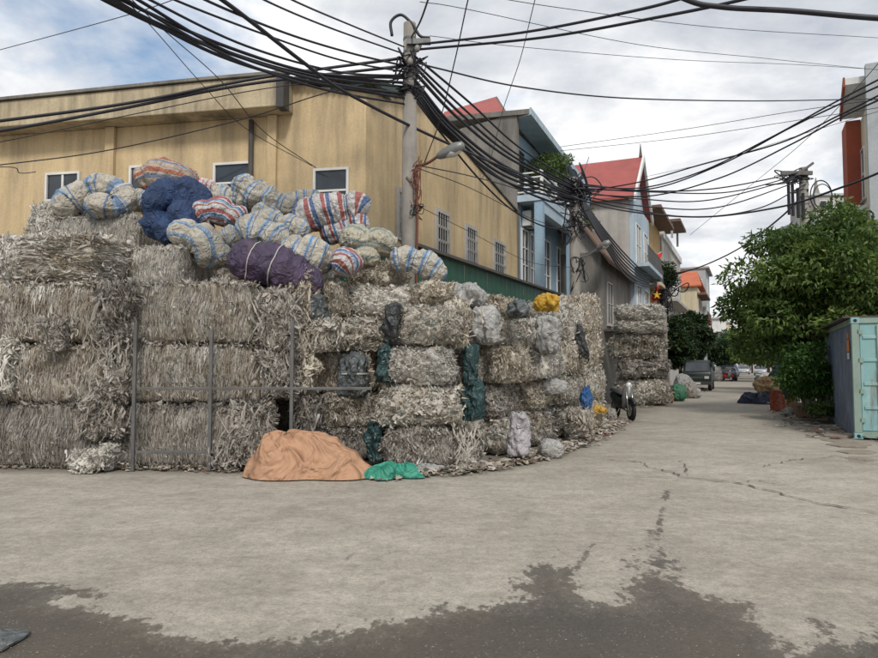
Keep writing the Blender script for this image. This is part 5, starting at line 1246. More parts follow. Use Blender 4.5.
def lamp(parent, a, b, head_len=0.62):
    a, b = Vector(a), Vector(b); d = (b - a).normalized(); mid = a.lerp(b, 0.5) + Vector((0, 0, -0.04))
    MB().tube(catmull([a, mid, b], 6), 0.028, 8).build('lamp_arm', 'cable_rust' if head_len > 0.6 else 'lamp_shell', parent, True)
    prof = [(0, 0.04), (0.08, 0.07), (0.3, 0.10), (0.7, 0.12), (0.95, 0.08), (1.0, 0.02)]
    h = MB().tube([b + d * (s * head_len) for s, r in prof], [r for s, r in prof], 12).build('lamp_head', 'lamp_shell', parent, True)
    g = MB().tube([b + d * (s * head_len) + Vector((0, 0, -0.05)) for s in (0.35, 0.6, 0.88)], [0.06, 0.10, 0.05], 12); g.build('lamp_lens', 'lamp_glass', h, True)
p1, b1, top1 = utility_pole('near concrete utility pole rising behind the bales with tangled cables', 409, 13.2, 24, 0.185, 0.125, 1)
z1 = P(409, 80, 13.2).z
tangle(p1, (0, 0, P(409, 70, 13.2).z), 0.13, 9, 5, 0.014, squash=(1.1, 1, 1.2))
tangle(p1, (0, 0, P(409, 92, 13.2).z), 0.12, 5, 55, 0.014, squash=(1.2, 1, 0.9))
tangle(p1, (0.12, 0, P(409, 185, 13.2).z), 0.13, 6, 6, 0.008, 'cable_rust', (0.8, 0.7, 2.0))
tangle(p1, (0.16, 0, P(409, 212, 13.2).z), 0.11, 4, 8, 0.008)
MB().tube(catmull([Vector((0.13, -0.12, P(409, 170, 13.2).z)), Vector((0.16, -0.13, P(409, 215, 13.2).z)), Vector((0.15, -0.13, P(409, 258, 13.2).z)), Vector((0.14, -0.1, 0.2))], 6), 0.025, 6).build('riser_cable', 'cable_rust', p1, True)
la = P(417, 166, 13.15) - b1; lb = P(437, 157, 12.9) - b1; lamp(p1, la, lb, 0.62)
MB().tube(catmull([P(392, 36, 13.1) - b1, P(391, 22, 13.1) - b1, P(401, 15, 13.1) - b1, P(412, 24, 13.1) - b1, P(420, 36, 13.1) - b1, P(430, 38, 13.1) - b1], 8), 0.03, 8).build('cable_loop', 'cable_black', p1, True)
MB().box(-0.05, 0.42, -0.20, -0.13, P(409, 46, 13.2).z - 0.05, P(409, 46, 13.2).z + 0.06).build('bracket', 'grey_steel', p1)
p2, b2, top2 = utility_pole('weathered second utility pole wrapped in cables before the blue house', 576, 22.0, 178, 0.2, 0.15, 2)
tangle(p2, (0.05, 0, P(576, 192, 22).z), 0.28, 16, 11, 0.018, squash=(1.2, 0.8, 0.9))
tangle(p2, (0.0, 0, P(576, 225, 22).z), 0.22, 10, 12, 0.016, squash=(0.9, 0.8, 1.6))
tangle(p2, (0.1, 0, P(576, 270, 22).z), 0.16, 6, 13, 0.014, squash=(0.9, 0.8, 1.8))
lamp(p2, P(581, 258, 21.9) - b2, P(597, 249, 21.5) - b2, 0.5)
MB().tube([P(572, 176, 21.9) - b2 + Vector((0.16 * math.cos(a), 0, 0.2 * math.sin(a) + 0.02)) for a in np.linspace(0, 2 * math.pi, 17)], 0.022, 6, False).build('cable_loop', 'cable_black', p2, True)
MB().tube([P(584, 172, 21.9) - b2, P(589, 157, 21.9) - b2], 0.012, 5).build('rod', 'grey_steel', p2)
p3, b3, top3 = utility_pole('third utility pole far down the left pavement', 665, 43.5, 272, 0.2, 0.15, 3)
for dx in (-0.55, 0.55): MB().box(dx - 0.12, dx + 0.12, -0.15, 0.15, P(665, 282, 43.5).z, P(665, 272, 43.5).z).build('junction_box', 'grey_steel', p3)
MB().box(-0.8, 0.8, -0.26, -0.19, P(665, 283, 43.5).z - 0.1, P(665, 283, 43.5).z - 0.004).build('cross_arm', 'grey_steel', p3)
tangle(p3, (0, 0, P(665, 285, 43.5).z), 0.45, 10, 14, 0.03)
tangle(p3, (0, 0, P(665, 300, 43.5).z), 0.4, 8, 15, 0.03, squash=(1, 1, 2))
p4, b4, top4 = utility_pole('utility pole with cable boxes rising out of the big tree on the right', 809, 26.0, 168, 0.2, 0.16, 4)
for k, (dx, dz) in enumerate(((-0.55, -0.1), (-0.35, -0.35), (-0.7, 0.05), (-0.15, -0.55))):
    MB().tube([(dx, -0.2, top4 - 0.5 + dz), (dx, -0.2, top4 - 1.9 + dz * 0.3)], 0.06, 7).build('cable_drop', 'cable_black', p4)
MB().box(-1.0, 0.2, -0.3, -0.2, top4 - 0.35, top4 - 0.2).build('cross_arm', 'grey_steel', p4)
MB().tube([(-0.8, -0.26, top4 - 0.65), (0.25, -0.26, top4 + 0.12)], 0.05, 6).build('brace', 'grey_steel', p4)
tangle(p4, (-0.4, 0, top4 - 0.4), 0.25, 10, 16, 0.02, squash=(1.3, 0.6, 0.5))
MB().tube([Vector((0.55 + 0.42 * math.cos(a), -0.2, top4 - 1.15 + 0.6 * math.sin(a))) for a in np.linspace(0, 2 * math.pi, 25)], 0.025, 6, False).build('cable_coil', 'cable_black', p4, True)
MB().tube([Vector((0.6 + 0.36 * math.cos(a), -0.22, top4 - 1.2 + 0.5 * math.sin(a))) for a in np.linspace(0, 2 * math.pi, 25)], 0.02, 6, False).build('cable_coil', 'cable_black', p4, True)

def cable(label, pts, r=0.016, group='overhead cables', twist=0.0):
    w = [P(*p) for p in pts]; o0 = w[0].copy(); c = catmull([p - o0 for p in w], 10)
    m = MB(); m.tube(c, r * 1.25, 6)
    o = m.build('overhead_cable', 'cable_black', None, True); o.location = o0
    return tag(o, label, 'cable', group)
UL = 'black cable from top left to near pole, '
cable(UL + 'leftmost at the top edge', [(60, -30, 7.2), (104, 0, 8.0), (200, 43, 9.6), (300, 73, 11.5), (404, 83, 13.1)], 0.024)
cable(UL + 'second from the left at the top edge', [(80, -30, 7.2), (122, 0, 8.0), (230, 48, 9.8), (320, 74, 11.6), (404, 78, 13.1)], 0.022)
cable(UL + 'third from the left at the top edge', [(95, -25, 7.2), (138, 0, 8.1), (235, 55, 9.8), (330, 83, 11.6), (404, 94, 13.1)], 0.02)
cable(UL + 'thick one sagging lowest', [(75, -33, 7.0), (114, 0, 7.8), (220, 56, 9.6), (310, 82, 11.4), (404, 98, 13.1)], 0.022)
cable(UL + 'fifth from the left at the top edge', [(130, -25, 7.4), (170, -2, 8.2), (260, 33, 9.9), (340, 60, 11.7), (404, 72, 13.1)], 0.014)
cable(UL + 'sixth from the left at the top edge', [(160, -28, 7.4), (203, -1, 8.3), (285, 33, 10.0), (350, 53, 11.8), (404, 66, 13.1)], 0.016)
cable('thick black cable from top left passing the near pole to the second', [(160, -35, 7.5), (222, 0, 8.6), (300, 60, 10.3), (345, 92, 11.4), (425, 133, 13.6), (500, 166, 17.0), (574, 196, 21.9)], 0.026)
cable(UL + 'second from the right at the top edge', [(215, -30, 7.6), (262, -1, 8.6), (330, 28, 10.6), (404, 54, 13.1)], 0.013)
cable(UL + 'the rightmost at the top edge', [(245, -28, 7.8), (290, -1, 8.8), (350, 25, 11.0), (404, 47, 13.1)], 0.013)
LF = 'black cable running left from the near pole, '
cable(LF + 'upper thick one', [(-140, 138, 12.0), (0, 121, 12.2), (130, 103, 12.6), (260, 78, 13.0), (404, 58, 13.2)], 0.026)
cable(LF + 'lower thick one', [(-140, 150, 12.0), (0, 131, 12.2), (120, 109, 12.6), (250, 84, 13.0), (404, 66, 13.2)], 0.026)
cable(LF + 'thin one under the thick pair', [(-140, 165, 12.4), (0, 142, 12.6), (140, 113, 13.0), (270, 88, 13.1), (404, 74, 13.2)], 0.008)
cable(LF + 'thin one crossing the pilaster low', [(-140, 180, 13.4), (0, 165, 13.6), (110, 150, 13.8), (240, 120, 13.9), (330, 92, 13.6), (404, 78, 13.3)], 0.010)
cable('thin loose wire looping beside the far left window', [(-140, 178, 14.6), (0, 167, 14.8), (20, 173, 14.9), (36, 172, 15.0)], 0.008)
cable('thin drop wire from the top left to the right window, upper one', [(112, -20, 9.0), (158, 25, 10.5), (220, 80, 12.5), (262, 130, 13.6), (316, 168, 14.3)], 0.007)
cable('thin drop wire from the top left to the right window, lower one', [(100, -22, 9.0), (147, 22, 10.5), (200, 82, 12.5), (245, 128, 13.6), (312, 166, 14.3)], 0.006)
cable('thin lone wire crossing the cloud at the upper left', [(-60, 66, 12.0), (0, 50, 11.0), (128, 15, 9.0), (200, -10, 8.0)], 0.005)
TR = 'black cable from the near pole to the top right, '
cable(TR + 'upper one', [(414, 45, 13.1), (520, 33, 11.5), (620, 14, 9.8), (690, -4, 8.6), (800, -45, 7.0)], 0.020)
cable(TR + 'lower one', [(414, 50, 13.1), (540, 38, 11.4), (660, 17, 9.6), (750, -2, 8.3), (850, -30, 7.2)], 0.020)
cable('thick black cable crossing the top right corner of the sky', [(600, -45, 8.6), (680, -3, 8.0), (720, 7, 7.8), (790, 11, 7.5), (890, 19, 7.1), (990, 20, 6.8)], 0.026)
cable('thin cable strung level across the middle of the sky', [(414, 62, 13.2), (440, 69, 13.8), (520, 87, 16.0), (620, 98, 18.5), (740, 101, 22.0), (830, 100, 25.0), (950, 97, 28.0)], 0.016)
for k, (l, pts) in enumerate([('upper', [(420, 2, 12.0), (470, 10, 13.0), (640, 45, 16), (760, 58, 19), (878, 70, 22), (990, 80, 24)]),
                              ('middle', [(440, -12, 11.0), (560, 8, 13), (720, 28, 16), (878, 38, 19), (990, 46, 21)]),
                              ('lower', [(430, 36, 14.0), (520, 47, 16), (680, 60, 19), (820, 66, 22), (990, 78, 25)])]):
    cable(f'hair thin wire across the upper sky, {l} of three', pts, 0.006)
P12 = 'black cable from the near pole to the second pole, '
for k, (l, pts, r) in enumerate([
    ('topmost', [(414, 56, 13.1), (470, 103, 15.5), (520, 148, 18.5), (575, 183, 21.9)], 0.016),
    ('second from the top', [(414, 62, 13.1), (465, 110, 15.5), (515, 153, 18.5), (575, 187, 21.9)], 0.016),
    ('third from the top', [(414, 72, 13.1), (460, 120, 15.4), (512, 160, 18.4), (575, 190, 21.9)], 0.022),
    ('in the middle of the bundle', [(414, 80, 13.1), (455, 128, 15.2), (510, 169, 18.4), (575, 194, 21.9)], 0.024),
    ('fifth from the top', [(414, 88, 13.1), (450, 132, 15.0), (505, 176, 18.2), (575, 200, 21.9)], 0.022),
    ('sixth from the top', [(414, 94, 13.1), (445, 134, 15.0), (500, 178, 18.0), (545, 200, 20.3), (575, 206, 21.9)], 0.018),
    ('lowest, hanging before the blue house', [(414, 98, 13.1), (440, 132, 14.8), (480, 180, 16.8), (515, 212, 18.8), (550, 228, 20.6), (575, 226, 21.9)], 0.014)]):
    cable(P12 + l, pts, r * 1.35)
for k, (l, pts, r) in enumerate([('upper', [(416, 165, 13.2), (470, 176, 15.5), (520, 190, 18.5), (575, 210, 21.9)], 0.010), ('lower', [(417, 168, 13.2), (470, 188, 15.5), (530, 218, 19.0), (575, 232, 21.9)], 0.008), ('lowest', [(416, 205, 13.2), (470, 232, 15.5), (530, 262, 19.0), (575, 268, 21.9)], 0.006)]):
    cable(f'thin wire from the lamp arm of the near pole to the second pole, {l} one', pts, r)
RT = 'black cable rising from the second pole to the upper right edge, '
for l, pts, r in [('topmost', [(580, 186, 21.9), (640, 188, 20.5), (700, 172, 18.5), (770, 138, 16), (830, 105, 14), (890, 74, 12), (980, 30, 10)], 0.017),
                  ('second', [(580, 189, 21.9), (650, 189, 20.4), (720, 165, 18), (790, 128, 15.5), (840, 104, 13.8), (890, 81, 12), (980, 38, 10)], 0.017),
                  ('third', [(580, 192, 21.9), (640, 182, 20.5), (700, 165, 18.5), (780, 143, 16), (840, 115, 13.8), (890, 90, 12.2), (980, 48, 10)], 0.017),
                  ('lowest', [(580, 194, 21.9), (650, 196, 20.4), (720, 178, 18), (790, 145, 15.5), (840, 118, 13.8), (890, 95, 12.2), (980, 52, 10)], 0.017)]:
    cable(RT + l, pts, r)
RP = 'black cable between second pole and tree pole, '
for l, pts, r in [('topmost', [(580, 184, 22), (650, 191, 23), (720, 188, 24.5), (803, 172, 25.8)], 0.02), ('second', [(580, 188, 22), (650, 192, 23), (730, 192, 24.5), (803, 174, 25.8)], 0.018),
                  ('third', [(580, 192, 22), (640, 199, 23), (710, 200, 24.5), (803, 177, 25.8)], 0.018), ('fourth', [(580, 196, 22), (650, 207, 23), (720, 207, 24.5), (803, 180, 25.8)], 0.018),
                  ('lowest', [(580, 198, 22), (640, 211, 23), (700, 217, 24.3), (760, 208, 25.2), (806, 184, 25.8)], 0.018)]:
    cable(RP + l, pts, r)
cable('thick cable dipping past the second pole and rising to the right edge', [(500, 168, 17.5), (560, 193, 20.5), (620, 210, 21.0), (700, 217, 20.0), (780, 207, 17.5), (840, 188, 15.5), (890, 168, 14.0), (980, 125, 11.5)], 0.022)
cable('slack cable from the far left houses up to the pole in the tree', [(668, 276, 43), (700, 267, 38), (740, 248, 32), (780, 218, 28), (808, 190, 25.8)], 0.03)
for k in range(7):
    nm = ['first', 'second', 'third', 'fourth', 'fifth', 'sixth', 'seventh'][k]
    a = k * 2.2
    cable(f'dark cable bundled down the street from the second pole, {nm} from above', [(578 + k * 0.4, 192 + a, 22), (600 + k * 0.5, 224 + a * 1.4, 26), (625, 254 + a * 1.6, 31), (645, 272 + a * 1.1, 37), (663, 277 + a * 0.7, 43.3)], 0.028)
for l, pts in [('uppermost', [(640, 178, 37), (720, 160, 33), (800, 135, 28), (890, 108, 23)]), ('middle', [(560, 147, 27), (680, 130, 24), (790, 112, 21), (890, 98, 18)]), ('lowest', [(560, 151, 27), (680, 138, 24), (800, 120, 21), (890, 106, 18)]),
               ('steepest', [(690, 235, 34), (745, 190, 28), (800, 145, 23), (850, 95, 18), (890, 50, 15)])]:
    cable(f'hair thin wire slanting over the right half of the street, {l} one', pts, 0.008)
cable('thin black wire dropping steeply from the top edge to the lamp arm', [(480, -40, 8.5), (468, 0, 9.2), (455, 60, 10.5), (440, 120, 12.0), (424, 164, 13.1)], 0.008)
cable('thin black wire dropping from the top edge towards the blue house', [(545, -30, 11.0), (535, 0, 12.0), (520, 60, 14.5), (503, 110, 17.0), (490, 160, 20.0), (470, 207, 22.5)], 0.007)
cable('steep cable from the near pole to the top edge', [(411, 38, 13.1), (420, 22, 12.0), (428, 0, 11.0), (438, -30, 9.8)], 0.014)

for l, pts, r in [('first extra strand under the thick bundle', [(88, -34, 7.1), (130, 2, 8.0), (236, 60, 9.7), (326, 90, 11.5), (404, 104, 13.1)], 0.018), ('second extra strand inside the thick bundle', [(70, -30, 7.1), (112, 1, 8.0), (214, 47, 9.6), (312, 76, 11.5), (404, 87, 13.1)], 0.02), ('third extra strand above the thick bundle', [(100, -28, 7.2), (146, -2, 8.1), (246, 46, 9.9), (338, 72, 11.7), (404, 76, 13.1)], 0.016)]:
    cable(UL + l, pts, r)
for l, pts, r in [('doubled strand near the top', [(414, 66, 13.1), (462, 115, 15.5), (514, 157, 18.5), (575, 189, 21.9)], 0.02), ('doubled strand in the middle', [(414, 84, 13.1), (452, 130, 15.1), (508, 173, 18.3), (575, 197, 21.9)], 0.022), ('doubled strand near the bottom', [(414, 91, 13.1), (447, 133, 15.0), (502, 180, 18.1), (575, 203, 21.9)], 0.02)]:
    cable(P12 + l, pts, r * 1.3)
# ================================================================== trees and plants
def leaves_mesh(name, clumps, n, size, seed, shell=0.55, droop=0.25, aspect=0.42):
    """clumps: list of (x,y,z,rx,ry,rz)"""
    R = np.random.default_rng(seed); C = np.array(clumps, float)
    wgt = np.prod(C[:, 3:], 1) ** (2 / 3); wgt /= wgt.sum(); k = R.choice(len(C), n, p=wgt)
    d = R.normal(0, 1, (n, 3)); d /= np.linalg.norm(d, axis=1, keepdims=True)
    rad = shell + (1 - shell) * R.random(n) ** 0.6; rad *= 1 + fbm(d * 2.2 + k[:, None] * 3.1, seed, 2) * 0.9
    p = C[k, :3] + d * C[k, 3:] * rad[:, None]
    a = d * 0.8 + R.normal(0, 0.7, (n, 3)) + np.array([0, 0, -droop]); a /= np.linalg.norm(a, axis=1, keepdims=True)
    nr = R.normal(0, 0.6, (n, 3)) + np.array([0, 0, 1.0]) + d * 0.5; b = np.cross(a, nr); b /= np.linalg.norm(b, axis=1, keepdims=True) + 1e-9
    up = np.cross(b, a)
    L = size * R.uniform(0.6, 1.35, n); Wd = L * aspect * R.uniform(0.8, 1.2, n)
    v0 = p; v1 = p + a * (L * 0.45)[:, None] + b * (Wd * 0.5)[:, None] + up * (L * 0.10)[:, None]
    v2 = p + a * L[:, None] - up * (L * 0.12)[:, None]; v3 = p + a * (L * 0.45)[:, None] - b * (Wd * 0.5)[:, None] + up * (L * 0.10)[:, None]
    V = np.stack([v0, v1, v2, v3], 1).reshape(-1, 3); i = np.arange(n) * 4
    Fq = np.concatenate([np.stack([i, i + 1, i + 2], 1), np.stack([i, i + 2, i + 3], 1)])
    tone = np.clip(R.beta(2, 2.2, n) * 0.8 + 0.1 + (R.random(len(C))[k] - 0.5) * 0.35, 0, 1)
    return npmesh(name, V, Fq, False, {'tone': np.repeat(tone, 4)})
def tree(name, label, base, trunk_h, lean, crown_c, crown_r, n_clump, n_leaf, size, mat, seed, trunk_r=0.16, clump_r=(0.55, 0.95), cat='tree', group=None, low=-0.7, stems=1):
    rr = random.Random(seed); o = thing(name, label, cat, base, 0, group)
    cc, cr = Vector(crown_c), Vector(crown_r); clumps = []
    while len(clumps) < n_clump:
        d = Vector((rr.gauss(0, 1), rr.gauss(0, 1), rr.gauss(0, 1))).normalized() * (rr.random() ** 0.45)
        if d.z < low: continue
        s = rr.uniform(*clump_r); q = cc + Vector((d.x * cr.x, d.y * cr.y, d.z * cr.z)); clumps.append((q.x, q.y, q.z, s * rr.uniform(0.9, 1.3), s * rr.uniform(0.9, 1.3), s * rr.uniform(0.55, 0.85)))
    top = Vector((lean[0], lean[1], trunk_h))
    tk = MB()
    for s in range(stems):
        off = Vector((rr.uniform(-.2, .2), rr.uniform(-.2, .2), 0)) * (s > 0)
        tk.tube(catmull([off, top * 0.4 + off + Vector((0.05, 0.02, 0)), top + off * 2], 6), list(np.linspace(trunk_r * 1.25, trunk_r * 0.7, 13)), 12)
    t_o = tk.build('trunk', 'bark', o, True)
    for k in range(min(16, n_clump)):
        q = Vector(clumps[k][:3]); mid = top.lerp(q, 0.5) + Vector((rr.uniform(-.15, .15), rr.uniform(-.15, .15), rr.uniform(0, .25)))
        st = top * rr.uniform(0.75, 1.0)
        MB().tube(catmull([st, mid, q], 5), list(np.linspace(trunk_r * 0.45, trunk_r * 0.08, 11)), 6).build('limb', 'bark', t_o, True)
    mkobj('crown', leaves_mesh('crown', clumps, n_leaf, size, seed), mat, o)
    return o
bt = P(824, 365, 20.5); bt.z = 0
cx = P(810, 290, 20.5)
tree('street_tree', 'big leafy green tree spreading over the container', bt, 2.9, (-0.2, 0.2), (P(818, 290, 20.5).x - bt.x, 0.2, 3.9), (2.6, 2.3, 2.4), 135, 36000, 0.18, 'leaf_main', 3, 0.17, (0.36, 0.66), low=-0.85)
bt2 = P(890, 365, 22.5); bt2.z = 0
tree('street_tree', 'green tree at the right edge merging with the big leafy one', bt2, 2.8, (-0.1, 0.1), (-0.2, 0.2, 4.3), (2.6, 2.2, 1.9), 64, 16000, 0.18, 'leaf_main', 4, 0.15, (0.38, 0.7), low=-0.6)
bb = P(808, 365, 18.6); bb.z = 0.32
tree('planter_bush', 'dense green bush growing in the brick planter beside the container', bb, 0.6, (0, 0), (0, 0, 1.02), (0.58, 0.5, 0.88), 34, 9500, 0.11, 'leaf_bush', 5, 0.04, (0.25, 0.42), 'bush', stems=3)
bg2 = P(812, 365, 18.3); bg2.z = 0.30
tree('planter_bush', 'low fresh green plant spilling over the planter front', bg2, 0.15, (0, 0), (0.1, -0.2, 0.10), (0.5, 0.2, 0.12), 12, 1500, 0.09, 'leaf_pale', 6, 0.02, (0.14, 0.22), 'bush')
for k, (px, Y, topy, r, ht, mat, label, nl) in enumerate([
    (690, 47, 319, 1.35, 2.0, 'leaf_dark', 'dark shrubby tree with reddish leaves behind the parked truck', 12000),
    (680, 44, 327, 1.0, 1.8, 'leaf_dark', 'smaller dark tree left of the parked truck', 6000),
    (733, 95, 334, 3.4, 2.2, 'leaf_far', 'round green tree far down the left pavement', 9000),
    (722, 78, 341, 2.0, 2.0, 'leaf_far', 'green tree before the distant white house', 6000),
    (752, 130, 338, 3.5, 2.2, 'leaf_far', 'hazy green tree at the very end of the street', 6000),
    (768, 62, 318, 2.8, 2.2, 'leaf_main', 'green tree farther along the right pavement behind the big one', 9000),
    (782, 42, 322, 2.2, 2.0, 'leaf_main', 'green tree between the big leafy one and the far trees', 8000)]):
    b = P(px, 365, Y); b.z = 0; zt = P(px, topy, Y).z
    tree('pavement_tree', label, b, ht, (0, 0), (0, 0, (zt + ht * 0.6) / 2 + 0.3), (r, r, (zt - ht * 0.6) / 2), 34, nl, 0.2 + Y * 0.003, mat, 20 + k, 0.14, (r * 0.28, r * 0.45), group='trees along the pavements', low=-0.8)
# plants on the blue house balcony and the ochre house flower box
pb = SP(CY + 0.3, tB0 + 2.6, zs3 + 0.03)
tree('balcony_plant', 'leafy potted tree on the balcony of the blue house', pb, 0.9, (0, 0), (0.1, 0.2, 1.45), (0.85, 1.6, 0.75), 26, 5200, 0.16, 'leaf_pale', 40, 0.05, (0.3, 0.5), 'plant')
pb = SP(CY + 0.45, tB0 + 7.3, zs3 + 0.03)
tree('balcony_plant', 'small hanging plant at the far end of the blue balcony', pb, 0.5, (0, 0), (0.2, 0, 0.5), (0.4, 0.8, 0.6), 10, 1600, 0.14, 'leaf_pale', 41, 0.03, (0.25, 0.4), 'plant')
pb = SP(-4.95, tO0 + 3.0, 6.62)
tree('balcony_plant', 'reddish flowering plants in the flower box of the ochre house', pb, 0.5, (0, 0), (0.1, 0.1, 0.8), (0.7, 1.0, 0.8), 14, 2600, 0.2, 'leaf_dark', 42, 0.04, (0.3, 0.5), 'plant')

b = P(812, 365, 21.5); b.z = 0
tree('verge_bush', 'dark tall bush under the big tree behind the planter', b, 0.7, (0, 0), (0.0, 0, 1.5), (0.45, 0.6, 1.1), 26, 7000, 0.14, 'leaf_dark', 61, 0.05, (0.3, 0.5), 'bush')
# ================================================================== steel frame before the bales
YF = 9.98
fr = thing('steel_frame', 'grey steel rail frame standing before the left stacks', 'fence', (P(210, 365, YF).x, YF, 0))
def fx(px): return P(px, 365, YF).x - fr.location.x
def fz(py): return P(210, py, YF).z
for px, py in ((135, 323), (211, 329), (292, 322)):
    MB().box(fx(px) - 0.025, fx(px) + 0.025, -0.025, 0.025, 0, fz(py)).build('post', 'grey_steel', fr, bevel=0.004)
for py, xa_, xb_ in ((388.5, 136, 372), (452, 136, 330)):
    MB().box(fx(xa_) + 0.03, fx(xb_), -0.022, 0.022, fz(py) - 0.02, fz(py) + 0.02).build('rail', 'grey_steel', fr, bevel=0.004)
# ================================================================== tarpaulins on the ground
def drape(name, label, mat, ctr, rx, ry, peak, seed, peak_off=(-0.3, 0.1), sharp=1.3, folds=9, cat='tarpaulin', rough=0.07, edge=0.18, radial=0.9, crumple=0.8):
    R = random.Random(seed); na, nr = 160, 56; V = []
    for j in range(nr + 1):
        s = j / nr
        for i in range(na):
            a = 2 * math.pi * i / na
            e = 1 + edge * (math.sin(3 * a + seed) * 0.5 + math.sin(5 * a + seed * 2) * 0.3 + math.sin(folds * a + seed * 3) * 0.18)
            x = peak_off[0] * (1 - s) + math.cos(a) * rx * e * s; y = peak_off[1] * (1 - s) + math.sin(a) * ry * e * s
            V.append((x, y, peak * (1 - s ** sharp)))
    V = np.array(V); q = V.copy()
    s = np.repeat(np.arange(nr + 1) / nr, na); an = np.tile(np.arange(na) / na * 2 * np.pi, nr + 1)
    fold = 1 - np.abs(fbm(np.stack([np.cos(an) * 1.5, np.sin(an) * 1.5, s * 1.6], 1) + seed, seed, 2)) * 6
    crum = 1 - np.abs(fbm(V * np.array([1.5, 1.5, 1.8]) / max(0.5, rx) + seed * 2, seed + 5, 2)) * 6
    amp = rough * (np.sin(np.pi * np.clip(s, 0, 1)) * 0.8 + 0.12)
    V[:, 2] += amp * (np.clip(fold, -0.8, 1) * radial + np.clip(crum, -0.8, 1) * crumple - 0.5); V[:, 0] += np.cos(an) * amp * crum * 0.6; V[:, 1] += np.sin(an) * amp * fold * 0.6
    V[:, 2] = np.where(s > 0.999, 0.012, np.maximum(V[:, 2], 0.012))
    i = np.arange((nr + 1) * na).reshape(nr + 1, na); jx = np.roll(i, -1, 1)
    Fq = np.stack([i[:-1].ravel(), jx[:-1].ravel(), jx[1:].ravel(), i[1:].ravel()], 1)
    o = mkobj(name, npmesh(name, V, Fq, True), mat); o.location = ctr
    return tag(o, label, cat)
g = G(306, 480); drape('tarpaulin', 'orange-brown tarpaulin thrown over a heap on the ground', 'tarp_orange', (g.x, g.y + 0.42, 0), 0.93, 0.55, 0.58, 3, (-0.38, 0.10), 1.6, 7, rough=0.13)
px_rag(78, 118, 446, 472, 10.05, 'film_white', 'whitish film heap on the ground below the left gap', 64, 3, 0.5)
g = G(388, 480); drape('tarpaulin', 'small green tarpaulin crumpled beside the orange one', 'tarp_green', (g.x, g.y + 0.25, 0), 0.40, 0.26, 0.17, 8, (0.1, 0.05), 2.0, 6, rough=0.075, edge=0.5, radial=0.25, crumple=1.2)
g = G(431, 470); drape('plastic_sheet', 'white plastic sheet lying flat right of the green tarpaulin', 'bag_white', (g.x, g.y, 0), 0.26, 0.16, 0.09, 12, (0, 0), 1.5, 5, 'plastic sheet', 0.05, 0.5)
g = G(470, 467); drape('plastic_sheet', 'greyish plastic sheet lying before the street stacks', 'bag_film', (g.x, g.y, 0), 0.30, 0.18, 0.09, 14, (0, 0), 1.5, 5, 'plastic sheet', 0.05, 0.5)
g = G(209, 465); px_rag(205, 214, 452, 468, g.y, 'bag_pink', 'bright pink scrap at the foot of the middle frame post', 92, 2, 0.1)
g = G(4, 642); fl = MB().prism([G(x, y) - g for x, y in ((-14, 633), (16, 631), (31, 634), (24, 639), (12, 646), (2, 652), (-16, 652))], (0, 0, 0.012)).build('flat_sheet', 'bag_grey', None, loc=(g.x, g.y, 0.004)); tag(fl, 'dark grey flat sheet on the wet ground at the lower left corner', 'sheet')
# ================================================================== litter, uncountable
def litter(name, label, line, n, spread, seed, size=(0.03, 0.14), z=0.012):
    R = np.random.default_rng(seed); L = np.array([tuple(G(*p)) for p in line]); seg = np.linalg.norm(np.diff(L, axis=0), axis=1); cs_ = np.concatenate([[0], np.cumsum(seg)])
    s = R.uniform(0, cs_[-1], n); k = np.clip(np.searchsorted(cs_, s) - 1, 0, len(seg) - 1); f = (s - cs_[k]) / seg[k]
    p = L[k] * (1 - f)[:, None] + L[k + 1] * f[:, None]; d = (L[k + 1] - L[k]) / seg[k][:, None]; nrm = np.stack([-d[:, 1], d[:, 0], 0 * s], 1)
    off = R.normal(0, 1, n); off = np.where(off < 0, off * spread * 0.6, off * spread * 0.8); p = p + nrm * off[:, None]
    sz = R.uniform(*size, n) * R.random(n) ** 0.5 + size[0] * 0.4; an = R.uniform(0, np.pi, n); V = np.zeros((n, 9, 3)); asp = R.uniform(0.35, 1, n)
    for a in range(3):
        for b in range(3):
            x, y = (a - 1) * 0.5 * sz, (b - 1) * 0.5 * sz * asp
            V[:, a * 3 + b, 0] = p[:, 0] + x * np.cos(an) - y * np.sin(an) + R.normal(0, 0.12, n) * sz; V[:, a * 3 + b, 1] = p[:, 1] + x * np.sin(an) + y * np.cos(an) + R.normal(0, 0.12, n) * sz
            V[:, a * 3 + b, 2] = z + R.random(n) * sz * 0.38 + (np.clip(0.5 - np.abs(off) / spread, 0, 0.5) * 0.12 * R.random(n) if spread < 0.4 else 0)
    i = np.arange(n)[:, None] * 9; Fq = np.concatenate([i + np.array([[a * 3 + b, a * 3 + 3 + b, a * 3 + 4 + b, a * 3 + 1 + b]]) for a in range(2) for b in range(2)])
    o = mkobj(name, npmesh(name, V.reshape(-1, 3), Fq, False, {'tone': np.repeat(R.random(n), 9)}), 'litter')
    return tag(o, label, 'litter', kind='stuff')
litter('ground_litter', 'scraps of film and dirt along the foot of the left stacks', [(-60, 466), (60, 467), (150, 469), (245, 471)], 1300, 0.16, 1, (0.02, 0.10))
litter('ground_litter', 'scraps of film and dirt along the foot of the corner and street stacks', [(370, 478), (430, 474), (480, 470), (525, 461), (565, 449), (600, 434), (622, 421)], 2600, 0.22, 2, (0.03, 0.16))
litter('ground_litter', 'refuse scattered along the right verge', [(845, 440), (815, 424), (795, 412), (782, 402), (770, 392)], 700, 0.5, 3, (0.04, 0.22))
litter('ground_litter', 'refuse scattered beyond the separate stack', [(640, 408), (680, 396), (705, 388)], 300, 0.5, 4, (0.05, 0.2))
R_ = np.random.default_rng(5)
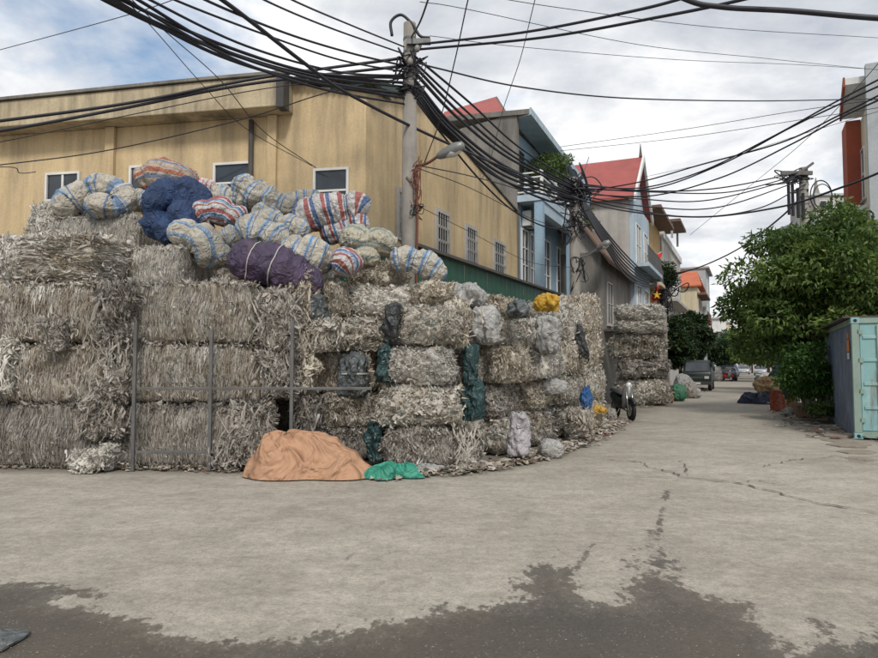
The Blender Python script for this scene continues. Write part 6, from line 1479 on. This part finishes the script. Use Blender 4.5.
litter('ground_litter', 'small stones and bits strewn over the open concrete', [(-100, 560), (200, 545), (500, 530), (878, 520)], 200, 1.3, 6, (0.003, 0.016), 0.002)
litter('ground_litter', 'grit and small leaves on the wet foreground', [(-100, 620), (200, 640), (500, 625), (900, 640)], 420, 0.5, 7, (0.002, 0.009), 0.002)
# ================================================================== container
tc0 = G(855, 439); cc0, tt0 = SC(tc0)
co = thing('shipping_container', 'pale teal shipping container with rusty dark blue side at the right edge', 'container', SP(cc0, tt0, 0.0), -A)
CW, CLn, CH = 2.44, 5.6, 2.55
def corr_panel(name, x, y0, y1, z0, z1, mat, nrm=-1, pitch=0.28, dep=0.036):
    vs, fs = [], []; y = y0; prof = [(0.0, 0), (0.34, 0), (0.5, 1), (0.84, 1), (1.0, 0)]
    pts = []
    while y < y1 - 1e-6:
        for s, d in prof[:-1]:
            yy = y + s * pitch
            if yy < y1: pts.append((yy, d * dep))
        y += pitch
    pts.append((y1, 0))
    for yy, d in pts: vs += [(x - nrm * d, yy, z0), (x - nrm * d, yy, z1)]
    fs = [(2 * i, 2 * i + 2, 2 * i + 3, 2 * i + 1) for i in range(len(pts) - 1)]
    return MB().add(vs, fs).build(name, mat, co)
corr_panel('side_panel', 0.03, 0.14, CLn - 0.14, 0.17, CH - 0.1, 'container_navy')
MB().box(0.08, CW - 0.08, 0.10, CLn - 0.1, 0.16, CH - 0.08).build('inner_box', 'container_navy', co)
for x in (0.0, CW - 0.14):
    for y in (0.0, CLn - 0.14): MB().box(x, x + 0.14, y, y + 0.14, 0.13, CH - 0.13).build('corner_post', 'container_edge', co, bevel=0.01)
    MB().box(x + 0.012, x + 0.128, 0.142, CLn - 0.142, 0.03, 0.165).build('bottom_rail', 'container_navy' if x == 0 else 'container_edge', co)
    MB().box(x + 0.012, x + 0.128, 0.142, CLn - 0.142, CH - 0.12, CH - 0.005).build('top_rail', 'container_edge', co)
for y in (0.0, CLn - 0.14):
    MB().box(0.142, CW - 0.142, y + 0.012, y + 0.128, 0.03, 0.165).build('end_sill', 'container_edge', co); MB().box(0.142, CW - 0.142, y + 0.012, y + 0.128, CH - 0.12, CH - 0.008).build('end_header', 'container_edge', co)
    for x in (0.0, CW - 0.14):
        for z in (0.0, CH - 0.128):
            cst = MB().box(x - 0.01, x + 0.15, y - 0.01, y + 0.15, z, z + 0.128).build('corner_casting', 'container_teal', co, bevel=0.012)
            if y == 0: m = MB(); m.tube([(x + 0.07, y - 0.014, z + 0.064), (x + 0.07, y - 0.011, z + 0.064)], 0.035, 12); m.build('casting_hole', 'interior_dark', cst)
# end doors facing the camera
for k, (xa_, xb_) in enumerate(((0.15, CW / 2 - 0.008), (CW / 2 + 0.008, CW - 0.15))):
    dr = MB().box(xa_, xb_, 0.045, 0.09, 0.175, CH - 0.13).build('door', 'container_teal', co, bevel=0.006)
    for z in (0.62, 1.12, 1.62, 2.1): MB().box(xa_ + 0.05, xb_ - 0.05, 0.02, 0.043, z, z + 0.07).build('door_rib', 'container_teal', dr, bevel=0.01)
    for q in (0.3, 0.72):
        xx = xa_ + (xb_ - xa_) * q; MB().tube([(xx, 0.005, 0.19), (xx, 0.005, CH - 0.15)], 0.018, 8).build('lock_rod', 'container_edge', dr, True)
    hx = xa_ if k == 0 else xb_
    for z in (0.35, 0.95, 1.6, 2.2): MB().box(hx - 0.05, hx + 0.05, 0.0, 0.04, z, z + 0.09).build('hinge', 'container_edge', dr)
m = MB(); n = 40; vs = []
for i in range(n + 1): y = 0.02 + (CLn - 0.04) * i / n; vs += [(0.01, y, CH + (0.012 if i % 2 else 0)), (CW - 0.01, y, CH + (0.012 if i % 2 else 0))]
m.add(vs, [(2 * i, 2 * i + 1, 2 * i + 3, 2 * i + 2) for i in range(n)]); m.build('roof_panel', 'roof_sheet', co)
m = MB().box(-0.12, CW * 0.6, 0.3, CLn + 0.1, CH + 0.02, CH + 0.05); m.build('roof_board', 'roof_sheet', co)
MB().box(0.012, 0.022, 0.62, 0.95, 1.85, 2.1).build('sticker', 'sticker_orange', co); MB().box(0.012, 0.022, 0.64, 0.93, 1.68, 1.82).build('sticker', 'sticker_white', co); MB().box(0.012, 0.022, 0.70, 0.88, 2.14, 2.26).build('sticker', 'sticker_orange', co)
# ================================================================== verge: kerb slabs, planter
kr = thing('verge_slab', 'broken concrete slabs sloping from the container to the road', 'slab', SP(1.62, 13.9), -A)
for k, (c0, t0, w, l, tl, zz) in enumerate([(0.05, -0.1, 0.75, 0.8, 7, 0.1), (0.0, 0.78, 0.7, 0.95, 10, 0.12), (-0.06, 1.85, 0.75, 0.8, 5, 0.1), (0.02, 2.75, 0.7, 0.9, 12, 0.13), (-0.05, 3.75, 0.62, 0.8, 6, 0.1), (-0.15, -1.2, 0.9, 1.0, 4, 0.08), (0.3, 1.4, 0.5, 0.6, -6, 0.12), (0.35, 3.2, 0.45, 0.7, -9, 0.12)]):
    rk = random.Random(k + 40); nn = rk.randint(5, 7)
    poly = [(w * 0.42 * (1 + rk.uniform(-0.25, 0.15)) * math.cos(2 * math.pi * i / nn + 0.4), l * 0.5 * (1 + rk.uniform(-0.25, 0.15)) * math.sin(2 * math.pi * i / nn + 0.4), 0) for i in range(nn)]
    s = MB().prism(poly, (0, 0, -0.14)).build('slab', 'kerb_concrete', kr, bevel=0.02); s.location = (c0 + 0.02, t0 + l / 2, zz - 0.085); s.rotation_euler = (math.radians(rk.uniform(-1.5, 1.5)), -math.radians(tl * 0.35), math.radians(rk.uniform(-30, 30)))
cp, tp_ = SC(G(800, 418))
pl = thing('brick_planter', 'low brick planter holding the bush beside the container', 'planter', SP(cp - 0.05, tp_ + 0.2), -A)
for (x0, x1, y0, y1) in ((0, 1.5, 0, 0.14), (0, 1.5, 1.86, 2.0), (0, 0.14, 0.142, 1.858), (1.36, 1.5, 0.142, 1.858)):
    MB().box(x0, x1, y0, y1, 0, 0.34).build('planter_wall', 'brick_planter', pl, bevel=0.01)
MB().box(-0.04, 1.54, -0.04, 0.16, 0.342, 0.39).build('coping', 'kerb_concrete', pl, bevel=0.01)
MB().box(0.142, 1.358, 0.162, 1.858, 0.02, 0.31).build('soil', 'soil', pl)
# ================================================================== refuse on the right verge
def gb(name, x0, x1, y0, y1, mat, label, cat, seed, wr=0.14, thick=1.0, yb=None, power=2.4):
    Y = G((x0 + x1) / 2, yb or y1).y
    o = px_blob(name, x0, x1, y0, y1, Y, mat, label, cat, seed, thick, wr, ground_it=True, power=power); return o
def drape_px(name, x0, x1, y0, y1, mat, label, seed, cat, ratio=1.0):
    a, b = G(x0, y1), G(x1, y1); pk = P((x0 + x1) / 2, y0, a.y).z; rx = (b.x - a.x) / 2
    return drape(name, label, mat, ((a.x + b.x) / 2, a.y + rx * ratio * 0.8, 0), rx, rx * ratio, max(0.06, pk), seed, (rx * 0.2, 0), 2.2, 6, cat, max(0.05, pk * 0.42), 0.6)
drape_px('cloth_heap', 748, 776, 394, 404, 'tarp_navy', 'dark navy cloth spread on the right of the road', 31, 'cloth', 0.8)
drape_px('plastic_sheet', 774, 785, 394, 411, 'bag_red', 'orange-red plastic sheet slumped against the planter', 32, 'plastic sheet', 0.7)
gb('plastic_bag', 784, 793, 407, 416, 'bag_white', 'small blue-white bag on the kerb under the bush', 'bag', 33)
gb('cardboard_heap', 756, 778, 377, 393, 'carton_brown', 'brown cardboard heap on the right verge', 'cardboard', 34, 0.2, 0.9, 393)
gb('plastic_bag', 772, 792, 366, 392, 'tarp_navy', 'dark blue sack behind the brown cardboard heap', 'bag', 35, 0.14, 0.9, 391)
gb('plastic_bag', 774, 790, 361, 376, 'bag_blue', 'bright blue bundle on the right verge under the trees', 'bag', 36, 0.14, 0.9, 387)
gb('white_bag', 760, 773, 367, 379, 'bag_white', 'greyish white sack behind the brown cardboard heap', 'bag', 37, 0.12, 1.0, 385)
gb('plastic_bag', 776, 786, 390, 399, 'bag_grey', 'grey bag beside the navy cloth', 'bag', 38, 0.14, 1.0, 399)
for k, (x0, x1, y0, y1, mt, lb) in enumerate([(784, 796, 384, 400, 'tarp_navy', 'dark sack between the orange sheet and the blue bundle'), (787, 797, 395, 408, 'carton_brown', 'small crushed carton left of the planter'), (764, 772, 383, 392, 'bag_white', 'small white bag at the front of the cardboard heap'), (755, 761, 376, 384, 'bag_teal', 'dark greenish bag at the road edge before the far right car'), (786, 798, 372, 386, 'bag_blue', 'blue tarpaulin lump behind the orange sheet under the tree'), (768, 776, 395, 401, 'bag_film', 'clear film scrap lying on the navy cloth'), (757, 764, 367, 374, 'bag_red', 'reddish bundle far along the right verge')]):
    gb('plastic_bag' if 'bag' in mt else 'refuse_lump', x0, x1, y0, y1, mt, lb, 'refuse', 300 + k, 0.2, 0.9, y1)
for k, (x0, x1, y0, y1, mt, lb) in enumerate([(690, 700, 388, 398, 'bag_white', 'white bag on the road before the dark truck'), (726, 732, 369, 377, 'bag_white', 'white sack heap beside the dark parked car'), (664, 673, 392, 403, 'carton_brown', 'brown carton scrap leaning on the separate stack'), (607, 616, 408, 421, 'bag_film', 'clear film bag at the foot of the last stack')]):
    gb('plastic_bag' if 'bag' in mt else 'refuse_lump', x0, x1, y0, y1, mt, lb, 'refuse', 320 + k, 0.2, 0.9, y1)
# refuse on the left past the separate stack
gb('plastic_bag', 671, 686, 384, 401, 'bag_green', 'dark green sack at the foot of the separate stack', 'bag', 41, 0.1)
gb('white_bag', 675, 693, 371, 393, 'bag_white', 'white sack heap behind the dark green sack', 'bag', 42, 0.14, 1.0, 397)
gb('white_bag', 684, 697, 382, 398, 'bag_film', 'clear bag right of the dark green sack', 'bag', 43, 0.14)
gb('white_bag', 712, 722, 368, 382, 'bag_white', 'white sacks piled beyond the dark truck', 'bag', 44, 0.2, 1.0, 381)
gb('white_bag', 719, 727, 371, 379, 'bag_lilac', 'pale sack between the white sacks and the parked cars', 'bag', 45, 0.2, 1.0, 378)
# ================================================================== vehicles
def wheel(parent, c, r, w, axis):
    ax = Vector(axis); c = Vector(c)
    o = MB(); o.tube([c - ax * w / 2, c - ax * w * 0.35, c + ax * w * 0.35, c + ax * w / 2], [r * 0.9, r, r, r * 0.9], 18); t = o.build('wheel', 'rubber', parent, True)
    MB().tube([c - ax * (w / 2 + 0.012), c + ax * (w / 2 + 0.012)], r * 0.55, 14).build('rim', 'chrome', t); return t
def loft(secs):
    """secs: list of closed rings of equal length"""
    m = MB(); n = len(secs[0]); vs = [p for s in secs for p in s]; fs = []
    for k in range(len(secs) - 1):
        for i in range(n): fs.append((k * n + i, k * n + (i + 1) % n, (k + 1) * n + (i + 1) % n, (k + 1) * n + i))
    fs += [tuple(reversed(range(n))), tuple(range((len(secs) - 1) * n, len(secs) * n))]; return m.add(vs, fs)
def ring(y, hw, z0, z1, tw=None, r=0.08):
    tw = tw if tw is not None else hw
    return [(-hw, y, z0 + r), (-hw + r, y, z0), (hw - r, y, z0), (hw, y, z0 + r), (hw, y, z0 + (z1 - z0) * 0.5), (tw, y, z1 - r), (tw - r, y, z1), (-tw + r, y, z1), (-tw, y, z1 - r), (-hw, y, z0 + (z1 - z0) * 0.5)]
def light_truck(label, base, rz):
    o = thing('light_truck', label, 'truck', base, rz)      # front towards -y
    hw = 0.82
    loft([ring(0.0, hw * 0.94, 0.42, 1.0), ring(0.06, hw, 0.40, 1.12), ring(0.42, hw, 0.40, 1.72, hw * 0.86), ring(0.62, hw, 0.40, 1.84, hw * 0.86), ring(1.55, hw, 0.40, 1.86, hw * 0.88), ring(1.62, hw * 0.98, 0.42, 1.80, hw * 0.86)]).build('cab', 'truck_green', o, True, 0.01)
    m = MB(); m.quad((-hw * 0.80, 0.075, 1.16), (hw * 0.80, 0.075, 1.16), (hw * 0.74, 0.385, 1.68), (-hw * 0.74, 0.385, 1.68)); w_ = m.build('windshield', 'car_glass', o); md = w_.modifiers.new('s', 'SOLIDIFY'); md.thickness = 0.04
    for s in (-1, 1):
        m = MB(); m.quad((s * (hw + 0.004), 0.42, 1.15), (s * (hw + 0.004), 1.4, 1.15), (s * (hw * 0.90 + 0.02), 1.4, 1.68), (s * (hw * 0.9 + 0.02), 0.6, 1.68)); m.build('side_window', 'car_glass', o)
        MB().box(s * 0.56 - 0.13, s * 0.56 + 0.13, -0.03, 0.02, 0.72, 0.88).build('headlight', 'headlight', o, bevel=0.02)
        MB().box(s * (hw + 0.14) - 0.06, s * (hw + 0.14) + 0.06, 0.28, 0.33, 1.2, 1.45).build('mirror', 'seat_vinyl', o, bevel=0.01)
    MB().box(-hw, hw, -0.10, 0.0, 0.36, 0.56).build('bumper', 'pipe_dark', o, bevel=0.02); MB().box(-0.35, 0.35, -0.02, 0.01, 0.74, 0.86).build('grille', 'pipe_dark', o); MB().box(-0.22, 0.22, -0.115, -0.102, 0.40, 0.52).build('number_plate', 'plate_white', o)
    b = MB().box(-hw, hw, 1.72, 4.4, 0.62, 0.72).build('bed_floor', 'truck_green', o)
    for (x0, x1, y0, y1) in ((-hw, -hw + 0.05, 1.72, 4.4), (hw - 0.05, hw, 1.72, 4.4), (-hw + 0.052, hw - 0.052, 1.72, 1.77), (-hw + 0.052, hw - 0.052, 4.35, 4.4)): MB().box(x0, x1, y0, y1, 0.722, 1.75).build('bed_side', 'truck_green', o)
    for y in (0.75, 3.5):
        for s in (-1, 1): wheel(o, (s * (hw - 0.12), y, 0.30), 0.30, 0.2, (1, 0, 0))
    return o
def car(label, base, rz, mat, L=4.2, hw=0.85, h=1.48):
    o = thing('parked_car', label, 'car', base, rz, 'vehicles parked down the street')
    loft([ring(0, hw * 0.8, 0.35, 0.7), ring(0.15, hw * 0.95, 0.25, 0.82), ring(1.1, hw, 0.22, 0.98), ring(L - 1.0, hw, 0.22, 1.02), ring(L - 0.1, hw * 0.94, 0.28, 0.95), ring(L, hw * 0.82, 0.38, 0.85)]).build('body', mat, o, True)
    loft([ring(0.95, hw * 0.88, 0.93, 0.99, hw * 0.8, 0.02), ring(1.75, hw * 0.86, 0.95, h - 0.03, hw * 0.7, 0.05), ring(2.9, hw * 0.86, 0.95, h, hw * 0.7, 0.05), ring(L - 0.55, hw * 0.86, 0.96, 1.05, hw * 0.8, 0.02)]).build('cabin', 'car_glass', o, True)
    loft([ring(1.72, hw * 0.7, h - 0.06, h + 0.01, hw * 0.62, 0.02), ring(2.95, hw * 0.7, h - 0.04, h + 0.03, hw * 0.62, 0.02)]).build('roof', mat, o, True)
    for s in (-1, 1):
        MB().box(s * hw * 0.66 - 0.16, s * hw * 0.66 + 0.16, 0.03, 0.12, 0.58, 0.74).build('headlight', 'headlight', o, bevel=0.02)
        for y in (0.8, L - 0.8): wheel(o, (s * (hw - 0.1), y, 0.31), 0.31, 0.2, (1, 0, 0))
    MB().box(-0.25, 0.25, -0.01, 0.02, 0.42, 0.54).build('number_plate', 'plate_white', o)
    return o
ct, tt = SC(G(703, 391)); light_truck('dark green light truck parked facing the camera by the left pavement', SP(ct - 0.35, tt + 0.2), -A)
for k, (px, py, dc, mat, lab) in enumerate([(733, 381, -0.5, 'car_dark', 'dark parked car just beyond the white sacks'), (736.5, 377, -0.6, 'car_blue', 'dark blue parked car behind the first dark one'), (744, 374.5, 0.0, 'car_silver', 'silver car far down the middle of the street'), (751.5, 375.5, 1.2, 'car_silver', 'pale car parked far down on the right')]):
    ct, tt = SC(G(px, py)); car(lab, SP(ct + dc, tt), -A, mat)
def motorbike(label, base, rz, mat='seat_vinyl', s=1.0):
    o = thing('motorbike', label, 'motorbike', base, rz); o.scale = (s, s, s)     # front towards -y
    wheel(o, (0, -0.62, 0.29), 0.29, 0.09, (1, 0, 0)); wheel(o, (0, 0.62, 0.29), 0.29, 0.10, (1, 0, 0))
    for q in (-1, 1): MB().tube([(q * 0.08, -0.62, 0.29), (q * 0.08, -0.42, 0.92)], 0.024, 8).build('fork', 'chrome', o, True)
    loft([ring(-0.52, 0.05, 0.62, 0.95, 0.05, 0.01), ring(-0.40, 0.17, 0.35, 0.98, 0.13, 0.04), ring(-0.32, 0.16, 0.34, 0.96, 0.12, 0.04)]).build('leg_shield', 'lamp_shell', o, True)
    loft([ring(-0.3, 0.08, 0.36, 0.5, 0.07, 0.03), ring(0.05, 0.11, 0.30, 0.62, 0.1, 0.04), ring(0.4, 0.13, 0.34, 0.74, 0.11, 0.04), ring(0.9, 0.07, 0.6, 0.76, 0.06, 0.03)]).build('body', mat, o, True)
    loft([ring(-0.02, 0.10, 0.68, 0.76, 0.09, 0.03), ring(0.3, 0.13, 0.72, 0.82, 0.12, 0.04), ring(0.85, 0.10, 0.78, 0.87, 0.09, 0.03)]).build('seat', 'seat_vinyl', o, True)
    MB().tube(catmull([(-0.36, -0.28, 1.02), (-0.12, -0.40, 1.04), (0.12, -0.40, 1.04), (0.36, -0.28, 1.02)], 5), 0.018, 8).build('handlebar', 'pipe_dark', o, True)
    MB().tube([(0, -0.52, 0.96), (0, -0.46, 0.97), (0, -0.38, 0.97)], [0.07, 0.10, 0.06], 12).build('headlight', 'headlight', o, True)
    for q in (-1, 1): m = MB(); m.tube([(q * 0.2, -0.36, 1.03), (q * 0.30, -0.36, 1.22)], 0.008, 5); m.box(q * 0.30 - 0.055, q * 0.30 + 0.055, -0.37, -0.35, 1.2, 1.28); m.build('mirror', 'pipe_dark', o)
    m = MB(); m.tube([(math.cos(a) * 0, -0.62 + math.cos(a) * 0.33, 0.29 + math.sin(a) * 0.33) for a in np.linspace(0.3, 2.6, 12)], 0.05, 8); m.build('mudguard', mat, o, True)
    MB().tube([(0.13, 0.1, 0.25), (0.14, 0.85, 0.36)], [0.03, 0.05], 8).build('exhaust', 'chrome', o, True); MB().tube([(-0.06, 0.15, 0.3), (-0.22, 0.2, 0.005)], 0.014, 6).build('stand', 'chrome', o)
    return o
g = G(625, 421); motorbike('parked motorbike seen head on between the two bale stacks', (g.x + 0.12, g.y + 0.6, 0), A * 0.2)
g = G(728, 380); motorbike('parked motorbike near the pale sacks far down the street', (g.x, g.y, 0), 0.6, 'car_blue')
g = G(723, 381); motorbike('reddish parked motorbike right beside the white sacks', (g.x, g.y - 1.0, 0), 0.2, 'flag_red')
